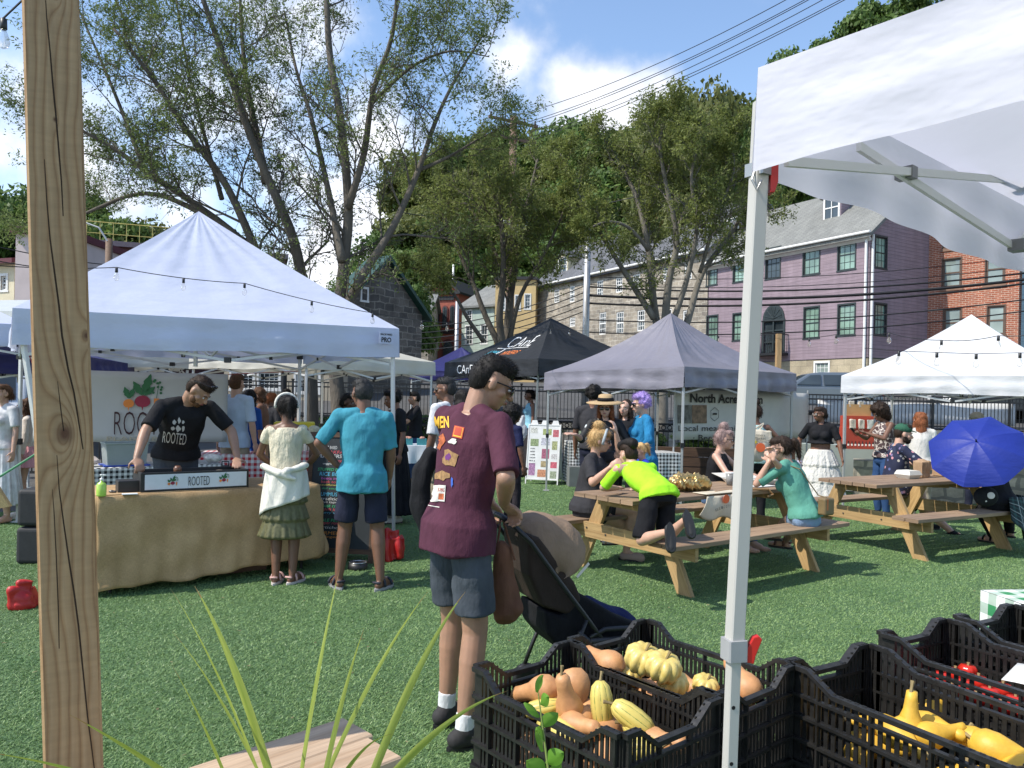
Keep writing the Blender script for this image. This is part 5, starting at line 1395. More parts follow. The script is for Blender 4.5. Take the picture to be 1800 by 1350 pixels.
        if wv.dot(Dr(Vector((0,1,.3))))<0 and hs is None:wv=-wv
        Wp=Wd(Wr_);pc_=Wp+hd*.05*s;B.ell(pc_,(.043*s,.052*s,.018*s),Matrix((wv,hd,pn)).transposed())
        for i,L in enumerate((.068,.078,.072,.056)):
            b0=Wp+hd*.088*s+wv*(.030 - .020*i)*s;d0=(hd+wv*(.10 - .07*i)).normalized();p0=b0;ang=0
            for kx,fr2 in enumerate((.42,.32,.26)):
                ang+=curl*(1.0 if kx else .7);dd=(d0*math.cos(ang)+pn*math.sin(ang)).normalized();p1=p0+dd*L*fr2*s;B.cap(p0,p1,(.0092 - .0008*kx)*s,(.0086 - .0008*kx)*s,n=8);p0=p1
        t0=Wp+hd*.028*s+wv*.032*s;t1=t0+(hd*.55+wv*.7+pn*.25).normalized()*.040*s;t2=t1+(hd*.85+wv*.25+pn*.45*(1+curl)).normalized()*.030*s
        B.cap(t0,t1,.0125*s,.0105*s,n=8);B.cap(t1,t2,.0105*s,.0085*s,n=8)
    # feet
    feet=[]
    for A,K,lg in ((anL,knL,legL),(anR,knR,legR)):
        fd=Vector((lg[2] if lg is not None and len(lg)>2 else (0,1,0)));fd=fd.normalized()
        fu=Vector((0,0,1)) if abs(fd.z)<.5 else (K - A).normalized()
        if lg is not None and len(lg)>3:fu=Vector(lg[3])
        heel=A - fu*.045*s - fd*.03*s;ball=A - fu*.055*s+fd*.14*s
        B.cap(Wd(heel),Wd(ball),.032*s,.028*s);B.cap(Wd(A),Wd(A.lerp(ball,.55)),.034*s,.03*s);B.cap(Wd(ball - Vector((.012,0,0))),Wd(ball+fd*.035*s),.026*s,.02*s);feet.append((A,fd,fu))
    body=B.build('body',MATS['skin_'+skin],T,vox,3)
    # face details
    if face:
        for q in (-1,1):
            m=MB();m.ell(HD((q*.031,.0835,-.002)),Vector((.0135,.008,.0065))*s,RHw,10,6);e=m.build('eye',eyew,T,smooth=True)
            m=MB();m.ell(HD((q*.031,.0895,-.002)),Vector((.0058,.004,.0058))*s,RHw,8,6);m.build('iris',eyed,e,smooth=True)
            m=MB();m.tube([HD((q*.016,.094,.019)),HD((q*.034,.092,.024)),HD((q*.05,.080,.018))],[.003*s,.004*s,.002*s],6);m.build('eyebrow',MATS.get('hair_'+hair[1]) or hairmat('hair_'+hair[1],HC[hair[1]]),T)
        m=MB();m.ell(HD((0,.0985,-.060)),Vector((.022,.006,.0075))*s,RHw,10,6);m.build('lips',lipm,T,smooth=True)
    if glasses:
        gm_=lensm;m=MB()
        for q in (-1,1):m.ell(HD((q*.034,.101,-.002)),Vector((.028,.006,.021))*s,RHw @ Matrix.Rotation(R(q*-12),3,'Z'),12,8)
        lens=m.build('sunglasses',gm_ if glasses != 'clear' else glass('clear_lens_eye',(.2,.17,.15)),T,smooth=True);m=MB()
        m.bar(HD((-.062,.097,.014)),HD((.062,.097,.014)),.005*s,.006*s)
        for q in (-1,1):m.tube([HD((q*.062,.095,.010)),HD((q*.078,.06,.010)),HD((q*.083,-.01,.004)),HD((q*.080,-.03,-.01))],.0032*s,6)
        m.build('glasses_frame',shadem,lens)
    # hair
    st,hcn=hair;hm=hairmat('hair_'+hcn,HC[hcn],(1,1,1) if st in ('curly','afro') else (1,1,.15));Hb=Blob();fo=.0035;hv=max(.006,vox*.8);hs_=2
    if st=='short':
        Hb.ell(HD((0,-.052,.012)),Vector((.080,.062,.085))*s,RHw);Hb.ell(HD((0,-.006,.072)),Vector((.079,.093,.060))*s,RHw);Hb.ell(HD((0,.045,.088)),Vector((.062,.045,.036))*s,RHw);fo=.005
    elif st=='balding':
        Hb.ell(HD((0,-.052,.005)),Vector((.082,.055,.08))*s,RHw);Hb.ell(HD((0,-.03,.06)),Vector((.078,.07,.055))*s,RHw);fo=.003
    elif st in ('bun','pony','back'):
        Hb.ell(HD((0,-.035,.025)),Vector((.087,.085,.098))*s,RHw);Hb.ell(HD((0,.02,.075)),Vector((.075,.07,.048))*s,RHw)
        if st=='bun':Hb.ell(HD((0,-.035,.155)),Vector((.05,.05,.045))*s,RHw);fo=.007
        if st=='pony':Hb.ell(HD((0,-.135,.05)),Vector((.035,.045,.04))*s,RHw);Hb.cap(HD((0,-.15,.03)),HD((0,-.165,-.10)),.034*s,.016*s);fo=.006
        if st=='back':Hb.ell(HD((0,-.11,-.03)),Vector((.045,.04,.05))*s,RHw)
    elif st=='long':
        Hb.ell(HD((0,-.025,.03)),Vector((.092,.092,.100))*s,RHw);Hb.ell(HD((0,-.075,-.06)),Vector((.090,.055,.12))*s,RHw);Hb.ell(HD((0,-.085,-.16)),Vector((.085,.045,.10))*s,RHw);fo=.009
        for q in (-1,1):Hb.cap(HD((q*.075,.01,.02)),HD((q*.085,-.02,-.17)),.026*s,.028*s)
    elif st=='bob':
        Hb.ell(HD((0,-.03,.03)),Vector((.098,.095,.100))*s,RHw);Hb.ell(HD((0,-.06,-.05)),Vector((.095,.06,.08))*s,RHw);fo=.01
    elif st in ('curly','afro'):
        k=1.0 if st=='curly' else 1.35
        Hb.ell(HD((0,-.035,.035)),Vector((.098*k,.092*k,.10*k))*s,RHw);Hb.ell(HD((0,.028,.092)),Vector((.078*k,.062,.045*k))*s,RHw)
        if st=='afro':Hb.ell(HD((0,-.07,-.07)),Vector((.115,.075,.10))*s,RHw)
        rs2=random.Random(seed)
        for i in range(70):
            v=Vector((rs2.gauss(0,1),rs2.gauss(0,1),rs2.gauss(0,1))).normalized()
            if v.y>.45 and v.z<.45:continue
            if v.z<-.6:continue
            Hb.ell(HD((v.x*.092*k,-.03+v.y*.092*k,.035+v.z*.1*k)),Vector((1,1,1))*rs2.uniform(.014,.024)*s,RHw)
        fo=.006;hs_=1
    ho=Hb.build('hair',hm,T,hv,hs_,fo,seed,(60,60,30))
    # loose strands that break the outline of the hair
    nf=len(ho.data.polygons);nv=len(ho.data.vertices);co=np.empty(nv*3,np.float32);ho.data.vertices.foreach_get('co',co);co=co.reshape(-1,3);no=np.empty(nv*3,np.float32);ho.data.vertices.foreach_get('normal',no);no=no.reshape(-1,3)
    rg=np.random.RandomState(seed);ns=3200 if vox<.0095 else 1300;pk=rg.randint(0,nv,ns);p_,n_s=co[pk],no[pk];crl=st in ('curly','afro')
    ln_s={'short':.016,'balding':.012,'curly':.024,'afro':.034}.get(st,.045)*(.5+rg.rand(ns))*s;dn_=np.zeros((ns,3));dn_[:,2]=-.75 if st not in ('short','curly','afro') else -.05
    dd_=n_s*(.30 if not crl else .9)+dn_+rg.randn(ns,3)*(.38 if not crl else .6)+(np.array(tuple(Bw @ (RH @ Vector((0,.35,.1))))) if st=='short' else 0);dd_ /= np.linalg.norm(dd_,axis=1)[:,None]
    wd_=np.cross(dd_,rnd_unit(rg,ns));wd_ /= np.linalg.norm(wd_,axis=1)[:,None];wd_ *= .0011*s*(1.6 if vox >= .0095 else 1)
    v3=np.stack([p_ - wd_ - n_s*.002,p_+wd_ - n_s*.002,p_+dd_*ln_s[:,None]],1);off_h=np.array(tuple(wloc(T)))
    so=link_mesh('strands',npmesh('strands',(v3+off_h).reshape(-1,3),np.arange(ns*3).reshape(-1,3)),hm,ho);so['kind']='stuff'
    # shirt
    if top is not None:
        C=Blob();k=.012*s
        lowz=.93 - hem if crop <= 0 else 1.02+crop;fw2=.010 if fem else .0;S_=[]
        for z,rx,ry,yo in ((lowz,.197 - fw2,.154+bl*.6,bl*.4),(max(lowz+.02,.97),.193 - fw2,.150+bl*.7,bl*.5),(max(lowz+.04,1.05),(.160 if not fem else .150),.124+bl,bl*.8),(1.16,(.160 if not fem else .146),.122+bl*.7,bl*.5),(1.25,cz+.010,.124,.003),(1.33,cz+.014,.122,0),(1.39,cz+.004,.108,0),(1.43,cz - .034,.090,-.005),(1.462 - scoop*.8,.078+scoop,.074,-.012)):
            if z >= lowz - 1e-6:S_.append(sec(z,rx,ry,yo))
        C.loft(S_)
        if fem:
            for q in (-1,1):C.ell(Wd(TR((q*.065,.090*g2,1.285))),Vector((.070,.060,.066))*s*g2,Rtw)
        if sleeve>0 or not strap:
            if scoop==0:
                for q_ in (-1,1):C.cap(Wd(TR((q_*.045,-.016,1.462))),Wd(TR((q_*sh*.74,-.01,1.440))),.052*s,.058*s)
            C.cap(Wd(TR((-.07 - scoop,-.005,1.405 - scoop*.4))),Wd(shL),.066*s,.060*s*fr*g2);C.cap(Wd(TR((.07+scoop,-.005,1.405 - scoop*.4))),Wd(shR),.066*s,.060*s*fr*g2)
        for S,E,Wr_ in ((shL,elL,wrL),(shR,elR,wrR)):
            if sleeve>0:
                e_=S.lerp(E,min(1,sleeve*2)) if sleeve <= .5 else E;C.ell(Wd(S),(.0605*s*fr*g2,)*3);C.cap(Wd(S),Wd(e_),.058*s*fr*g2,(.060 if sleeve <= .5 else .055)*s*fr*g2,True,18)
                if sleeve>.5:C.cap(Wd(E),Wd(E.lerp(Wr_,(sleeve - .5)*2)),.054*s*fr*g2,.042*s*fr*g2,True,18);C.ell(Wd(E),(.054*s*fr*g2,)*3)
            else:C.cap(Wd(TR((0,0,1.38))),Wd(S.lerp(TR((0,0,1.40)),.28)),.06*s,.045*s)
        shirt=C.build('shirt',top,T,vox,3,folds,seed,(22,22,10))
    else:shirt=None
    # lower garment
    lower=None
    if bottom is not None:
        kind,bm=bottom[0],bottom[1];C=Blob()
        if kind in ('shorts','pants','trunks'):
            fr_=bottom[2] if len(bottom)>2 else (.82 if kind=='shorts' else 1.0)
            C.ell(Wd(tor[0][0]),Vector(tor[0][1])*s+Vector((.012,.012,.006))*s,Rhw);C.loft([sec(.83,.12,.10),sec(.87,.160,.120),sec(.94,.168,.126),sec(1.03,.152,.115)])
            for S,K,A in ((hipL,knL,anL),(hipR,knR,anR)):
                C.ell(Wd(S+Vector((0,0,-.01))),(.090*s*g2,)*3)
                if kind=='shorts':C.cap(Wd(S),Wd(S.lerp(K,fr_)),.088*s*g2,.090*s*g2,True,20)
                else:
                    C.cap(Wd(S),Wd(K),.088*s*g2,.070*s*g2);C.cap(Wd(K),Wd(K.lerp(A,.96)),.068*s*g2,(.055 if kind=='pants' else .04)*s,True,18)
            lower=C.build('shorts' if kind=='shorts' else 'trousers',bm,T,vox,3,folds*.9,seed+5,(14,14,18))
        elif kind=='skirt':
            z0_,z1_=1.06*s,bottom[2];fl=bottom[3] if len(bottom)>3 else .25;ruf=bottom[4] if len(bottom)>4 else 0;m=MB();rs3=random.Random(seed)
            pts=64;ph_=[rs3.random()*6.28 for _ in range(8)]
            def fn(u,v):
                a=2*math.pi*u;z=z0_+(z1_ - z0_)*v+(pel.z - .95*s);r=(.125*g+(fl - .125)*v**.8)
                if ruf:q=(v*ruf) % 1.0;r+=.022*q;w=.010*q
                else:w=.012*v
                r+=w*(math.sin(a*17+ph_[0]+int(v*(ruf or 1))*2)+.6*math.sin(a*29+ph_[1]))
                return Wd(Vector((math.cos(a)*r*1.12*s,math.sin(a)*r*.86*s,z)))
            m.grid(fn,pts*2,40);lower=m.build('skirt',bm,T,smooth=True);solidify(lower,.004)
    if shoes is not None:
        for (A,fd,fu),nm in zip(feet,('shoe','shoe')):
            C=Blob();sd3=fd.cross(fu).normalized()
            kind,smt=shoes[0],shoes[1]
            base=A - fu*.072*s
            if kind=='shoe':
                C.cap(Wd(A - fu*.04*s - fd*.035*s),Wd(A - fu*.052*s+fd*.15*s),.042*s,.036*s);C.cap(Wd(A - fu*.01*s),Wd(A - fu*.045*s+fd*.08*s),.045*s,.038*s);o=C.build('shoe',smt,T,max(.007,vox*.8),2)
            elif kind=='clog':
                C.cap(Wd(A - fu*.045*s - fd*.02*s),Wd(A - fu*.05*s+fd*.15*s),.046*s,.048*s);C.ell(Wd(A - fu*.035*s+fd*.12*s),Vector((.05,.06,.04))*s,Bw @ Matrix((sd3,fd,fu)).transposed());o=C.build('clog',smt,T,max(.007,vox*.8),2)
            else:
                o=None;m=MB()
                for q0,q1,rr in ((-.02,.10,.042),):
                    pass
                for off,ww in ((.01,.045),(.10,.05)):
                    pts_=[Wd(A+fd*off*s - fu*.06*s+sd3*ww*s*math.cos(t_)+fu*(.075 if off<.05 else .055)*s*math.sin(t_)) for t_ in [math.pi*j/8 for j in range(9)]]
                    m.tube(pts_,.011*s,6)
                m.tube([Wd(A - fd*.055*s - fu*.02*s+sd3*.035*s*c_) for c_ in (-1,0,1)],.010*s,6)
                o=m.build('sandal',smt,T,smooth=True)
            # sole
            m=MB();pts_=[]
            for j in range(16):
                t_=2*math.pi*j/16;l_=math.sin(t_);pts_.append(Wd(base - fu*.018*s+fd*(.055+.135*l_)*s+sd3*math.cos(t_)*(.044+.008*l_)*s))
            m.prism(pts_,Dr(fu)*.022*s);m.build('sole',sole or blk,o if o is not None else T)
    if socks is not None:
        for (A,fd,fu),K in zip(feet,(knL,knR)):
            C=Blob();C.cap(Wd(A.lerp(K,.17)),Wd(A),.043*s,.041*s,True);C.cap(Wd(A),Wd(A - fu*.03*s+fd*.04*s),.041*s,.036*s);C.build('sock',socks,T,vox,2)
    return dict(T=T,Wd=Wd,Dr=Dr,HD=HD,RH=RHw,s=s,shirt=shirt,body=body,lower=lower,hc=Wd(hc),wrL=Wd(wrL),wrR=Wd(wrR),elL=Wd(elL),elR=Wd(elR),fw=fw,rt=rt,TR=lambda v:Wd(TR(v)),TH=lambda v:Wd(TH(v)),hair=ho,shL=Wd(shL),shR=Wd(shR),Rt=Rtw,knL=Wd(knL),knR=Wd(knR))
# ================================================================= THE PEOPLE
class At:
    def __init__(s,px,Y,yaw,x=None):
        s.x=ray(px,850).x*Y if x is None else x;s.y=Y;s.yaw=yaw;a=R(yaw)
        s.f=Vector((math.sin(a),math.cos(a),0));s.r=Vector((math.cos(a),-math.sin(a),0))
    def to(s,p):
        d=Vector(p) - Vector((s.x,s.y,0));return Vector((d.dot(s.r),d.dot(s.f),d.z))
    def dr(s,v):v=Vector(v);return Vector((v.dot(s.r),v.dot(s.f),v.z))
def stand(label,px,ytop,Y,yaw,**k):
    a=At(px,Y,yaw);z=P(px,ytop,Y).z;H=k.pop('H',z/(1.0+.012));return person(label,a.x,a.y,yaw,H=H,**k),a
RX=lambda yaw,v:v
# --- tall man in the maroon t-shirt
maroon=cloth('maroon_jersey',(.078,.024,.042),.15);slate_c=cloth('slate_twill',(.055,.065,.078),.18)
a=At(808,3.57,48);hL,hR=P(890,900,4.05),P(893,902,3.62)
MAN=person('tall man in maroon printed t-shirt and slate shorts pushing the stroller, in dark sunglasses',a.x,a.y,48,H=1.80,skin='tan',hair=('short','black'),top=maroon,sleeve=.47,bottom=('shorts',slate_c,.80),
    lean=7,side=2,head=(30,24),armR=(a.to(P(886,884,3.50)),a.dr((.12,-.85,-.5))),armL=(a.to(P(868,893,4.0)),a.dr((-1,.1,-.5))),legL=(Vector((-.13,.05,.085)),(0,1,0),(-.1,1,0)),legR=(Vector((.12,-.04,.085)),(0,1,0),(.35,1,0)),
    glasses='dark',shoes=('shoe',M('black_canvas',(.02,.018,.018),.8,.2)),socks=cloth('white_sock',(.6,.6,.6)),vox=.0065,hem=.085,girth=1.03,folds=.010,seed=3,handR=dict(curl=.9,palm=(0,.3,-1),dir=(-.1,.75,-.6)),handL=dict(curl=.9,palm=(0,0,-1)))
sh_=MAN['shirt'];off_=wloc(sh_);yellow=flat('print_yellow',(.75,.42,.04),.8);pwhite=flat('print_white',(.62,.58,.52),.8);pred=flat('print_red',(.45,.06,.03),.8);ptan=M('print_tan',(.30,.17,.07),.8,.5,60);pblue=flat('print_blue',(.04,.12,.5),.8);porange=M('print_orange',(.40,.10,.03),.8,.5,50)
def on_shirt(kind,px,py,w,h,mat,target,Y,rot=0.0,yawt=48,txt='',shear=0,par=None,bold=.0,lift=.0035,jag=0):
    """print laid on the cloth: located where the photo shows it, pushed along the view line onto the garment"""
    c=P(px,py,Y - .3);d=(P(px,py,Y) - Vector((0,0,CAMH))).normalized();xd=Vector((math.cos(rot),0,math.sin(rot)));up=Vector((-math.sin(rot),0,math.cos(rot)))
    sw,shh=w*(Y - .3)/F,h*(Y - .3)/F
    if kind=='text':
        me=text_mesh(txt,sw,shh,bold,shear,1.0,0);Mx=Matrix((xd,up,xd.cross(up))).transposed().to_4x4();Mx.translation=c;me.transform(Mx)
    else:
        rs=random.Random(int(px*7+py));n=4 if kind=='rect' else 14
        if kind=='rect':pts=[(-sw/2,-shh/2),(sw/2,-shh/2),(sw/2,shh/2),(-sw/2,shh/2)]
        else:pts=[(sw/2*math.cos(6.283*i/n)*rs.uniform(.55,1.1),shh/2*math.sin(6.283*i/n)*rs.uniform(.6,1.1)) for i in range(n)]
        me=decal_poly(pts,c,xd,up)
    tr=[]
    off=wloc(target);tr=BVHTree.FromPolygons([v.co+off for v in target.data.vertices],[tuple(p.vertices) for p in target.data.polygons])
    bm=bmesh.new();bm.from_mesh(me)
    for it in range(3):
        es=[e for e in bm.edges if e.calc_length()>.014]
        if not es:break
        bmesh.ops.subdivide_edges(bm,edges=es,cuts=1);bmesh.ops.triangulate(bm,faces=bm.faces)
    dead=[]
    for v in bm.verts:
        hh=tr.ray_cast(v.co - d*.2,d)
        if hh[0] is None or (hh[0] - v.co).length>1.2:dead.append(v)
        else:v.co=hh[0]+hh[1]*lift
    bmesh.ops.delete(bm,geom=dead,context='VERTS');bm.to_mesh(me);bm.free();me.update()
    return link_mesh('print' if kind != 'text' else 'lettering',me,mat,par or target)
for args in (('text',777,742,30,24,yellow,sh_,3.4),):
    on_shirt(*args,rot=.05,txt='MEN',bold=.03)
on_shirt('blob',772,775,26,36,porange,sh_,3.4);on_shirt('rect',806,760,20,23,pred,sh_,3.4,rot=-.2);on_shirt('rect',806,760,16,19,yellow,sh_,3.4,rot=-.2,lift=.0042);on_shirt('rect',806,759,14,16,pred,sh_,3.4,rot=-.2,lift=.005)
on_shirt('blob',797,776,20,12,pwhite,sh_,3.4)
on_shirt('blob',792,806,34,40,ptan,sh_,3.4);on_shirt('blob',776,836,40,22,ptan,sh_,3.4);on_shirt('blob',758,815,12,42,ptan,sh_,3.4);on_shirt('blob',789,803,14,16,M('print_violet',(.14,.03,.16),.8),sh_,3.4,lift=.0045)
on_shirt('blob',764,838,6,22,pblue,sh_,3.4,lift=.0045);on_shirt('blob',795,848,5,22,pblue,sh_,3.4,lift=.0045)
for i,(x_,y_,r_) in enumerate(((763,868,.12),(770,867,.05),(777,867,-.06))):on_shirt('rect',x_,y_,15,32,pwhite,sh_,3.4,rot=r_,lift=.0036+i*.0006)
on_shirt('text',777,861,13,8,pred,sh_,3.4,txt='X-MAS',rot=-.06,lift=.006)
on_shirt('rect',777,873,10,12,porange,sh_,3.4,rot=-.06,lift=.006)
on_shirt('rect',762,890,26,1.6,pwhite,sh_,3.4,rot=-.15)
# jacket slung over his far arm
C=Blob();q0,q1,q2=P(742,830,3.85),P(738,880,3.85),P(750,935,3.85)
C.cap(P(758,800,3.85),q0,.05,.055);C.cap(q0,q1,.055,.05);C.cap(q1,q2,.05,.035);J=C.build('jacket',cloth('black_jacket',(.012,.012,.014),.3),None,.01,3,.014,4)
tag(J,'black jacket slung over the far arm of the man in maroon','jacket')
# --- girl in the cream blouse
creamc=cloth('cream_smock',(.62,.56,.42),.12,.0,.6);ivory=cloth('ivory_cardigan',(.68,.65,.57),.06,0,.3)
a=At(508,6.38,-8); 
GIRL,a=stand('girl in cream puff sleeve blouse with white headband seen from behind',502,690,6.38,-8,skin='mid',hair=('pony','black'),top=creamc,sleeve=.26,fem=True,girth=.90,crop=.0,scoop=.015,
    bottom=('skirt',M('olive_ruffle',(.115,.11,.05),.55,.3,40,.4,60,metal=.15),.39,.20,4),shoes=('sandal',M('pink_strap',(.55,.33,.30),.6)),sole=M('pale_sole',(.62,.55,.52),.6),face=False,head=(-18,8),
    armL=((-.10,.20,.93),(-1,-.2,-.3)),armR=((.12,.20,.93),(1,-.2,-.3)),legL=((-.065,0,.08),(0,1,0),(.15,1,0)),legR=((.07,0,.08),(0,1,0),(.55,1,0)),vox=.009,folds=.009,seed=8,hem=-.02)
HD,Wd,s_=GIRL['HD'],GIRL['Wd'],GIRL['s']
m=MB();m.tube([HD((.1*math.cos(t_*math.pi/12),-.005+.0,.03+.108*math.sin(t_*math.pi/12))) for t_ in range(-1,14)],.013,8);m.build('headband',ivory,GIRL['T'],smooth=True)
m=MB();m.ell(HD((.0,-.128,.045)),(.022,.018,.022));m.build('hair_tie',ivory,GIRL['T'],smooth=True)
# cardigan knotted at the waist: a slanting apron of cloth with knot
m=MB()
def fn(u,v):
    a_=math.pi*(.97+1.06*u);r=.150+.035*v+.006*math.sin(a_*9+v*4);low=.62 - .17*math.sin(math.pi*(1 - u)*.9)*0
    z0=1.06;z1=.84 - .22*(1 - u)**1.3
    return Wd(Vector((math.cos(a_)*r*1.06,math.sin(a_)*r*.90,(z0+(z1 - z0)*v)*s_)))
m.grid(fn,40,14);o=m.build('tied_cardigan',ivory,GIRL['T'],smooth=True);solidify(o,.008)
C=Blob();C.cap(Wd((-.17,-.06,.98)),Wd((-.02,-.165,.93)),.03,.032);C.cap(Wd((-.02,-.165,.93)),Wd((.09,-.165,.89)),.03,.022);C.cap(Wd((.17,-.06,.99)),Wd((.03,-.17,.95)),.028,.03)
C.build('cardigan_sleeve',ivory,GIRL['T'],.008,3,.006,3)
# --- man in turquoise
teal=cloth('turquoise_jersey',(.05,.25,.33),.12);navyc=cloth('navy_twill',(.018,.020,.038),.2)
a=At(636,6.28,-6);TM=person('man in turquoise t-shirt and navy shorts seen from behind, hand on hip',a.x,a.y,-6,H=1.715,skin='mid',hair=('short','grey'),top=teal,sleeve=.48,bottom=('shorts',navyc,.86),girth=1.10,hem=.12,face=False,glasses='clear',head=(-28,8),belly=.01,
    armL=((-.20,.02,1.0),(-1,-.35,-.1)),handL=dict(dir=(.9,.35,-.25),palm=(-.3,.2,.8),curl=.5),armR=((.22,.10,.88),(1,-.5,0)),legL=((-.17,0,.08),(0,1,0),(-.5,1,0)),legR=((.17,-.06,.08),(0,1,0),(.55,1,0)),
    shoes=('sandal',M('navy_strap',(.02,.022,.035),.7)),sole=M('grey_sole',(.28,.28,.28),.7),vox=.009,folds=.010,seed=12)
# --- vendor behind the stall
blackc=cloth('black_jersey',(.012,.012,.014),.25)
td,tn=Vector((.786,.618,0)),Vector((-.618,.786,0));TF=Vector((-3.15,5.85,0))
yv=142;a=At(0,6.98,yv,x=-3.04)
VEN=person('bearded stall keeper in black printed t-shirt leaning over the condiment box',a.x,a.y,yv,H=1.86,skin='tan',hair=('short','dark'),top=blackc,sleeve=.42,bottom=('pants',slate_c),lean=32,head=(-46,44),vox=.009,girth=1.05,
    armR=(a.to((-3.06,6.22,.965)),(1,-.3,.3)),armL=(a.to((-2.44,6.86,.99)),(-1,-.3,.3)),handR=dict(curl=.8,palm=(0,-.2,-1),dir=(-.1,.7,-.7)),handL=dict(curl=.3,palm=(0,0,-1),dir=(.3,.8,-.25)),folds=.008,seed=21,shoes=('shoe',blackc))
HD=VEN['HD'];C=Blob();C.ell(HD((0,.062,-.085)),Vector((.045,.036,.036)),VEN['RH']);C.ell(HD((-.05,.03,-.06)),(.018,.03,.04),VEN['RH']);C.ell(HD((.05,.03,-.06)),(.018,.03,.04),VEN['RH']);C.build('beard',hairmat('hair_brown',HC['brown']),VEN['T'],.008,2,.003)
m=MB();[m.ell(HD((q*.03,.075,.115)),(.026,.012,.016),VEN['RH']) for q in (-1,1)];m.tube([HD((-.06,.07,.115)),HD((-.085,0,.09)),HD((-.085,-.05,.06))],.003,6);m.tube([HD((.06,.07,.115)),HD((.085,0,.09)),HD((.085,-.05,.06))],.003,6);m.build('raised_sunglasses',lensm,VEN['T'])
wink=flat('shirt_print_white',(.5,.5,.5),.8)
on_shirt('text',307,770,42,20,wink,VEN['shirt'],6.9,rot=-.10,txt='ROOTED')
for x_,y_,w_,h_ in ((304,753,7,8),(313,753,10,13),(322,753,5,14),(307,742,7,10),(315,739,6,12),(322,742,5,8)):on_shirt('blob',x_,y_,w_,h_,wink,VEN['shirt'],6.9)
# --- picnic table company. Table 1: centre, long axis, cross axis
C1,d1,p1=Vector((1.78,7.32,0)),Vector((.81,.588,0)),Vector((-.588,.81,0))
C2,d2,p2=Vector((4.6,8.86,0)),Vector((.88,.475,0)),Vector((-.475,.88,0))
def seat(label,base,yaw,feetw,**k):
    a=At(0,base.y,yaw,x=base.x);H=k.get('H',1.66);s=H/1.75
    fl,fr_=feetw;k.setdefault('pel',(0,0,.45+.095*s))
    return person(label,a.x,a.y,yaw,legL=(a.to(fl),a.dr(k.pop('kL',(0,0,1))),a.dr(k.pop('tL',tuple(a.f)))),legR=(a.to(fr_),a.dr(k.pop('kR',(0,0,1))),a.dr(k.pop('tR',tuple(a.f)))),**k),a
charcoal=cloth('charcoal_jersey',(.035,.034,.038),.15)
b=C1+p1*.72+d1*-.72
yaw=112;a=At(0,b.y,yaw,x=b.x)
CW,_=seat('woman with curly blond bun and grey headband in charcoal t-shirt at the near table',b,yaw,(G(1100,985)+Vector((0,0,.085)),G(1150,975)+Vector((0,0,.085))),H=1.68,skin='fair',hair=('bun','blond'),top=charcoal,sleeve=.42,bottom=('shorts',charcoal,.55),girth=1.28,fem=True,lean=6,belly=.03,
    armL=(a.to(P(1083,762,7.35)),(-.3,.6,-1)),armR=(a.to(P(1072,822,7.0)),(.6,.1,-1)),handL=dict(dir=(.1,-.2,1),palm=(.0,-1,0),curl=.5),handR=dict(dir=(0,.8,.6),palm=(-.7,0,-.2),curl=.7),
    glasses='dark',shoes=('clog',M('tan_clog',(.34,.25,.20),.6)),head=(-14,6),vox=.009,hem=.02,folds=.009,seed=31)
HD=CW['HD'];m=MB();m.tube([HD((.1*math.cos(t_),.035+.02*math.sin(t_),.0+.118*math.sin(t_))) for t_ in [math.pi*(j - 1)/12 for j in range(15)]],.014,8);m.build('headband',cloth('grey_band',(.34,.38,.40)),CW['T'],smooth=True)
# boy kneeling on the bench, leaning on the table top
pelb=P(1158,868,6.22);yaw=-24;a=At(0,pelb.y,yaw,x=pelb.x);neon=cloth('neon_jersey',(.36,.78,.03),.08);s=1.42/1.75
kL,kR=P(1126,900,6.16),P(1150,905,6.05);fL,fR=P(1175,935,5.80),P(1207,912,5.98)
BOY=person('boy in neon yellow t-shirt and black shorts kneeling on the bench over the table',pelb.x,pelb.y,yaw,H=1.46,skin='fair',hair=('short','dark'),top=neon,sleeve=.46,bottom=('shorts',cloth('black_shorts',(.010,.010,.012),.3),.98),pel=(0,0,pelb.z),lean=66,head=(-10,8),face=False,
    armL=(a.to(P(1085,858,6.75)),a.dr((-.9,-.3,-.4))),armR=(a.to(P(1120,858,7.0)),a.dr((.6,-.2,-.6))),handL=dict(dir=(.8,.6,0),palm=(0,0,-1),curl=.3),girth=1.08,hem=.03,folds=.009,
    legL=(a.to(fL),a.dr((-.5,.9,-.5)),a.dr((.05,-.25,-1)),a.dr((0,1,-.3))),legR=(a.to(fR),a.dr((-.4,.9,-.5)),a.dr((.2,-.3,-1)),a.dr((.1,1,-.3))),shoes=('clog',M('black_clog',(.022,.022,.023),.65,.2)),vox=.009,seed=33)
HD=BOY['HD'];C=Blob()
for i in range(7):C.ell(HD((0,.075 - .03*i,.085+.035*math.sin(math.pi*(i+1)/9))),(.05,.032,.045),BOY['RH'])
C.build('hair_tuft',hairmat('hair_black',HC['black']),BOY['T'],.009,1,.006,3)
# small girl beyond the boy
b=C1+p1*.70+d1*-.02;seat('small blond girl with a ponytail in royal blue top beyond the boy in neon',b,255,(b+Vector((-.3,-.05,.2)),b+Vector((-.3,-.2,.2))),H=1.22,pel=(0,0,.60),skin='fair',hair=('pony','blond'),top=cloth('royal_blue_jersey',(.02,.04,.40)),bottom=('shorts',navyc),fem=True,seed=35,head=(-10,15),shoes=('shoe',pwhite))
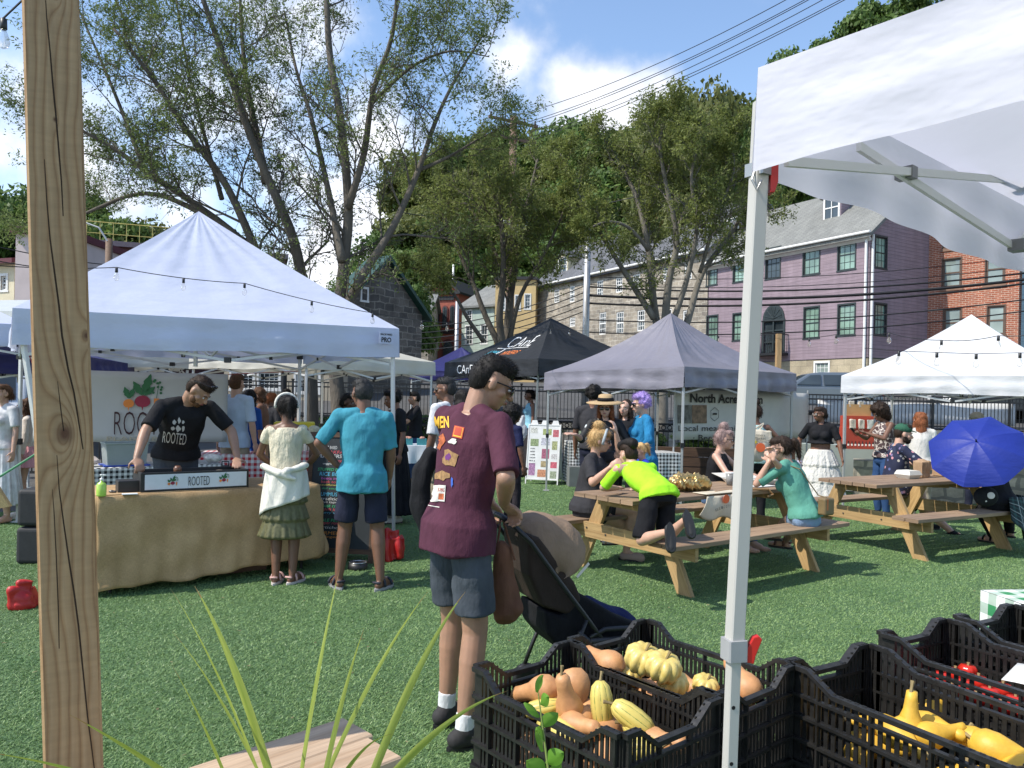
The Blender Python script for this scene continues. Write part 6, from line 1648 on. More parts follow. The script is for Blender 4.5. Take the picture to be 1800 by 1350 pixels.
# woman in the black tank top
b=C1+p1*.72+d1*1.12;yaw=118;a=At(0,b.y,yaw,x=b.x)
seat('seated woman with pinkish blond hair and sunglasses in black tank top at the near table',b,yaw,(b+Vector((.35,-.35,.085)),b+Vector((.2,-.45,.085))),H=1.66,skin='fair',hair=('bun','ash'),top=blackc,sleeve=0,strap=True,bottom=('pants',cloth('denim',(.07,.13,.24))),fem=True,girth=1.05,glasses='dark',head=(-22,8),seed=37,
    armL=((-.12,.38,.80),(-1,0,-.5)),armR=((.10,.36,.80),(1,0,-.5)),handR=dict(curl=.4,palm=(0,0,-1)),handL=dict(curl=.4,palm=(0,0,-1)),vox=.009,lean=8)
# woman in the green tee
b=C1 - p1*.70+d1*.70;yaw=312;a=At(0,b.y,yaw,x=b.x);greenc=cloth('sage_jersey',(.10,.29,.22),.12)
GW,_=seat('woman in sage green t-shirt and denim shorts seated with elbows on the near table',b,yaw,(G(1335,962)+Vector((0,0,.085)),G(1372,972)+Vector((0,0,.085))),H=1.70,skin='fair',hair=('pony','dark'),top=greenc,sleeve=.44,bottom=('shorts',cloth('light_denim',(.20,.29,.42)),.5),fem=True,girth=1.04,lean=22,glasses='dark',head=(-30,8),
    armL=(a.to(P(1352,812,7.15)),a.dr((-.3,.3,-1))),armR=(a.to(P(1360,808,7.05)),a.dr((-.3,-.3,-1))),handL=dict(dir=(.3,.3,1),curl=.8),handR=dict(dir=(.1,.3,1),curl=.8),vox=.009,hem=.0,folds=.009,seed=39,shoes=('sandal',M('brown_strap',(.10,.04,.02),.6)),face=True)
# man with the green cap
b=C2+p2*.70+d2*.72;yaw=98;a=At(0,b.y,yaw,x=b.x)
t=NT('floral_navy');vo=t.new('ShaderNodeTexVoronoi');vo.inputs['Scale'].default_value=17;t.l.new(t.mapping('Object'),vo.inputs['Vector']);f=t.math('LESS_THAN',vo.outputs['Distance'],.30)
hue=t.ramp(vo.outputs['Color'],[(.3,(.55,.25,.28)),(.6,(.05,.10,.25)),(.8,(.45,.42,.36))]);t.col(t.mix(f,(.012,.016,.045),hue));t.b.inputs['Roughness'].default_value=.8;floral=t.m
CAPM,_=seat('bearded man in green cap and navy floral shirt seated at the right table',b,yaw,(P(1700,955,9.5)*1+Vector((0,0,0)),G(1625,930)+Vector((0,0,.085))),H=1.78,skin='fair',hair=('short','dark'),top=floral,sleeve=.5,bottom=('shorts',blackc,.9),girth=1.1,lean=6,head=(4,8),belly=.03,
    armL=((-.10,.40,.82),(-1,0,-.5)),armR=((.12,.42,.82),(1,0,-.5)),seed=41,shoes=('shoe',blackc),hem=.05)
def cap_on(D,mat,back=0.0,brim=True,name='cap'):
    HD,Rm=D['HD'],D['RH'];C=Blob();C.ell(HD((0,-.012,.062)),(.092,.106,.072),Rm);o=C.build(name,mat,D['T'],.008,2)
    m=MB();pts=[HD((.07*math.cos(t_),.06+.085*math.sin(t_),.052 - .012*math.sin(t_))) for t_ in [math.pi*j/10 for j in range(11)]];m.prism(pts,Vector((0,0,.008)));m.build('cap_brim',mat,o);return o
cap_on(CAPM,cloth('green_cap',(.03,.10,.06)))
HD=CAPM['HD'];C=Blob();C.ell(HD((0,.058,-.078)),(.048,.042,.042),CAPM['RH']);C.ell(HD((.05,.02,-.06)),(.02,.035,.045),CAPM['RH']);C.ell(HD((-.05,.02,-.06)),(.02,.035,.045),CAPM['RH']);C.build('beard',hairmat('hair_dark',HC['dark']),CAPM['T'],.008,2,.003)
# person under the umbrella
b=C2 - p2*.68+d2*.62;yaw=332
UP,_=seat('person in black with a plaid shirt tied at the waist, hidden behind the blue umbrella',b,yaw,(G(1745,955)+Vector((0,0,.085)),G(1775,950)+Vector((0,0,.085))),H=1.62,skin='fair',hair=('long','dark'),top=blackc,sleeve=.4,bottom=('pants',blackc),girth=1.25,fem=True,lean=18,face=False,seed=43,shoes=('sandal',blackc),kL=(-.3,1,.4),kR=(.6,.6,.4),
    armL=((-.22,.30,.84),(-1,0,-.6)),armR=((.20,.3,.95),(1,0,-.6)))
t=NT('dark_plaid');sx=t.new('ShaderNodeSeparateXYZ');t.l.new(t.tc.outputs['UV'],sx.inputs[0])
g1_=t.math('GREATER_THAN',t.math('FRACT',t.math('MULTIPLY',sx.outputs[0],14)),.6);g2_=t.math('GREATER_THAN',t.math('FRACT',t.math('MULTIPLY',sx.outputs[1],14)),.6);ln=t.math('GREATER_THAN',t.math('FRACT',t.math('MULTIPLY',sx.outputs[0],7)),.93);ln2=t.math('GREATER_THAN',t.math('FRACT',t.math('MULTIPLY',sx.outputs[1],7)),.93)
cc=t.mix(t.math('MULTIPLY',t.math('ADD',g1_,g2_),.5),(.012,.018,.02),(.035,.09,.085));cc=t.mix(t.math('MAXIMUM',ln,ln2),cc,(.35,.36,.34));t.col(cc);t.b.inputs['Roughness'].default_value=.85;plaid=t.m
m=MB();bx=UP['TH']((0,0,.93))
def fn(u,v):
    a_=-.2+2.1*u;r=.20+.10*v+.012*math.sin(a_*11)*v
    return bx+Vector((math.sin(a_)*r*1.1,-math.cos(a_)*r,.10 - (.52 if u>.35 else .22+.3*u/.35)*v+.02*math.sin(a_*7)*v))
m.grid(fn,40,16,(.7,.55));o=m.build('tied_plaid_shirt',plaid,UP['T'],smooth=True);solidify(o,.008)
# --- standing people
PU_,a=stand('older woman with curly lilac hair and sunglasses in a blue top, facing left',1128,690,8.9,262,skin='fair',hair=('curly','purple'),top=cloth('cerulean_knit',(.02,.17,.34),.15,0,.6),sleeve=.85,bottom=('pants',cloth('khaki',(.30,.26,.19))),fem=True,girth=1.22,glasses='dark',seed=51,hem=.12,vox=.009,head=(0,4),belly=.03,
    armL=((-.25,.15,.95),(-1,-.5,0)),armR=((.25,.12,.95),(1,-.5,0)))
t=NT('black_feather_print');vo=t.new('ShaderNodeTexVoronoi');vo.inputs['Scale'].default_value=9;t.l.new(t.mapping('Object',(1.6,1,.8)),vo.inputs['Vector']);wv_=t.noise(t.mapping('Object'),40,3)
f=t.math('LESS_THAN',t.math('ADD',vo.outputs['Distance'],t.math('MULTIPLY',t.math('SUBTRACT',wv_,.5),.5)),.22);t.col(t.mix(f,(.010,.010,.011),(.50,.54,.54)));t.b.inputs['Roughness'].default_value=.7;feather=t.m
a=At(1062,9.0,182);HT,a=stand('woman in wide straw hat and black feather print blouse pointing at the sign',1062,697,9.0,182,skin='fair',hair=('long','auburn'),top=feather,sleeve=.6,bottom=('pants',blackc),fem=True,girth=1.12,glasses='dark',seed=53,hem=.06,vox=.009,head=(12,6),
    armR=(a.to(P(1012,764,8.7)),(.3,-.2,-1)),handR=dict(dir=(.75,.35,.1),palm=(0,-.3,-1),curl=.15),armL=((-.22,.25,.95),(-1,-.5,-.3)))
HD,Rm=HT['HD'],HT['RH'];straw=M('straw',(.42,.29,.15),.8,.15,90,.5,300);m=MB()
pr_=[(0,.085),(.055,.085),(.082,.072),(.094,.01),(.098,0),(.15,-.006),(.225,-.018),(.228,-.014),(.15,.0),(.098,.006)]
axh=(HD((0,0,1)) - HD((0,0,0))).normalized();m.lathe(pr_[1:],HD((0,-.012,.082)),axh,40);ht=m.build('straw_hat',straw,HT['T'],smooth=True)
m=MB();m.lathe([(.0945,.008),(.098,.008),(.090,.048),(.086,.048)],HD((0,-.012,.082)),axh,40);m.build('hat_band',blackc,ht,smooth=True)
stand('man with a thick black curly head of hair in dark t-shirt, back turned',1040,676,10.1,25,skin='brown',hair=('curly','black'),top=charcoal,bottom=('pants',navyc),seed=55,face=False)
stand('woman with long dark hair behind the blue topped lilac haired woman',1098,700,9.9,215,skin='fair',hair=('long','dark'),top=blackc,sleeve=.3,bottom=('pants',blackc),fem=True,seed=57)
TW,a=stand('woman in pale aqua tank carrying a canvas tote, back turned behind the near table',1326,708,9.6,5,skin='mid',hair=('bun','dark'),top=cloth('aqua_knit',(.34,.50,.50)),sleeve=0,strap=True,bottom=('pants',blackc),fem=True,seed=59,face=False,shoes=('sandal',M('brown_strap',(.10,.04,.02),.6)),armR=((.26,.12,.92),(1,-.4,0)))
CT_,a=stand('woman in black crop top and long white tiered skirt beside the fence',1441,712,11.0,205,skin='brown',hair=('back','dark'),top=blackc,sleeve=.42,crop=.13,bottom=('skirt',cloth('white_crinkle',(.62,.60,.55),.1,0,.8),.25,.32,3),fem=True,girth=1.22,seed=61,glasses='clear',head=(48,4),armL=((-.30,.10,.80),(-1,-.5,0)),armR=((.28,.04,.85),(1,-.5,0)),folds=.004,shoes=('sandal',blackc))
t=NT('brown_marbled');n=t.noise(t.mapping('Object'),13,2);f=t.math('LESS_THAN',t.math('ABSOLUTE',t.math('SUBTRACT',n,.5)),.035);t.col(t.mix(f,(.07,.04,.04),(.55,.48,.42)));t.b.inputs['Roughness'].default_value=.7;marb=t.m
CU,a=stand('woman with voluminous dark curls in brown marbled tank and jeans reading her phone',1552,707,10.8,262,skin='mid',hair=('afro','dark'),top=marb,sleeve=0,strap=True,bottom=('pants',cloth('blue_denim',(.03,.07,.17))),fem=True,seed=63,head=(0,28),armL=((-.10,.33,1.20),(-.8,-.2,-1)),armR=((.10,.30,1.16),(.8,-.2,-1)),handR=dict(curl=.6,palm=(0,0,1)),handL=dict(curl=.6,palm=(0,0,1)))
q=CU['wrR']+Vector((-.11,0,.07));m=MB();m.prism([q+Vector((-.02,-.04,.03)),q+Vector((-.02,.04,.03)),q+Vector((.05,.04,-.05)),q+Vector((.05,-.04,-.05))],(.006,0,.006));tag(bevel(m.build('phone',blk,None,origin=q),.004),'dark phone held up by the woman with voluminous dark curls','phone')
stand('woman with long auburn hair in loose white blouse and khaki trousers, back turned',1616,722,10.4,18,skin='fair',hair=('long','auburn'),top=cloth('white_linen',(.66,.63,.57),.06,0,.4),sleeve=.6,bottom=('pants',cloth('khaki',(.30,.26,.19))),fem=True,girth=1.15,seed=65,face=False,hem=.04)
CB,a=stand('man in beige cap standing behind the blue umbrella',1714,724,11.2,190,skin='fair',hair=('short','dark'),top=charcoal,bottom=('pants',navyc),seed=67);cap_on(CB,cloth('beige_cap',(.28,.25,.20)))
stand('man in white polo shirt and glasses waiting behind the man in maroon',784,660,8.0,305,skin='mid',hair=('short','grey'),top=cloth('white_polo',(.60,.60,.62),.06),sleeve=.48,bottom=('pants',cloth('khaki',(.30,.26,.19))),glasses='clear',seed=69,head=(-30,0),vox=.009,girth=1.05)
stand('woman with glossy black hair between the white polo and the maroon shirt',812,681,7.4,10,skin='mid',hair=('long','black'),top=cloth('beige_knit',(.4,.34,.28)),bottom=('pants',navyc),fem=True,seed=71,face=False)
stand('person in navy t-shirt and dark trousers with long black curls beyond the stroller',898,712,9.3,60,skin='mid',hair=('afro','black'),top=cloth('navy_jersey',(.014,.018,.06)),bottom=('pants',cloth('dark_trousers',(.03,.025,.03))),seed=73,face=False,hem=.05)
stand('stall worker in pale blue tank top under the black tent',930,683,16.4,258,skin='brown',hair=('back','black'),top=cloth('pale_blue_knit',(.25,.50,.62)),sleeve=0,strap=True,bottom=('pants',blackc),fem=True,seed=75)
stand('produce seller in plain black t-shirt behind the egg and berry table',728,687,13.2,255,skin='tan',hair=('short','black'),top=blackc,bottom=('pants',cloth('blue_denim',(.03,.07,.17))),seed=77,armL=((-.15,.35,1.05),(-1,-.2,-.5)),armR=((.15,.35,1.05),(1,-.2,-.5)))
stand('smiling woman in a long black dress beside the white tent leg',694,682,9.6,238,skin='brown',hair=('curly','black'),top=blackc,sleeve=.42,bottom=('skirt',blackc,.12,.26),fem=True,girth=1.1,seed=79,shoes=('shoe',pwhite),head=(15,14))
stand('woman in navy t-shirt facing the man in turquoise, elbow out',607,688,9.5,128,skin='dark',hair=('back','black'),top=cloth('navy_jersey',(.014,.018,.06)),bottom=('pants',navyc),fem=True,seed=81,armR=((.14,.12,1.05),(1,-.6,-.2)),head=(-15,5))
stand('tall man in pale blue short sleeved shirt and khaki shorts, back turned',411,655,9.8,12,skin='fair',hair=('short','brown'),top=cloth('pale_blue_shirt',(.42,.52,.66),.06),sleeve=.48,bottom=('shorts',cloth('khaki',(.30,.26,.19))),seed=83,face=False,hem=.08)
stand('dark haired woman in a royal blue dress beside the pale blue shirt',434,682,10.4,20,skin='tan',hair=('long','black'),top=cloth('royal_dress',(.015,.07,.27)),sleeve=.5,bottom=('skirt',cloth('royal_dress',(.015,.07,.27)),.3,.26),fem=True,seed=85,face=False)
stand('short haired youngster in a rust brown top facing left',456,678,11.2,262,skin='fair',hair=('bob','brown'),top=cloth('rust_knit',(.16,.08,.05)),bottom=('pants',navyc),fem=True,seed=87,head=(0,10))
stand('distant shopper with reddish dark hair behind the youngster in rust brown',472,688,12.6,30,skin='mid',hair=('back','auburn'),top=charcoal,bottom=('pants',navyc),seed=89,face=False)
stand('distant shopper in black by the grey ledge beyond the cream tent',502,682,15.0,200,skin='dark',hair=('short','black'),top=blackc,bottom=('pants',navyc),seed=91)
stand('child in cream jumper and pink skirt half hidden by the wooden post',44,698,9.4,240,skin='fair',hair=('long','brown'),top=cloth('cream_jumper',(.6,.54,.48)),sleeve=.95,bottom=('skirt',cloth('pink_cotton',(.6,.30,.32)),.62,.26,2),fem=True,seed=93,shoes=('shoe',pwhite),sole=pwhite,armR=((.12,.22,1.32),(1,0,-1)))
stand('woman in a white patterned dress at the left edge',4,672,9.0,200,skin='fair',hair=('back','brown'),top=cloth('white_pattern',(.56,.55,.56),.2),sleeve=.4,bottom=('skirt',cloth('white_pattern',(.56,.55,.56),.2),.22,.24),fem=True,seed=95)
# ================================================================= FOOD STALL (left tent)
Z3=lambda v,z:Vector((v.x,v.y,z))
burlap=NT('burlap');t=burlap;v=t.mapping('Object');w1=t.noise(t.mapping('UV',(260,40,1)),1,2);w2=t.noise(t.mapping('UV',(40,260,1)),1,2);n=t.noise(v,4,4)
cc=t.ramp(n,[(.3,(.36,.225,.105)),(.7,(.50,.325,.165))]);cc=t.mix(1.0,cc,t.ramp(t.math('MULTIPLY',t.math('ADD',w1,w2),.5),[(.35,(.78,)*3),(.65,(1.15,)*3)]),'MULTIPLY');t.col(cc);t.b.inputs['Roughness'].default_value=.95;t.bump(t.math('ADD',w1,w2),.6,.002);burlap=t.m
Lt,Dt,Ht=1.80,.74,.76
def tp(u,v,z):return TF+td*u+tn*v+Vector((0,0,z))
FT=thing('folding_table','folding table hidden under the long burlap cloth at the food stall','table',tuple(tp(Lt/2,Dt/2,0)))
m=MB();m.prism([tp(.01,.01,Ht - .03),tp(Lt - .01,.01,Ht - .03),tp(Lt - .01,Dt - .01,Ht - .03),tp(.01,Dt - .01,Ht - .03)],(0,0,.025));m.build('tabletop',white,FT)
for u in (.12,Lt - .12):
    for v in (.07,Dt - .07):m=MB();m.tube([tp(u,v,0.0),tp(u,v,Ht - .03)],.013,8);m.build('leg',iron,FT)
# cloth: top sheet and a skirt falling in folds round the four sides
m=MB();rs_=random.Random(2)
per=[];NPER=220
def perim(t):
    a=[Lt,Dt,Lt,Dt];L=sum(a);x=(t % 1)*L
    if x<a[0]:return x,0,(0,-1)
    x -= a[0]
    if x<a[1]:return Lt,x,(1,0)
    x -= a[1]
    if x<a[2]:return Lt - x,Dt,(0,1)
    x -= a[2];return 0,Dt - x,(-1,0)
def fn(u,v):
    x,y,nn=perim(u);k=.055*v**1.1;s_=math.sin(u*61)+.7*math.sin(u*103+1)+.5*math.sin(u*27+2)
    dx,dy=2*x/Lt - 1,2*y/Dt - 1;bulge=.02+.009*s_*v**.6+.007*math.sin(u*210+4*v)*v+.006*math.sin(u*44+v*13)
    lowz=.045+.010*math.sin(u*33)+.008*math.sin(u*90)+(.085*(x/Lt)**1.5 if nn[1]==-1 else 0)+(.085 if nn[0]==1 else 0)
    q=tp(x+nn[0]*(bulge+k),y+nn[1]*(bulge+k),Ht+.004+(lowz - Ht)*v)
    if v<.06:q=tp(x+nn[0]*bulge*v/.06,y+nn[1]*bulge*v/.06,Ht+.006 - .01*v/.06)
    return q
m.grid(fn,NPER,26,(5.1,.75));m.grid(lambda u,v:tp(u*Lt,v*Dt,Ht+.006+.002*math.sin(u*23+v*9)),24,10,(1.8,.74))
BC=solidify(m.build('burlap_cloth',burlap,None,smooth=True,origin=tp(Lt/2,Dt/2,0)),.004,1);tag(BC,'long coarse burlap cloth draped to the turf over the stall table','tablecloth')
TZ=Ht+.010
C=Blob();q=tp(Lt+.02,.08,0);C.cap(Z3(q,.58),Z3(q,.22),.05,.085);C.cap(Z3(q,.22),Z3(q,.13),.09,.07);C.cap(Z3(q+td*.03,.25),Z3(q+td*.06,.16),.07,.06);tag(C.build('gathered_burlap',burlap,None,.012,3,.014,5),'gathered bunch of burlap hanging at the right corner of the stall','cloth bundle')
m=MB();q=tp(1.2,.35,0);m.box(Z3(q,.13),(.42,.3,.26),.66);tag(m.build('cardboard_box',M('dark_cardboard',(.12,.07,.045),.9,.2),None,origin=Z3(q,0)),'dark cardboard box stowed beneath the burlap cloth','box')
# condiment box with name panel
bx0,bx1=Vector((-2.93,6.09,0)),Vector((-2.24,6.58,0));bd=(bx1 - bx0).normalized();bn=Vector((-bd.y,bd.x,0));bL=(bx1 - bx0).length
bp=lambda u,v,z:bx0+bd*u+bn*v+Vector((0,0,TZ+z))
BX=thing('condiment_box','long black open condiment box with white name panel on the stall table','box',tuple(bp(bL/2,.17,0)))
m=MB()
for a,b,c,d in ((0,bL,0,.02),(0,bL,.33,.35),(0,.02,.02,.33),(bL - .02,bL,.02,.33)):m.prism([bp(a,c,0),bp(b,c,0),bp(b,d,0),bp(a,d,0)],(0,0,.155))
m.prism([bp(.02,.02,.0),bp(bL - .02,.02,.0),bp(bL - .02,.33,.0),bp(.02,.33,.0)],(0,0,.09));bevel(m.build('shell',blk,BX),.004)
m=MB();m.prism([bp(.03,-.004,.018),bp(bL - .02,-.004,.018),bp(bL - .02,-.004,.138),bp(.03,-.004,.138)],bn*.004);m.build('name_panel',flat('panel_white',(.62,.64,.68),.35),BX)
text('ROOTED',bp(bL*.52,-.005,.075),bd,(0,0,1),blackink,BX,width=.165,height=.075,bold=-.012)
leafg=M('ink_green',(.03,.13,.05),.7);beet=M('ink_beet',(.28,.02,.05),.7);carrot=M('ink_orange',(.72,.22,.04),.7)
def veg_logo(c,xd,s,parent,nrm,lift=.004):
    """painted turnip, beet and carrot with leaves"""
    xd=Vector(xd);up=Vector((0,0,1))
    def poly(pts,mat,k=0,nm='painted_vegetable'):
        me=decal_poly([(a*s,b*s) for a,b in pts],Vector(c)+Vector(nrm)*(lift+k*.0012),xd,up);link_mesh(nm,me,mat,parent)
    bulb=lambda cx,cy,w,h,tail:[(cx,cy - h - tail),(cx+w*.12,cy - h*.9)]+[(cx+w*math.cos(a_),cy+h*math.sin(a_)) for a_ in [(-60+i*15)*math.pi/180 for i in range(21)]]+[(cx - w*.12,cy - h*.9)]
    poly(bulb(0,-.12,.26,.22,.12),beet);poly(bulb(-.46,-.2,.18,.16,.14),carrot,1);poly([(.38,.0),(.56,.0),(.52,-.3),(.44,-.5),(.38,-.25)],carrot,1)
    leafp=lambda x,y,a,L,w:[(x+math.cos(a)*L*t_+math.sin(a)*w*math.sin(math.pi*t_)*q*(1+.22*math.sin(t_*22)),y+math.sin(a)*L*t_ - math.cos(a)*w*math.sin(math.pi*t_)*q) for q,ts in ((1,[i/10 for i in range(11)]),(-1,[1 - i/10 for i in range(1,10)])) for t_ in ts]
    for x,y,a,L,w in ((.0,.1,1.25,.85,.14),(-.02,.1,2.1,.6,.12),(.05,.1,.75,.5,.10),(-.46,-.02,1.9,.45,.10),(-.44,-.02,1.2,.42,.09)):poly(leafp(x,y,a,L,w),leafg,2)
    rs4=random.Random(1)
    for i in range(9):
        x,y=.42+rs4.uniform(-.1,.28),.2+rs4.uniform(0,.5);poly([(x+.05*math.cos(k),y+.05*math.sin(k)) for k in [j*1.05 for j in range(6)]],leafg,2)
    poly([(.45,.0),(.47,.0),(.56,.6),(.54,.6)],leafg,1)
nb_=-bn
veg_logo(bp(bL*.28,-.005,.072),bd,.062,BX,nb_,.002);veg_logo(bp(bL*.755,-.005,.080),bd,.062,BX,nb_,.002)
# soap, tray, keys, phone
q=PZ(178,872,TZ+.0);SO=thing('soap_bottle','clear pump bottle of lime green hand soap at the table corner','soap bottle',(q.x,q.y,TZ))
m=MB();m.lathe([(.0,0),(.033,0),(.035,.01),(.035,.085),(.028,.10),(.012,.108),(.012,.12)],(q.x,q.y,TZ),n=16);m.build('bottle',M('lime_soap',(.42,.62,.10),.15,.1,3),SO,smooth=True)
m=MB();m.lathe([(.013,.118),(.013,.135),(.004,.136),(.004,.155),(.012,.157),(.012,.165),(.0,.166)],(q.x,q.y,TZ),n=12);m.box((q.x+.018,q.y,TZ+.16),(.035,.01,.008));m.build('pump',white,SO,smooth=True)
m=MB();q2=tp(.30,.20,0);m.box(Z3(q2,TZ+.045),(.24,.16,.09),.6);tag(bevel(m.build('cash_box',blk,None,origin=Z3(q2,TZ)),.005),'small black cash box behind the soap bottle','box')
m=MB();q=PZ(196,866,TZ);m.ell((q.x,q.y,TZ+.01),(.022,.016,.012));m.ell((q.x+.02,q.y+.01,TZ+.008),(.014,.02,.009));tag(m.build('key_bunch',M('dull_metal',(.12,.11,.10),.4,.3,40,metal=.6),None,origin=(q.x,q.y,TZ)),'small bunch of keys on the burlap table top','keys')
m=MB();q=PZ(228,869,TZ);m.box((q.x,q.y,TZ+.004),(.11,.06,.006),.5);tag(m.build('card_reader',white,None,origin=(q.x,q.y,TZ)),'flat white card reader in front of the condiment box','card reader')
q=bp(bL*.36,.15,.12);m=MB();m.lathe([(0,0),(.03,0),(.032,.05),(.02,.07),(.0,.072)],q,n=14);tag(m.build('sauce_jar',M('brown_jar',(.14,.06,.03),.3),None,smooth=True,origin=q),'small brown sauce jar poking out of the condiment box','jar')
for i,(u,v) in enumerate(((.7,.12),(.78,.16),(.85,.1))):
    q=bp(bL*u,v+.06,.10);m=MB();m.lathe([(0,0),(.026,0),(.028,.035),(.0,.038)],q,n=12);tag(m.build('spice_tin',M('red_tin_%d' % i,((.3,.05,.03),(.25,.2,.15),(.4,.1,.08))[i],.4),None,origin=q),('red spice tin near the right end of the condiment box','beige spice tin between the two red tins','pinkish spice tin nearest the right end of the condiment box')[i],'tin')
q=bp(bL*.90,.42,.02 - .02);m=MB();m.lathe([(0,0),(.045,0),(.047,.12),(.035,.13),(.035,.155),(0,.157)],q,n=18);m.tube([q+Vector((-.03,0,.15)),q+Vector((-.03,0,.19)),q+Vector((.03,0,.19)),q+Vector((.03,0,.15))],.006,6);tag(m.build('drink_flask',blk,None,smooth=True,origin=q),'black drink flask with loop handle behind the condiment box','flask')
# back table with gingham cloth and plastic bin
q=P(240,815,8.35);bt0=Vector((q.x,8.35,0)); 
def btp(u,v,z):return bt0+td*u+tn*v+Vector((0,0,z))
gingb=gingham('black_white_gingham',(.012,.012,.014),.055)
m=MB();m.prism([btp(-.75,0,.03),btp(.95,0,.03),btp(.95,.6,.03),btp(-.75,.6,.03)],(0,0,.72));tag(bevel(m.build('gingham_table',gingb,None,origin=btp(0,0,0)),.02),'back table wrapped in black and white gingham behind the stall keeper','table')
q=btp(-.08,.2,.765);BN=thing('plastic_bin','translucent white plastic bin with blue lid base on the gingham back table','bin',tuple(q));m=MB()
for a,b in ((.0,.0),):
    lo=[q+td*x+tn*y for x,y in ((-.19,-.13),(.19,-.13),(.19,.13),(-.19,.13))];hi=[q+td*x*1.1+tn*y*1.1+Vector((0,0,.24)) for x,y in ((-.19,-.13),(.19,-.13),(.19,.13),(-.19,.13))]
    m.add(lo+hi,[(0,3,2,1),(0,1,5,4),(1,2,6,5),(2,3,7,6),(3,0,4,7)])
o=m.build('tub',M('milky_plastic',(.55,.60,.58),.35,.08,3,trans=.5),BN);solidify(o,.006);m=MB()
rim=[q+td*x*1.12+tn*y*1.12+Vector((0,0,.235)) for x,y in ((-.19,-.13),(.19,-.13),(.19,.13),(-.19,.13),(-.19,-.13))]
m.tube(rim,.011,6);m.build('rim',M('milky_plastic',(.55,.60,.58),.35),BN);m=MB();m.box(q+Vector((0,0,-.004)),(.46,.32,.012),.66);m.build('base_lid',M('blue_plastic',(.02,.07,.45),.4),BN)
for i,(u,v,c) in enumerate(((.42,.15,(.5,.5,.5)),(.62,.3,(.35,.2,.1)),(-.42,.2,(.5,.42,.38)),(.85,.12,(.6,.58,.55)))):
    q=btp(u,v,.765);m=MB();C=Blob();C.ell(q+Vector((0,0,.045)),(.11,.08,.05));tag(C.build('bread_bag',M('bag_film_%d' % i,c,.3,.3,30,.4,20),None,.012,1,.012,i),('crumpled clear bag beside the plastic bin','brown bread loaf bag on the gingham back table','pinkish bread bag left of the plastic bin','white crumpled wrapper near the right end of the back table')[i],'bag')
# banner
fa,fb=P(150,655,8.9),P(401,655,9.15);Yb=9.0
ba_,bb_=Vector((fa.x - .5,8.75,0)),Vector((P(401,655,9.45).x,9.45,0));bdx=(bb_ - ba_).normalized();bnn=Vector((bdx.y,-bdx.x,0));BLn=(bb_ - ba_).length
zt_,zb_=P(400,658,9.45).z,P(400,777,9.45).z
BAN=thing('stall_banner','pale grey banner with painted beet, turnip and carrot hung behind the stall keeper','banner',tuple((ba_+bb_)/2+Vector((0,0,zb_))))
m=MB();m.grid(lambda u,v:ba_+bdx*BLn*u+Vector((0,0,zb_+(zt_ - zb_)*v))+bnn*(.012*math.sin(u*11)*math.sin(v*3.1)),30,10);o=m.build('sheet',M('banner_vinyl',(.50,.49,.48),.6,.05,2,.1,4,trans=.12),BAN,smooth=True);solidify(o,.004)
def bpx(px,py):return PL(px,py,ba_,bb_)
c=bpx(251,700);sc_=(bpx(280,700) - bpx(222,700)).length/1.1
veg_logo(c+bnn*.014,bdx,sc_,BAN,bnn,.004)
l0,l1=bpx(206,744),bpx(305,744);hgt=(bpx(206,724) - bpx(206,765)).length
text('ROOTED',(l0+l1)/2+bdx*.01+bnn*.02,bdx,(0,0,1),M('ink_maroon',(.045,.012,.015),.7),BAN,width=(l1 - l0).length*1.13,height=hgt,bold=-.012)
text('PLANT BASED',bpx(262,771)+bnn*.02,bdx,(0,0,1),M('ink_sand',(.42,.36,.26),.7),BAN,width=.9,height=.05)
m=MB();tR=Vector((C_[0],C_[1],1.9))
m.tube([bb_+Vector((0,0,zt_)),tR],.005,5);m.tube([ba_+Vector((0,0,zt_)),ba_+Vector((-.3,.3,zt_+.3))],.005,5);m.build('cord',M('red_cord',(.35,.03,.03),.7),BAN)
# chalkboard signs
def aframe(label,cx,cy,yaw,w,h,tilt,framem,panelm,cat='sandwich board',name='sandwich_board',fw_=.045,z0=0.0):
    T=thing(name,label,cat,(cx,cy,z0));a=R(yaw);n=Vector((math.sin(a),math.cos(a),0));x=Vector((-n.y,n.x,0));c=Vector((cx,cy,z0)); 
    out=[]
    for sg,nm in ((1,'front_board'),(-1,'back_board')):
        nn=n*sg;up=(Vector((0,0,1))*math.cos(tilt) - nn*math.sin(tilt));fwd=(nn*math.cos(tilt)+Vector((0,0,1))*math.sin(tilt));o0=c+nn*(h*math.sin(tilt))
        q=lambda u,v,o=0,o0=o0,up=up,fwd=fwd:o0+x*u+up*v+fwd*o
        m=MB()
        for u0,u1,v0,v1 in ((-w/2,-w/2+fw_,0,h),(w/2 - fw_,w/2,0,h),(-w/2+fw_,w/2 - fw_,.08,.08+fw_),(-w/2+fw_,w/2 - fw_,h - fw_,h)):m.prism([q(u0,v0),q(u1,v0),q(u1,v1),q(u0,v1)],fwd*.02)
        F=m.build(nm,framem,T);m=MB();m.prism([q(-w/2+fw_,.08+fw_,.004),q(w/2 - fw_,.08+fw_,.004),q(w/2 - fw_,h - fw_,.004),q(-w/2+fw_,h - fw_,.004)],fwd*.008);m.build('panel',panelm,F);out.append((q,x,up,fwd,F))
    return T,out
chalkb=M('chalkboard',(.022,.028,.032),.8,.25,5);darkw=wood('walnut_frame',(.10,.055,.032),(.05,.026,.015))
qc=G(598,990);CBD,fr2=aframe('tall dark chalkboard covered in coloured chalk writing between girl and turquoise man',qc.x - .02,qc.y+.22,188,.70,1.22,.13,darkw,chalkb,'chalkboard','chalkboard')
q,x_,up_,fwd_,Fo=fr2[0]
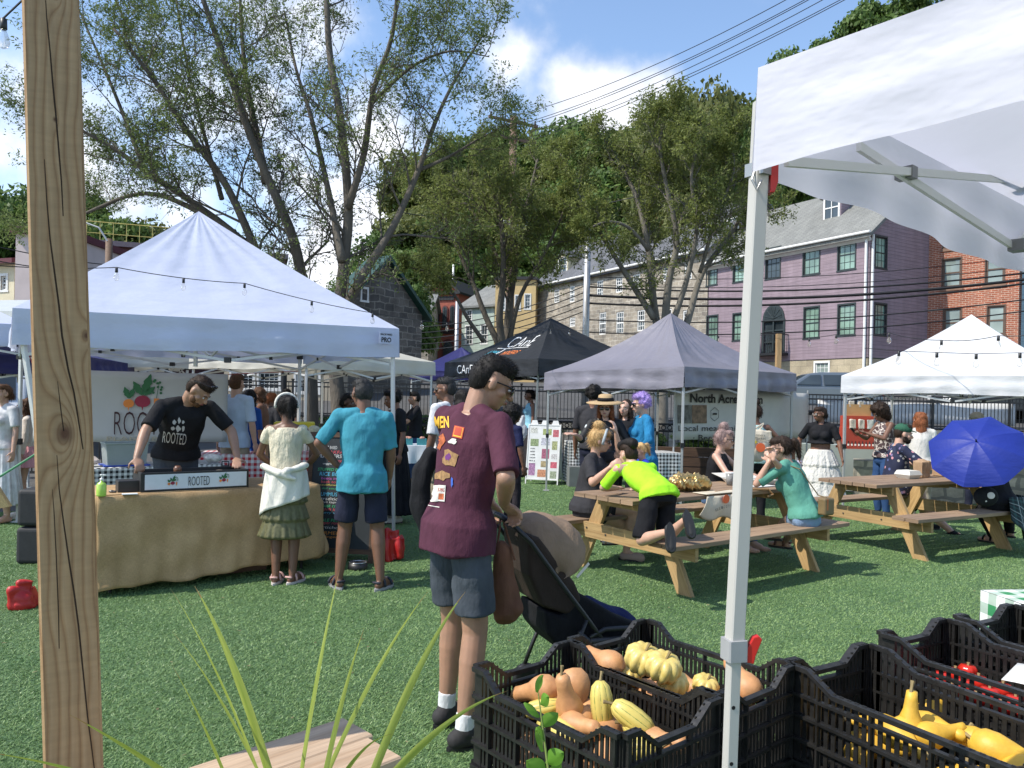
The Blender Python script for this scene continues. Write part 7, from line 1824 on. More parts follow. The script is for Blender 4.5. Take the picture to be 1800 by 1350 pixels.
CK=dict(w=(.62,.62,.6),r=(.62,.10,.12),g=(.06,.42,.18),b=(.10,.42,.6),o=(.7,.28,.06),p=(.5,.12,.4),y=(.6,.5,.1))
menu=[('PLANT BASED','w',1.12,.16,-.12,.03),('BREAKFAST','r',1.075,.30,-.02,.03),('PLATTERS','w',1.035,.24,-.10,.032),('bean stew','r',.99,.16,.02,.026),('veggie wrap','w',.955,.18,-.06,.024),('STUFFED POTATO','g',.90,.34,0,.028),('RICE BOWLS','b',.855,.30,0,.036),
        ('beets in mint','p',.812,.26,0,.024),('back to basic','r',.778,.26,0,.024),('cauliflower wings','y',.745,.30,.02,.024),('dal soup','g',.71,.16,-.06,.024),('HUMMUS','b',.655,.20,-.10,.036),('traditional','w',.61,.24,0,.028),('olive tapenade','w',.575,.28,0,.028),('roast carrot','g',.54,.24,0,.026),('chili lime','r',.505,.2,0,.024),('curry apple','b',.47,.24,0,.024),('KALE PESTO','g',.40,.26,0,.028),('pepper romesco','r',.365,.3,.02,.026),('artichoke','w',.33,.26,.02,.026),('TURMERIC','o',.275,.3,0,.032),('ginger','o',.235,.14,0,.026)]
for s_,c_,z_,w_,dx,h_ in menu:
    me=text_mesh(s_,w_,h_,.0,.1,1.0,0);Mx=Matrix((x_,up_,fwd_)).transposed().to_4x4();Mx.translation=q(-.08+dx*.6,z_*.96,.0135);me.transform(Mx);link_mesh('lettering',me,flat('chalk_'+c_,CK[c_],.9),Fo)
qs=tp(Lt - .22,.30,TZ);m=MB();T=thing('menu_board','small wooden framed chalk menu standing on the table behind the girl','menu board',tuple(qs));xx=bd; 
P4=lambda u,z,o=0:qs+xx*u+Vector((0,0,z))+Vector((xx.y,-xx.x,0))*o
for r in ((-.16,-.135,0,.44),(.135,.16,0,.44),(-.135,.135,0,.025),(-.135,.135,.415,.44)):m.prism([P4(r[0],r[2]),P4(r[1],r[2]),P4(r[1],r[3]),P4(r[0],r[3])],-Vector((xx.y,-xx.x,0))*.02)
m.build('frame',wood('oak_frame',(.28,.16,.08),(.18,.10,.05)),T);m=MB();m.prism([P4(-.135,.025,-.006),P4(.135,.025,-.006),P4(.135,.415,-.006),P4(-.135,.415,-.006)],-Vector((xx.y,-xx.x,0))*.008);m.build('panel',chalkb,T)
for i,(s_,c_) in enumerate((('MENU','w'),('falafel wrap','y'),('beet burger','r'),('lentil bowl','g'),('salad','b'),('soup','w'),('cookies','o'))):text(s_,P4(0,.38 - i*.052,-.004),xx,(0,0,1),flat('chalk_'+c_,CK[c_],.9),T,width=.12+.02*(i % 3),height=.026)
# red weight bags, bowl, coolers
redc=M('red_vinyl',(.42,.015,.015),.45,.12,8,.4,20)
def bag(label,px,py,w,h,mat,lean=0,seed=1,z=0,Y=None):
    q=G(px,py) if Y is None else Vector((P(px,py,Y).x,Y,z));C=Blob();C.ell(q+Vector((0,0,h*.36)),(w*.54,w*.42,h*.36));C.m.box(q+Vector((0,0,h*.36)),(w*.95,w*.6,h*.66),.5);C.m.box(q+Vector((lean*.6,0,h*.74)),(w*.62,w*.34,h*.3),.3);C.ell(q+Vector((0,0,h*.18)),(w*.52,w*.40,h*.18))
    return tag(C.build('weight_bag',mat,None,.010,2,.034,seed),label,'weight bag')
bag('red weight bag slumped at the foot of the white tent leg beside the turquoise man',694,985,.19,.33,redc,-.04,3);bag('red weight bag on the turf at the far left beside the wooden post',40,1068,.17,.22,redc,.04,5)
q=G(629,1000);BW=thing('dog_bowl','round steel dog bowl with dark rim between the turquoise man\'s feet','bowl',tuple(q));m=MB();m.lathe([(.085,0),(.09,.01),(.082,.06),(.078,.06)],q,n=24);m.build('base',blk,BW,smooth=True);m=MB();m.lathe([(.0,.02),(.05,.02),(.07,.055),(.084,.063),(.082,.068),(.066,.062),(.045,.028),(0,.028)],q,n=24);m.build('dish',M('steel',(.55,.55,.56),.2,.05,metal=.9),BW,smooth=True)
for i,(z,s) in enumerate(((0,1),(.34,.97))):
    q=G(62,985);m=MB();m.box((q.x+.04,q.y,z+.165),(.26*s,.34,.33),.1);tag(bevel(m.build('insulated_carrier',M('black_nylon',(.02,.02,.022),.7,.25,12,.3,30),None,origin=(q.x - .12,q.y,z)),.035,3),('black insulated food carrier, bottom one of the stack at the left edge','black insulated food carrier, top one of the stack at the left edge')[i],'food carrier')
m=MB();a,b=P(60,800,8.2),P(-20,850,7.9);m.tube([a+(a - b)*1.0,b],.012,8);T=thing('broom','green handled straw broom leaning at the left edge','broom',tuple(b));m.build('handle',M('green_paint',(.05,.25,.10),.5),T);m=MB();e=P(0,870,7.95);m.prism([b+Vector((0,0,.02)),b+Vector((.05,0,.02)),e+Vector((.10,0,-.12)),e+Vector((-.10,0,-.16))],(0,.05,0));m.build('bristles',M('straw_bristle',(.42,.30,.15),.9,.4,120),T)

# ================================================================= PRODUCE TABLES
ging_r=gingham('red_white_gingham',(.50,.02,.03),.07)
def ctable(label,cx,cy,ang,L,D,h,mat,legs=True,drop=None,name='market_table'):
    T=thing(name,label,'table',(cx,cy,0));a=Vector((math.cos(ang),math.sin(ang),0));b=Vector((-a.y,a.x,0));c=Vector((cx,cy,0));drop=drop or h - .04
    m=MB();m.grid(lambda u,v:c+a*(u - .5)*L+b*(v - .5)*D+Vector((0,0,h)),10,4,(L,D))
    for s0,s1,e0,e1 in (((-.5,-.5),(.5,-.5),0,0),((.5,-.5),(.5,.5),0,0),((.5,.5),(-.5,.5),0,0),((-.5,.5),(-.5,-.5),0,0)):
        pa_,pb_=c+a*s0[0]*L+b*s0[1]*D,c+a*s1[0]*L+b*s1[1]*D;ln=(pb_ - pa_).length;nn=Vector(((pb_ - pa_).y,-(pb_ - pa_).x,0)).normalized()
        m.grid(lambda u,v:pa_.lerp(pb_,u)+nn*(.008+(.02+.018*math.sin(u*ln*26+s0[0]*3))*v)+Vector((0,0,h - drop*v)),40,6,(ln,drop))
    m.build('cloth',mat,T,smooth=False)
    if drop<h - .1:
        for s in (-.45,.45):
            for r in (-.4,.4):m=MB();q=c+a*s*L+b*r*D;m.tube([q,Z3(q,h - .01)],.014,8);m.build('leg',tube_g,T)
    return T,c,a,b
T,c,a_,b_=ctable('produce table under a red and white gingham cloth behind the girl',-3.05,10.1,.25,1.9,.7,.80,ging_r,name='produce_table')
veg_g=leafmat('vegetable_leaf',(.02,.09,.015),(.10,.26,.06),6,.2)
def leafpile(label,c,r,h,n,mat,seed,cat='greens',name='leafy_greens',s=.05):
    rs=np.random.RandomState(seed);d=rnd_unit(rs,n);d[:,2]=np.abs(d[:,2]);C_=np.array(tuple(c))+d*np.array([r,r*.8,h])*(rs.rand(n,1)**.4);nn=rnd_unit(rs,n);w=np.cross(nn,rnd_unit(rs,n));w /= np.linalg.norm(w,axis=1)[:,None];e=np.cross(nn,w);L=s*(.6+rs.rand(n))
    v=quads_from(C_,e,w,L,L*.35);me=npmesh(name,v.reshape(-1,3),np.arange(n*4).reshape(-1,4));return tag(link_mesh(name,me,mat,None,origin=c),label,cat)
leafpile('heap of dark leafy greens on the red gingham table',P(600,776,10.1),.28,.14,900,veg_g,1);leafpile('feathery green bunch beside the turquoise man\'s shoulder',P(565,772,10.2),.18,.12,500,veg_g,2)
q=P(552,757,10.1);m=MB();m.ell(q,(.09,.08,.07),None,14,9);o=m.build('cauliflower',M('cauliflower_curd',(.62,.58,.40),.8,.15,60,.8,50,dist=.02),None,smooth=True,origin=q);tag(o,'pale cauliflower head on the red gingham table','cauliflower')
q=P(518,752,10.2);m=MB();m.box(q,(.52,.34,.16),.25);tag(bevel(m.build('produce_crate',M('yellow_plastic',(.62,.50,.03),.45),None,origin=q),.02),'bright yellow produce crate behind the girl\'s shoulder','crate')
T,c,a_,b_=ctable('berry table with a short white cloth and teal cartons right of the tent leg',-1.75,12.4,.15,1.0,.6,.80,M('white_paper_cloth',(.60,.64,.68),.6,.06,4,.3,8),drop=.28,name='berry_table')
for i in range(4):
    q=c+a_*(-.34+.22*i)+Vector((0,-.12,.80));T2=thing('berry_carton','teal pulp carton of small pink potatoes on the berry table','carton',tuple(q),'cartons on the berry table');m=MB();m.box(q+Vector((0,0,.05)),(.15,.15,.10),.15);m.build('carton',M('teal_pulp',(.05,.24,.26),.9,.2,50),T2);m=MB()
    for k in range(6):m.ell(q+Vector((RS.uniform(-.05,.05),RS.uniform(-.05,.05),.11)),(.03,.028,.025),None,8,6)
    o=m.build('produce',M('pink_potato',(.40,.20,.15),.7,.2,30),T2,smooth=True);o['kind']='stuff'
for i,(dx,z) in enumerate(((-.2,0),(.1,0),(-.1,.24))):m=MB();q=c+a_*dx+Vector((0,0,z));m.box(Z3(q,z+.12),(.30,.3,.235),.1*i);tag(m.build('cardboard_box',M('kraft_box',(.20,.12,.07),.9,.1),None,origin=q),('cardboard box under the berry table, lower left','cardboard box under the berry table, lower right','cardboard box stacked on the lower pair under the berry table')[i],'box')
T,c,a_,b_=ctable('drinks table with pleated black cloth under the black tent',-.02,15.9,-.5,1.4,.6,.86,M('black_pleat',(.022,.018,.022),.7,.3,9),name='drinks_table')
C=Blob();q=P(915,760,14.9);C.ell(q,(.13,.10,.20));C.cap(q+Vector((0,0,.12)),q+Vector((.04,0,.30)),.08,.04);tag(C.build('ice_bag',M('white_film_bag',(.62,.63,.65),.3,.1,20,.5,18,trans=.4),None,.014,2,.02,7),'big white plastic bag hanging on the black tent leg','bag')
T,c,a_,b_=ctable('small table in black and white gingham beside the white sandwich board',1.45,14.5,.1,.8,.5,.80,gingb,name='gingham_table')
fq=c+Vector((-.1,-.15,.77));T2=thing('framed_notice','framed pale green notice standing on the gingham table','framed notice',tuple(fq));m=MB();m.prism([fq+Vector((x,.02,z)) for x,z in ((-.15,0),(.15,0),(.15,.24),(-.15,.24))],(0,.015,0));m.build('frame',blk,T2);m=MB();m.prism([fq+Vector((x,.016,z)) for x,z in ((-.135,.015),(.135,.015),(.135,.225),(-.135,.225))],(0,.004,0));m.build('sheet',M('pale_green_print',(.38,.45,.30),.6,.3,30),T2)
m=MB();q=G(975,880) ;m.box((1.3,14.05,.18),(.5,.3,.36),.1);tag(m.build('cool_box',M('grey_cool_box',(.16,.17,.17),.6,.1),None,origin=(1.3,14.05,0)),'grey cool box under the black and white gingham table','cool box')
T,c,a_,b_=ctable('gingham covered corner table behind the lilac haired woman',2.32,11.9,.2,.45,.6,.80,gingb,name='gingham_table')
# white sandwich board with pictures
qa=G(955,852);WS,fr3=aframe('white plastic sandwich board pasted with food photographs beside the gingham table',qa.x+.02,qa.y+.25,194,.62,1.12,.20,M('white_plastic',(.68,.68,.67),.4),M('white_plastic',(.68,.68,.67),.4),fw_=.02)
q,x_,up_,fwd_,Fo=fr3[0]
m=MB()
for u in (-.20,0,.20):m.prism([q(u - .07,1.12),q(u+.07,1.12),q(u+.045,1.2),q(u - .045,1.2)],fwd_*-.05)
m.build('handle',M('white_plastic',(.68,.68,.67),.4),Fo)
pcs=[(.05,.86,.15,.10,(.28,.33,.12)),(.20,.84,.10,.12,(.45,.12,.14)),(-.18,.88,.12,.09,(.5,.5,.46)),(-.16,.68,.14,.12,(.22,.28,.14)),(.03,.70,.15,.12,(.42,.42,.48)),(.19,.64,.09,.14,(.32,.34,.16)),(.04,.50,.13,.16,(.33,.10,.16)),(.19,.46,.10,.08,(.48,.46,.46)),(.03,.33,.12,.10,(.33,.26,.14)),(.19,.32,.11,.10,(.5,.10,.14)),(-.18,.24,.11,.20,(.34,.18,.32)),(.0,.18,.16,.12,(.48,.22,.12)),(.19,.16,.11,.12,(.28,.32,.22))]
for i,(u,v,w,h,c_) in enumerate(pcs):u,v,w,h=u*1.1,v*1.14,w*1.1,h*1.14;m=MB();m.prism([q(u - w/2,v - h/2,.0125),q(u+w/2,v - h/2,.0125),q(u+w/2,v+h/2,.0125),q(u - w/2,v+h/2,.0125)],fwd_*.001);m.build('food_photograph',M('food_print_%d' % i,c_,.5,.7,45,stretch=(1,1,1)),Fo)
for i,s_ in enumerate(('PORK','BEEF','LAMB','CHICKEN','MILK &','CHEESE')):
    me=text_mesh(s_,.09+.02*(len(s_)>5),.026,.02,0,1,0);Mx=Matrix((x_,up_,fwd_)).transposed().to_4x4();Mx.translation=q(-.20,.66 - i*.057,.0135);me.transform(Mx);link_mesh('lettering',me,blackink,Fo)
# farm banner
fa,fb=P(1186,690,12.0),P(1420,690,13.6);fba,fbb=Vector((fa.x,12.0,0)),Vector((fb.x,13.6,0));fd_=(fbb - fba).normalized();fnn=Vector((fd_.y,-fd_.x,0));fz1,fz0=PL(1190,684,fba,fbb).z,PL(1190,773,fba,fbb).z
FB=thing('farm_banner','white farm banner with two animal photographs and dark lettering under the grey tent','banner',tuple(fba+Vector((0,0,fz0))));m=MB();FL_=(fbb - fba).length
m.grid(lambda u,v:fba+fd_*FL_*u+Vector((0,0,fz0+(fz1 - fz0)*v))+fnn*.015*math.sin(u*9),20,6);solidify(m.build('sheet',M('banner_white',(.50,.49,.46),.6,.06),FB,smooth=True),.004)
bw_=lambda px,py:PL(px,py,fba,fbb)+fnn*.03
def btext(s,x0,x1,y,hpx,bold=0,mat=blackink): 
    c=(bw_(x0,y)+bw_(x1,y))/2;text(s,c,fd_,(0,0,1),mat,FB,width=(bw_(x1,y) - bw_(x0,y)).length,height=hpx*12.4/F,bold=bold)
btext('North Acres Farm',1211,1338,701,16,.03);btext('Local meats raised right',1190,1345,754,13,0);btext('· Beef · Pork · Lamb',1216,1345,769,11,0)
for x0,x1,cc_ in ((1189,1212,(.10,.10,.09)),(1214,1240,(.16,.10,.06))):
    m=MB();m.prism([bw_(x0,744),bw_(x1,744),bw_(x1,712),bw_(x0,712)],fnn*.002);m.build('animal_photograph',M('animal_print_%d' % x0,cc_,.5,.8,14),FB)
m=MB();c=bw_(1254,728);m.tube([c+fd_*.10*math.sin(k*1.0472)+Vector((0,0,.11*math.cos(k*1.0472))) for k in range(7)],.004,4);m.prism([c+fd_*a+Vector((0,0,b)) for a,b in ((-.05,-.01),(.045,-.01),(.05,.02),(-.03,.02))],fnn*.002);m.build('emblem',blackink,FB)
m=MB();c=PL(1194,765,fba,fbb); 
for u in (0,FL_):m.tube([Z3(fba+fd_*u,0),Z3(fba+fd_*u,fz1+.05)],.015,6)
m.build('pole',tube_g,FB)

# ================================================================= PICNIC TABLES
lumber=wood('treated_lumber',(.46,.30,.13),(.34,.20,.075),1.0);greyw=wood('weathered_board',(.30,.20,.125),(.19,.125,.08),1.0)
def picnic(label,C,d,p,L,sp,name='picnic_table'):
    T=thing(name,label,'picnic table',tuple(C));q=lambda a,b,z:C+d*a+p*b+Vector((0,0,z))
    bw=.14
    for i in range(5):m=MB();b=(i - 2)*(bw+.009);m.bar(q(-L/2,b,.735),q(L/2,b,.735),bw,.038,bev=.004);m.build('top_board',greyw,T)
    for s in (-1,1):
        for k in (0,1):m=MB();b=s*(.62+k*(bw+.008));m.bar(q(-L/2,b,.44),q(L/2,b,.44),bw,.038,bev=.004);m.build('bench_board',greyw,T)
        e=s*sp/2
        m=MB();m.bar(q(e,-.80,.372),q(e,.80,.372),.038,.14,up=(0,0,1));m.build('bench_beam',lumber,T)
        m=MB();m.bar(q(e,-.36,.67),q(e,.36,.67),.038,.09);m.build('top_beam',lumber,T)
        for r in (-1,1):
            m=MB();a0,a1=q(e - s*.039,r*.30,.715),q(e - s*.039,r*.66,0.0)
            w=.14;dv=(a1 - a0).normalized();hx=p*(w/2/abs(dv.z));th=d*.038
            m.add([a0 - hx - th/2,a0+hx - th/2,a1+hx - th/2,a1 - hx - th/2,a0 - hx+th/2,a0+hx+th/2,a1+hx+th/2,a1 - hx+th/2],
                  [(0,1,2,3),(7,6,5,4),(0,4,5,1),(1,5,6,2),(2,6,7,3),(3,7,4,0)],[[(0,0),(0,w),(.8,w),(.8,0)],[(.8,0),(.8,w),(0,w),(0,0)],None,[(0,0),(0,.04),(.8,.04),(.8,0)],None,[(0,0),(0,.04),(.8,.04),(.8,0)]]);m.build('leg',lumber,T)
        m=MB();m.bar(q(e - s*.06,0,.66),q(e - s*.42,0,.40) if False else q(s*.12,0,.70),.038,.09);m.build('brace',lumber,T)
        m=MB()
        for b in (-.62,-.3,.3,.62):m.lathe([(0,0),(.009,0),(.009,.006),(0,.008)],q(e+s*.02,b*.8,.39 if abs(b)>.4 else .36),d*s,8)
        m.build('bolt',M('dull_metal',(.12,.11,.10),.4),T)
    return T
picnic('pine picnic table where the boy in neon yellow kneels, nearest of the two',C1,d1,p1,2.44,1.85)
picnic('pine picnic table beneath the blue umbrella, farther and to the right',C2,d2,p2,2.15,1.58)
TT=.756
# items on the tables
goldm=M('gold_foil',(.48,.33,.14),.28,.3,18,.9,26,metal=.7,dist=.01);q=Z3(C1+d1*-.20+p1*-.10,TT)
C=Blob();C.ell(q+Vector((0,0,.075)),(.185,.12,.08),Matrix.Rotation(.6,3,'Z'));C.ell(q+d1*-.12+Vector((0,0,.085)),(.10,.09,.07));C.ell(q+d1*.10+Vector((0,0,.06)),(.11,.10,.06));G_=C.build('gold_bag',goldm,None,.007,0,.030,6,(60,60,60));tag(G_,'crinkled metallic gold bag lying on the near table','bag')
canvas=cloth('natural_canvas',(.55,.48,.37),.08);q=C1+d1*-.12+p1*-.40
m=MB();m.grid(lambda u,v:q+d1*(-.22+.52*u - .1*v)+p1*(-.005 - .02*math.sin(3.1*v)+.006*math.sin(u*14))+Vector((0,0,TT - .01 - v*(.16+.10*u+.03*math.sin(u*7)))),24,10);m.grid(lambda u,v:q+d1*(-.22+.52*u)+p1*(.16*(1 - v))+Vector((0,0,TT+.008)),10,4)
TO=m.build('canvas_tote',canvas,None,smooth=True,origin=q);solidify(TO,.004);tag(TO,'flat natural canvas tote with grey arched lettering hanging over the near table edge','tote bag')
for i,ch in enumerate('ELLICOTT CITY'):
    if ch==' ':continue
    an=(i - 6)*.09;c=q+d1*(.03+.23*math.sin(an*1.6))+p1*-.045+Vector((0,0,TT - .155+.05*math.cos(an*1.8)));text(ch,c,d1*math.cos(an) - Vector((0,0,1))*math.sin(an)*.7,(0,0,1),M('ink_grey',(.12,.13,.12),.8),TO,height=.024,width=.017)
m=MB();c=q+d1*.0+p1*-.04+Vector((0,0,TT - .04));m.prism([c+d1*.045*math.cos(k*.5236)+Vector((0,0,.04*math.sin(k*.5236))) for k in range(12)],-p1*.002);m.build('print',flat('tangerine',(.68,.12,.03)),TO)
m=MB();q0=Z3(C1+d1*-.1+p1*-.3,TT+.006);m.tube([q0,q0+d1*.25+p1*.05,q0+d1*.5+p1*-.04+Vector((0,0,.004)),q0+d1*.66+p1*-.09,q0+d1*.70+p1*-.12+Vector((0,0,-.05)),q0+d1*.62+p1*-.125+Vector((0,0,-.06))],.011,6);tag(m.build('leather_strap',M('tan_leather',(.36,.21,.10),.5),None,origin=q0),'tan leather strap trailing over the edge of the near table','strap')
q=Z3(C1+d1*.55+p1*.05,TT);T=thing('drink_cup','clear plastic cup on the near table beside the white tent leg','cup',tuple(q));m=MB();m.lathe([(0,0),(.030,0),(.042,.12),(.040,.12),(.028,.004),(0,.004)],q,n=16);m.build('cup',M('frosted_cup',(.5,.5,.48),.2,.05,trans=.5),T,smooth=True);m=MB();m.lathe([(0,.12),(.045,.12),(.043,.13),(0,.13)],q,n=16);m.build('lid',white,T)
foam=M('pulp_white',(.60,.57,.50),.7,.06)
def clam(label,q,ang,open_=True):
    T=thing('food_tray',label,'food tray',tuple(q));a=Vector((math.cos(ang),math.sin(ang),0));b=Vector((-a.y,a.x,0));m=MB()
    lo=[q+a*x*.08+b*y*.07 for x,y in ((-1,-1),(1,-1),(1,1),(-1,1))];hi=[q+a*x*.11+b*y*.10+Vector((0,0,.045)) for x,y in ((-1,-1),(1,-1),(1,1),(-1,1))];m.add(lo+hi,[(0,3,2,1),(0,1,5,4),(1,2,6,5),(2,3,7,6),(3,0,4,7)]);solidify(m.build('tray',foam,T),.004)
    if open_:
        m=MB();h0=[hi[3]+Vector((0,0,0)),hi[2]];m.prism([h0[0],h0[1],h0[1]+b*.17+Vector((0,0,.03)),h0[0]+b*.17+Vector((0,0,.03))],(0,0,.004));m.build('lid',foam,T)
    else:
        m=MB();m.add([p_+Vector((0,0,.001)) for p_ in hi]+[p_+Vector((0,0,.045)) for p_ in [q+a*x*.09+b*y*.08+Vector((0,0,.045)) for x,y in ((-1,-1),(1,-1),(1,1),(-1,1))]],[(0,1,5,4),(1,2,6,5),(2,3,7,6),(3,0,4,7),(4,5,6,7)]);m.build('lid',foam,T)
clam('open pale food tray on the near table by the sage green elbow',Z3(C1+d1*.98+p1*-.02,TT),.6);clam('open pale food tray closest to the far end of the near table',Z3(C1+d1*.80+p1*.16,TT),.4)
m=MB();q=Z3(C1+d1*1.08+p1*-.26,TT);C=Blob();C.ell(q+Vector((0,0,.02)),(.035,.03,.02));C.ell(q+Vector((.02,.01,.03)),(.02,.02,.02));tag(C.build('paper_napkin',white,None,.006,0,.006,2),'crumpled white napkin at the right corner of the near table','napkin')
m=MB();q=Z3(C1+d1*.78+p1*-.16,TT+.002);m.prism([q+d1*a+p1*b for a,b in ((-.14,-.06),(.14,-.06),(.14,.08),(-.14,.08))],(0,0,.003));tag(m.build('paper_sheet',white,None,origin=q),'white paper lying flat on the near table behind the tent leg','paper')
clam('closed foam food box beside the paper bags on the right table',Z3(C2+d2*-.02+p2*.0,TT),.48,False)
kraft=M('kraft_paper',(.36,.23,.13),.8,.12,6,.5,12)
for i,(a,b,w,h,lb) in enumerate(((.26,.02,.17,.21,'crumpled brown paper bag next to the foam food box'),(.66,.04,.19,.20,'second brown paper bag half behind the blue umbrella'))):
    q=Z3(C2+d2*a+p2*b,TT);C=Blob();C.ell(q+Vector((0,0,h*.5)),(w*.5,w*.4,h*.5));C.m.box(q+Vector((0,0,h*.45)),(w,w*.7,h*.88),.5);tag(C.build('paper_bag',kraft,None,.008,1,.014,9+i),lb,'paper bag')
q=Z3(C2+d2*-.98+p2*.72,.46);m=MB();m.lathe([(0,0),(.034,0),(.038,.15),(.0,.155)],q,n=14);tag(m.build('lilac_tumbler',M('lilac_plastic',(.40,.30,.62),.4),None,smooth=True,origin=q),'lilac tumbler standing on the far bench of the right table','tumbler')
q=CT_['wrR']+Vector((0,0,-.22));m=MB();m.lathe([(0,0),(.034,0),(.038,.13),(.03,.14),(0,.142)],q,n=14);m.tube([q+Vector((-.035,0,.13)),q+Vector((-.02,0,.2)),q+Vector((.02,0,.2)),q+Vector((.035,0,.13))],.005,6);tag(m.build('drink_bottle',M('pale_lilac',(.52,.48,.62),.4),None,smooth=True,origin=q),'pale lilac bottle held by the woman in the white tiered skirt','bottle')
# umbrella
uc=P(1716,776,8.02);ax=(Vector((0,0,CAMH)) - uc).normalized();ax=(ax+Vector((-.10,0,.80))).normalized();e1_=ax.cross(Vector((0,0,1))).normalized();e2_=e1_.cross(ax)
UM=thing('umbrella','bright blue open umbrella shading the person at the right table','umbrella',tuple(uc));m=MB();RU=.475;NR=8
def uf(u,v):
    a_=2*math.pi*u+.2;k=(u*NR) % 1;r=RU*v*(1 - .075*math.sin(math.pi*k)*v);dep=-.17*v**2 - .02*math.sin(math.pi*k)*v
    return uc+e1_*math.cos(a_)*r+e2_*math.sin(a_)*r+ax*dep
m.grid(uf,64,12);solidify(m.build('canopy',tentcloth('cobalt_nylon',(.018,.035,.26),.15,.5),UM,smooth=False),.0015);m=MB()
for k in range(NR):m.tube([uf(k/NR,v/8) - ax*.004 for v in range(9)],.0025,4,cap=False)
m.build('rib',iron,UM);m=MB();m.tube([uc+ax*.035,uc - ax*.66],.006,8);m.tube([uc+ax*.0,uc+ax*.045],[.010,.004],8);m.build('shaft',iron,UM)
# bags carried
sk=UP['TH']((-.05,-.27,.90));sk=P(1733,873,8.02);T=thing('skull_bag','round black bag with a white eyed face on the bench behind the umbrella','bag',tuple(sk));C=Blob();vd=(sk - Vector((0,0,CAMH))).normalized();C.ell(sk,(.13,.06,.105));C.build('bag',blackc,T,.01,2)
m=MB();rr=vd.cross(Vector((0,0,1))).normalized()
for s in (-1,1):m.lathe([(0,0),(.035,0),(.033,.008),(0,.01)],sk - vd*.055+rr*.045*s+Vector((0,0,.015)),-vd,16)
m.build('eye',pwhite,T);m=MB();m.lathe([(0,0),(.012,0),(0,.008)],sk - vd*.058+Vector((0,0,-.045)),-vd,8);m.build('nose',pwhite,T)
def strap(pts,mat,par,r=.008,name='strap'):m=MB();m.tube(pts,r,6);return m.build(name,mat,par)
leat=M('olive_tan_leather',(.17,.115,.05),.55,.2,12);q=GW['TH']((.24,-.12,.86));q=P(1452,890,7.0);T=thing('crossbody_bag','small tan and orange crossbody bag resting on the bench beside the sage green shirt','bag',tuple(q));m=MB();m.box(q+Vector((0,0,0)),(.13,.09,.16),.5);bevel(m.build('pouch',leat,T),.02,3);m=MB();m.box(q+Vector((-.01,-.05,.02)),(.022,.012,.1),.5);m.build('tassel',M('orange_leather',(.45,.12,.03),.6),T)
strap([q+Vector((0,0,.08)),GW['TR']((.10,-.15,1.1)),GW['TR']((-.06,-.13,1.38)),GW['TR']((-.10,-.02,1.47))],leat,T,.006)
T=thing('tote_bag','natural canvas tote printed with a tangerine, carried by the woman in the aqua tank','tote bag',tuple(P(1330,790,9.3)));q=P(1331,783,9.28);m=MB()
C=Blob();C.ell(q,(.19,.06,.20));C.m.box(q+Vector((0,0,.05)),(.34,.06,.26),.05);o=C.build('bag',canvas,T,.012,3,.012,5);strap([q+Vector((-.1,-.02,.16)),TW['shR']+Vector((-.06,-.03,.05)),q+Vector((.02,.05,.16))],canvas,T,.012)
m=MB();c=q+Vector((.02,-.075,-.02));m.prism([c+Vector((.055*math.cos(k*.5236),0,.055*math.sin(k*.5236))) for k in range(12)],(0,.01,0));m.build('print',flat('tangerine',(.68,.12,.03)),T)
m=MB();c=q+Vector((-.06,-.072,.045));m.prism([c+Vector((.04*math.cos(k*.7),0,.02*math.sin(k*.7))) for k in range(9)],(0,.01,0));m.build('print',flat('lemon',(.6,.45,.05)),T)
text('Farmers',q+Vector((-.01,-.075,.13)),(1,0,0),(0,0,1),M('ink_grey',(.12,.13,.12),.8),T,width=.15);text('Market',q+Vector((.01,-.078,.09)),(1,0,0),(0,0,1),M('ink_grey',(.12,.13,.12),.8),T,width=.13)
# red stand
q=P(1512,800,12.6);q.z=.84;q=Vector((q.x,13.2,.84));q.x=P(1512,760,13.2).x;redw=M('red_stained_wood',(.40,.055,.03),.6,.12,4);T=thing('display_stand','red two tier wooden display stand with packed bags and little bottles','display stand',tuple(q));m=MB()
m.box(q+Vector((0,.05,.02)),(.62,.40,.04));m.box(q+Vector((0,.10,.10)),(.56,.26,.16));m.box(q+Vector((0,.10,.27)),(.52,.26,.18));m.box(q+Vector((0,.14,.46)),(.50,.18,.20));m.build('tiers',redw,T)
m=MB();m.box(q+Vector((.02,.18,.66)),(.44,.12,.20));m.build('kraft_rack',M('kraft_rack',(.45,.27,.12),.8),T)
for i in range(3):c=q+Vector((-.15+.15*i,-.045,.35));C=Blob();C.m.box(c+Vector((0,0,.07)),(.10,.045,.16),0);tag(C.build('snack_bag',M('snack_bag_%d' % i,((.55,.48,.40),(.6,.52,.45),(.42,.44,.42))[i],.4,.3,25),None,.008,1,.006,i),('tan snack bag, leftmost on the red display stand','cream snack bag, middle one on the red display stand','grey green snack bag, rightmost on the red display stand')[i],'bag')
for i in range(9):c=q+Vector((-.24+.06*i,-.10,.04));T2=thing('tincture_bottle','tiny dark bottle with white label lined up at the foot of the red stand','bottle',tuple(c),'little bottles on the red stand');m=MB();m.lathe([(0,0),(.017,0),(.017,.055),(.008,.065),(.009,.09),(0,.092)],c,n=8);m.build('bottle',blk,T2);m=MB();m.lathe([(.0178,.012),(.0178,.045)],c,n=8);m.build('label',pwhite,T2)
for i in range(2):c=q+Vector((-.10+.17*i,.14,.76));m=MB();C=Blob();C.m.box(c,(.09,.04,.10),0);tag(C.build('tea_pouch',M('tea_pouch',(.5,.45,.38),.5,.3,25),None,.008,1,.004,i),('tan pouch on top of the red stand, left one','tan pouch on top of the red stand, right one')[i],'pouch')
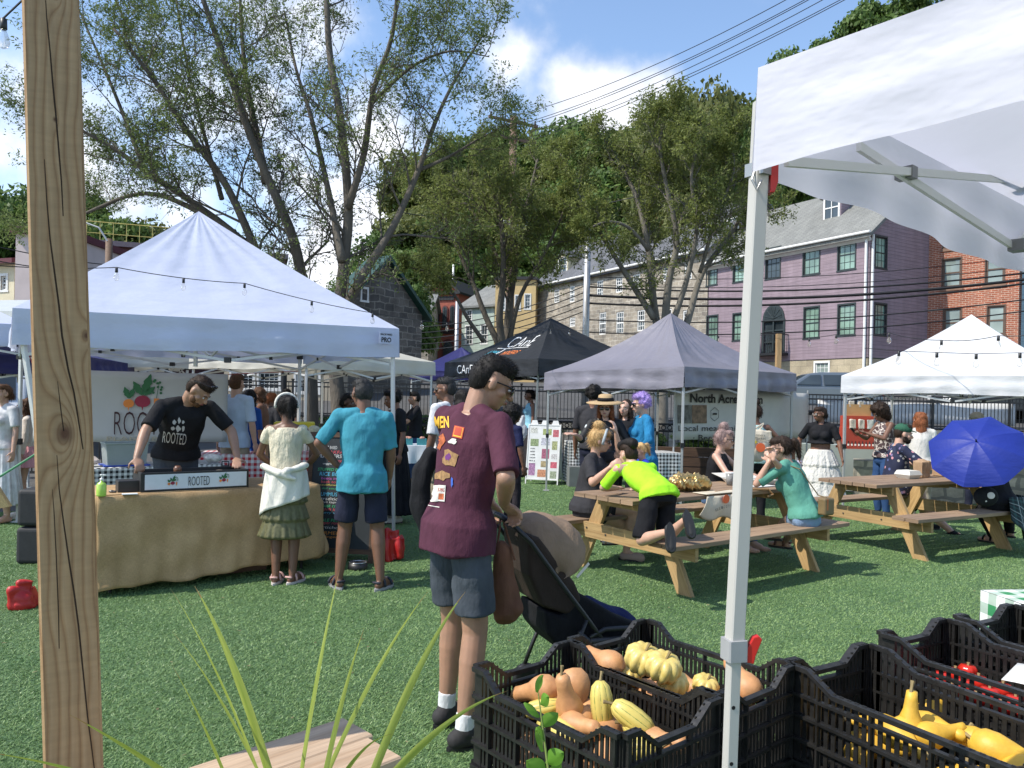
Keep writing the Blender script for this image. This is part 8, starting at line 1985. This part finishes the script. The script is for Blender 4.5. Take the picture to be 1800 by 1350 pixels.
# ================================================================= STROLLER
sa_,sd_=Vector((-.07,3.86,0)),Vector((.93,.37,0)).normalized();sn_=Vector((-sd_.y,sd_.x,0));sb_=sa_+sd_
sp_=lambda x,y,o=0:PL(x,y,sa_,sb_)+sn_*o
STR=thing('stroller','folding stroller with taupe hood and black frame pushed by the man in maroon','stroller',tuple(sa_+sd_*.4));taupe=cloth('taupe_hood',(.25,.175,.12),.1);blkf=cloth('black_fabric',(.010,.010,.012),.3)
hx=sp_(962,1004);OUT=[(906,935),(906,915),(918,901),(936,893),(962,896),(992,906),(1012,926),(1021,950),(1019,972),(1008,988),(988,1000)]
OP=[sp_(*q) for q in OUT]
def hood(u,v):
    t_=u*(len(OP) - 1);i=min(int(t_),len(OP) - 2);p_=OP[i].lerp(OP[i+1],t_ - i);w=2*v - 1;k=(1 - abs(w)**3.2)**.5 if abs(w)<1 else 0
    return hx+(p_ - hx)*.94*(.12+.88*k)*(1+.012*math.sin(u*9.5))+sn_*w*.175
m=MB();m.grid(hood,40,28);solidify(m.build('hood',taupe,STR,smooth=True),.005)
m=MB();m.tube([hood(.52,v/20)*1.0 for v in range(1,20)],.004,5);m.tube([hood(.99,v/20) for v in range(1,20)],.006,5);m.build('hood_seam',taupe,STR)
def slab(pts,w,name,mat,bv=.02):m=MB();m.prism([sp_(x,y,-w) for x,y in pts],sn_*2*w);return bevel(m.build(name,mat,STR),bv,3)
slab([(905,928),(925,935),(985,1010),(998,1040),(975,1066),(930,1052),(908,1000)],.175,'seat_back',cloth('shaded_taupe',(.04,.028,.022),.15));slab([(975,1020),(1005,1035),(1060,1068),(1112,1090),(1122,1112),(1080,1128),(965,1130),(938,1098),(935,1058),(968,1068)],.17,'seat',blkf)  # backrest cloth colour is darkened to carry the shadow on it
C=Blob();C.cap(sp_(1030,1082),sp_(1098,1098),.10,.075);C.cap(sp_(1098,1098),sp_(1118,1122),.07,.06);C.build('footmuff',cloth('navy_quilt',(.012,.018,.07),.2),STR,.01,3,.01,3)
for o in (-.21,.21):
    m=MB();m.tube([sp_(872,908,o),sp_(905,940,o),sp_(950,1002,o),sp_(1005,1075,o),sp_(1040,1125,o)],.012,8);m.tube([sp_(1000,1068,o),sp_(965,1150,o),sp_(950,1190,o)],.011,8);m.tube([sp_(985,1090,o),sp_(1060,1150,o),sp_(1095,1190,o)],.011,8);m.build('side_frame',blk,STR,smooth=True)
    m=MB();m.tube([sp_(1004,1100,o),sp_(1030,1086,o),sp_(1070,1084,o),sp_(1108,1104,o),sp_(1116,1124,o)],.013,8);m.tube([sp_(1004,1106,o),sp_(1060,1104,o),sp_(1110,1122,o)],.022,8);m.build('armrest',blk,STR,smooth=True)
    for x in (952,1096):c=sp_(x,1196,o);c.z=.075;m=MB();m.lathe([(.02,-.018),(.06,-.02),(.074,-.012),(.074,.012),(.06,.02),(.02,.018)],c,sn_,18);m.build('wheel',tyre_m if 'tyre_m' in globals() else blk,STR,smooth=True)
m=MB();m.tube([sp_(872,908,-.21),sp_(868,902,-.1),sp_(868,902,.1),sp_(872,908,.21)],.015,8);m.build('handlebar',blk,STR,smooth=True)
text('YOYO',sp_(1058,1099,-.238),sd_,(0,0,1),pwhite,STR,width=.055,height=.02);c=sp_(992,989,-.215);m=MB();m.prism([c+sd_*a+Vector((0,0,b)) for a,b in ((-.03,-.03),(.035,.035),(.027,.045),(-.038,-.02))],-sn_*.003);m.build('fabric_tag',pwhite,STR)
C=Blob();q0,q1=P(886,965,3.72),P(887,1075,3.72);C.cap(q0,q1,.04,.07);C.cap(q1+Vector((-.025,0,.03)),q1+Vector((.03,0,.03)),.06,.06);C.cap(q0+Vector((.02,0,-.03)),q1+Vector((.03,0,.06)),.025,.05);T=thing('shoulder_bag','soft brown fabric bag hanging from the stroller handle beside the slate shorts','bag',tuple(q0));C.build('bag',cloth('russet_canvas',(.16,.075,.045),.15),T,.008,3,.016,8)
m=MB();m.tube([P(874,960,3.70),P(879,925,3.72),P(880,906,3.76),P(888,925,3.72),P(905,985,3.68)],.006,6);m.build('strap',cloth('russet_canvas',(.16,.075,.045)),T)

# ================================================================= CRATES OF SQUASH
dl,ds_=Vector((.64,-.768,0)),Vector((.768,.64,0));CH,CZ=.31,.75
cmat=M('crate_plastic',(.0150,.0142,.0132),.42,.6,22,.3,60)
def crate_wall(L,ln_=0):
    """one slotted wall in local x (along), y (outward), z"""
    m=MB();top=lambda u:CH if min(u,L - u)<.055 else (CH - .05 if min(u,L - u)>.12 else CH - .05*(min(u,L - u) - .055)/.065)
    b=lambda x0,x1,z0,z1,y0,y1:m.box(((x0+x1)/2,(y0+y1)/2,(z0+z1)/2),(x1 - x0,y1 - y0,z1 - z0))
    us=[0,.055,.12,L - .12,L - .055,L]
    for u0,u1 in zip(us,us[1:]):m.prism([(u0,-.003,top(u0) - .014),(u1,-.003,top(u1) - .014),(u1,-.003,top(u1)),(u0,-.003,top(u0))],(0,.022,0))
    for z in (0.003,.075,.15,.215):b(0,L,z,z+.009,-.001,.017)
    b(0,L,.0,.02,-.002,.003);n=int(L/.0185)
    for i in range(n+1):
        u=.01+(L - .02)*i/n;z1=top(u) - .008
        if i % 7==0:b(u - .0025,u+.0025,.0,z1,-.002,.0165)
        hole=abs(u - L/2)<.062
        for z0,zz in ((.012,.066),(.084,.142),(.159,.207),(.224,z1)):
            if hole and z0>.2:continue
            b(u - .005,u+.005,z0 - .006,zz+.01,.0,.0045)
        b(u - .0095,u+.0095,.14,.162,0.0005,.004);b(u - .0095,u+.0095,.066,.086,.0005,.004)
    b(0,.035,0,CH - .01,0,.005);b(L - .035,L,0,CH - .01,0,.005);return m.mesh('crate_wall')
WM={.6:crate_wall(.6),.4:crate_wall(.4)}
for w in WM.values():w.materials.append(cmat)
m=MB()
for i in range(12):m.box((.3,.02+.36*i/11,.006),(.6,.018,.008))
for i in range(16):m.box((.02+.56*i/15,.2,.006),(.016,.4,.0075))
FMs=m.mesh('crate_floor');FMs.materials.append(cmat);ang=math.atan2(dl.y,dl.x)
def crate(label,L0,z,group='black produce crates',ang=ang,sx_=1.0):
    o=thing('produce_crate',label,'crate',(L0[0],L0[1],z),group);o.rotation_euler.z=ang;o.scale.x=sx_    # local x = long axis, local y = short axis (left of it)
    for me,loc,rz in ((WM[.6],(0,.4,0),0),(WM[.6],(.6,0,0),math.pi),(WM[.4],(0,0,0),math.pi/2),(WM[.4],(.6,.4,0),-math.pi/2),(FMs,(0,0,0),0)):
        c=bpy.data.objects.new(me.name.split('.')[0],me);COL.objects.link(c);c.parent=o;c.location=loc;c.rotation_euler.z=rz
    return o
L1=Vector((-.092,2.38,0));L3=Vector((.915,2.48,0));dl3,ds3=Vector((.5,-.866,0)),Vector((.866,.5,0));CR=[(L1,'holding butternut and striped squash, nearest the camera'),(L1+ds_*.425+dl*-.02,'holding pale ribbed pumpkins, behind the butternut crate'),(L3,'holding yellow crookneck squash, right of the tent leg'),(Vector((1.38,2.82,0)),'holding red tomatoes under a white sheet'),(Vector((1.80,3.06,0)),'farthest right, behind the tomato crate')]
for i,(q,lb) in enumerate(CR):
    k=dict(ang=ang if i<2 else math.atan2(-.866,.5),sx_=1.0 if i<2 else 1.42);crate('black slotted crate '+lb,q,CZ - CH,**k);crate('lower black slotted crate beneath the one '+lb.split(',')[0],q,CZ - 2*CH+.012,**k)
m=MB()
for i in range(6):
    for q in (L1,CR[2][0]):c=q+dl*(.05+.5*i/5)+ds_*.45;m.bar(Z3(c - ds_*.5,.13),Z3(c+ds_*.5,.13),.08,.02)
for q in (L1,CR[2][0]):
    for k in (.0,.45,.88):m.bar(Z3(q+ds_*k,.06),Z3(q+ds_*k+dl*.62,.06),.08,.118)
tag(m.build('pallet',greyw,None,origin=L1),'weathered wooden pallet carrying the stacked crates','pallet')
bnut=M('butternut_skin',(.52,.26,.11),.55,.22,26,.2,90);yel=M('crookneck_skin',(.64,.38,.04),.5,.2,22,.25,90);stemm=M('squash_stem',(.24,.18,.08),.8,.2)
t=NT('striped_squash');an_=t.new('ShaderNodeSeparateXYZ');t.l.new(t.tc.outputs['UV'],an_.inputs[0]);st=t.math('ABSOLUTE',t.math('SUBTRACT',t.math('FRACT',t.math('MULTIPLY',an_.outputs[0],10)),.5));nn2=t.noise(t.mapping('Object'),60,3);f=t.math('GREATER_THAN',t.math('ADD',st,t.math('MULTIPLY',nn2,.25)),.585);t.col(t.mix(f,(.62,.50,.13),(.16,.22,.05)));t.b.inputs['Roughness'].default_value=.4;strp=t.m
t=NT('pale_pumpkin');n=t.noise(t.mapping('Object'),40,4);t.col(t.ramp(n,[(.3,(.56,.41,.10)),(.7,(.68,.54,.19))]));t.bump(n,.2,.003);t.b.inputs['Roughness'].default_value=.4;pale=t.m
def squash(kind,label,c,axis,s=1.0,group='squash in the crates',name=None):
    ax=Vector(axis).normalized();T=thing(name or kind,label,'squash',tuple(c),group);m=MB();n=30
    if kind=='butternut_squash':pr,mt,rb,rd=[(.0,-.062),(.028,-.058),(.046,-.035),(.050,-.01),(.044,.018),(.031,.045),(.027,.08),(.027,.105),(.018,.12),(0,.122)],bnut,0,0
    elif kind=='delicata_squash':pr,mt,rb,rd=[(0,-.08),(.022,-.076),(.036,-.05),(.040,-.01),(.039,.03),(.031,.062),(.016,.078),(0,.08)],strp,10,.06
    elif kind=='pumpkin':pr,mt,rb,rd=[(.0,-.035),(.03,-.046),(.056,-.038),(.070,-.01),(.068,.02),(.05,.042),(.025,.046),(0,.035)],pale,9,.20
    elif kind=='tomato':pr,mt,rb,rd=[(0,-.025),(.02,-.024),(.033,-.01),(.034,.008),(.024,.022),(0,.020)],M('tomato_skin',(.50,.025,.015),.2,.1),6,.06
    else:pr,mt,rb,rd=[(0,-.075),(.026,-.07),(.042,-.045),(.043,-.015),(.034,.015),(.022,.045),(.018,.08),(.016,.10),(0,.104)],yel,0,0
    pr=[(r*s,h*s) for r,h in pr]
    if rb:m.lathe(pr,c,ax,54,rb,rd)
    else:m.lathe(pr,c,ax,20,bend=1.1 if kind=='crookneck_squash' else .2)
    if kind=='delicata_squash':
        for i,f_ in enumerate(m.f[:-2]):k=i % 54;m.u[i]=[(k/54,0),((k+1)/54,0),((k+1)/54,.1),(k/54,.1)]
    m.build('flesh',mt,T,smooth=True);e=pr[-1][1];a2_=ax.orthogonal().normalized()*.008*s;c=Vector(c);m=MB()
    sl=.35 if kind=='tomato' else 1.0;m.tube([c+ax*(e - .006),c+ax*(e+.012*s*sl)+a2_*sl,c+ax*(e+.028*s*sl)+a2_*2*sl],[.006*s,.0045*s,.007*s],6);m.build('stem',stemm,T)
BN_,DL_,PK_,CN_='butternut_squash','delicata_squash','pumpkin','crookneck_squash'
vis=[(BN_,952,1212,.67,(-.8,.5,-.35),1.05,'tan butternut squash, leftmost in the nearest crate'),(BN_,975,1232,.64,(.8,.1,-.2),.8,'small tan butternut squash behind the crossed pair'),(BN_,1012,1208,.68,(.15,-.3,-1),1.1,'tan butternut squash with its bulb up, centre of the nearest crate'),(BN_,1000,1240,.655,(-.25,-.2,.9),1.0,'darker butternut squash crossed in front of the upturned one'),
       (DL_,1058,1238,.67,(-.1,.1,1),1.0,'yellow squash with green stripes standing upright in the nearest crate'),(DL_,1112,1262,.66,(-.8,.25,.5),1.0,'striped squash lying with its stem pointing left'),(DL_,1130,1290,.62,(-.7,.3,.3),.9,'striped squash beneath the lying one'),(DL_,955,1245,.63,(.9,0,.2),.85,'pale striped squash under the leftmost butternut'),(BN_,1010,1275,.62,(.5,-.6,.2),.95,'tan butternut squash low at the near wall of the crate'),(BN_,1065,1285,.60,(-.6,-.5,.1),.9,'reddish butternut squash low by the near corner')]
for k,x,y,z,ax,s,lb in vis:squash(k,lb,PZ(x,y,z),ax,s*.86)
for k,x,y,z,s,lb in ((PK_,1130,1158,.755,.95,'pale ribbed pumpkin with a tan stem, left one of the pair'),(PK_,1166,1172,.75,.92,'pale ribbed pumpkin, right one of the pair'),(PK_,1183,1200,.69,.8,'flat cream pumpkin below the pale ribbed pair'),(PK_,1105,1185,.68,.7,'small pale pumpkin under the ribbed pair'),(PK_,1240,1205,.66,.7,'cream pumpkin by the tent leg')):squash(k,lb,PZ(x,y,z - .015),(.2,-.35,1),s*.93)
squash(BN_,'orange butternut squash at the left end of the pumpkin crate',PZ(1070,1165,.70),(-.6,.6,.1),.9);squash(BN_,'orange butternut squash right of the tent leg',PZ(1312,1205,.66),(-.3,.6,.4),.9)
for i,(x,y,z,ax,s,lb) in enumerate(((1600,1258,.66,(0,0,1),.95,'yellow crookneck squash with its neck standing straight up'),(1645,1278,.64,(.9,.1,.1),.95,'yellow crookneck squash lying right of the upright neck'),(1700,1282,.63,(-.7,.6,.1),.9,'yellow crookneck squash at the middle of its crate'),(1765,1310,.66,(.7,-.5,-.1),1.12,'large orange yellow squash near the right frame edge'),(1545,1260,.60,(-.8,0,.2),.9,'yellow crookneck squash left of the upright neck'),(1640,1235,.60,(.6,.5,0),.9,'yellow crookneck squash beyond the upright neck'))):squash(CN_,lb,PZ(x,y+14,z - .035),ax,s)
rs5=random.Random(9)
for (q,_),kinds,lb in ((CR[0],(BN_,DL_,BN_),'squash buried low in the nearest crate, seen through its slots'),(CR[1],(PK_,BN_),'squash buried low in the pumpkin crate'),(CR[2],(CN_,),'yellow squash buried low in the crookneck crate')):
    for i in range(12):u,v=.08+.44*((i % 4)+.5)/4,.08+.24*((i // 4)+.5)/3;squash(kinds[i % len(kinds)],lb,q+(dl3*u*1.25+ds3*v if 'crookneck' in lb else dl*u+ds_*v)+Vector((0,0,CZ - CH+.06+.10*(i % 2))),(rs5.uniform(-1,1),rs5.uniform(-1,1),rs5.uniform(-.2,.3)),1.0,'low squash: '+lb)
for i in range(22):squash('tomato','ripe red tomato in the crate under the white sheet',CR[3][0]+dl3*(.10+.085*(i % 7))+ds3*(.12+.085*(i // 7))+Vector((0,0,CZ - .17)),(.1,.1,1),1.0,'tomatoes in the crate')
m=MB();q=PZ(1760,1195,CZ - .07);m.grid(lambda u,v:q+dl3*.34*u+ds3*.10*v+Vector((0,0,.04*v+.01*math.sin(u*5))),8,4);tag(solidify(m.build('paper_sheet',white,None,smooth=True,origin=q),.002),'white paper sheet laid over the tomato crate','paper')
T,c,a_,b_=ctable('corner of a table in green and white gingham at the right frame edge',2.80,3.50,.12,1.2,.24,.74,gingham('green_white_gingham',(.03,.22,.08),.10),name='gingham_table')

# ================================================================= PLANTS AND PLANTER
pw=wood('planter_pine',(.50,.36,.24),(.38,.25,.15),.8);A4,B4,C4=Vector((-.33,1.58,0)),Vector((-.72,1.19,0)),Vector((-.195,1.405,0));T=thing('planter_box','square pine planter box with a flat top board at the bottom edge','planter',tuple((A4+C4)/2));m=MB();dA=(B4 - A4).normalized();nA=(C4 - A4).normalized()
for i in range(2):m=MB();s0=A4+nA*(.055+.112*i);m.bar(Z3(s0,.90),Z3(s0+dA*.55,.90),.109,.036,bev=.003);m.build('top_board',pw,T)
for i in range(6):m=MB();m.bar(Z3(A4+nA*.02+dA*.01,.07+.14*i),Z3(A4+nA*.02+dA*.54,.07+.14*i),.02,.13);m.bar(Z3(A4+nA*.20+dA*.01,.07+.14*i),Z3(A4+nA*.20+dA*.54,.07+.14*i),.02,.13);m.build('side_board',pw,T)
t=NT('blade_green');sx=t.new('ShaderNodeSeparateXYZ');t.l.new(t.tc.outputs['UV'],sx.inputs[0]);cc=t.ramp(t.noise(t.mapping('UV',(30,.8,1)),4,3),[(.3,(.24,.32,.04)),(.7,(.45,.50,.10))]);cc=t.mix(t.math('GREATER_THAN',sx.outputs[1],.93),cc,(.35,.22,.07));t.col(cc);t.b.inputs['Roughness'].default_value=.4;t.trans(cc,.35);bladem=t.m
PB=Vector((-.30,1.14,.84));T=thing('spiky_plant','spiky plant with long arching yellow green blades in a dark pot at the bottom left','plant',(PB.x,PB.y,0));m=MB();m.lathe([(0,0),(.10,0),(.13,.86),(.12,.86),(.11,.82),(0,.82)],(PB.x,PB.y,0),n=20);m.build('pot',blk,T,smooth=True)
BLD=[(122,1256,1.0,.016,-.02),(342,1030,1.25,.018,.04),(300,1035,1.2,.006,.03),(303,1170,1.1,.008,0),(597,1000,1.3,.010,.02),(640,1105,1.3,.011,.03),(752,1040,1.35,.010,.04),(818,1040,1.3,.018,.05),(893,1214,1.2,.017,.06),(303,1110,1.2,.006,.02),(-40,1320,.95,.014,.02),(690,1290,1.05,.009,.05)]
for i,(x,y,Y,w,bw2) in enumerate(BLD):
    tip=P(x,y,Y);b0=PB+Vector((rs5.uniform(-.05,.05),rs5.uniform(-.05,.05),0));mid=b0.lerp(tip,.5)+Vector((0,0,.05+bw2));m=MB();sd4=(tip - b0).cross(Vector((rs5.uniform(-.3,.3),1,0))).normalized()
    def fn(u,v):c=b0*(1 - v)**2+mid*2*v*(1 - v)+tip*v*v;return c+sd4*(u - .5)*w*.72*max(.03,min(1,(1 - v)*2.2))+Vector((0,-1,0))*w*.22*(1 - abs(2*u - 1))*(1 - v)
    m.grid(fn,2,18,(w,1));m.build('blade',bladem,T,smooth=True)
lfm=leafmat('sprig_leaf',(.09,.24,.02),(.20,.38,.05),8,.4);s0,s1=P(972,1480,1.30),P(946,1218,1.34);T=thing('leafy_sprig','single leafy green sprig rising before the nearest crate','plant',(s0.x,s0.y,s0.z));m=MB();m.tube([s0,s0.lerp(s1,.5)+Vector((.004,0,0)),s1],[.003,.0025,.001],6);m.build('stem',M('sprig_stem',(.2,.26,.06),.6),T);m=MB()
for i in range(12):
    v_=.12+.88*i/11;c=s0.lerp(s1,v_);an=i*2.4;d=Vector((math.cos(an)*.75,math.sin(an)*.5 - .15,.75)).normalized();L_=.052*(1.15 - .45*v_);wv=d.cross(Vector((math.sin(an),-math.cos(an)*.4 - .5,.2))).normalized()
    m.grid(lambda a,b:c+d*L_*b+wv*(a - .5)*L_*.62*math.sin(math.pi*min(1,b*.96+.04))**.8+Vector((0,0,-.006*b*b))+d.cross(wv)*.004*abs(2*a - 1),4,8)
m.build('leaf',lfm,T,smooth=True)
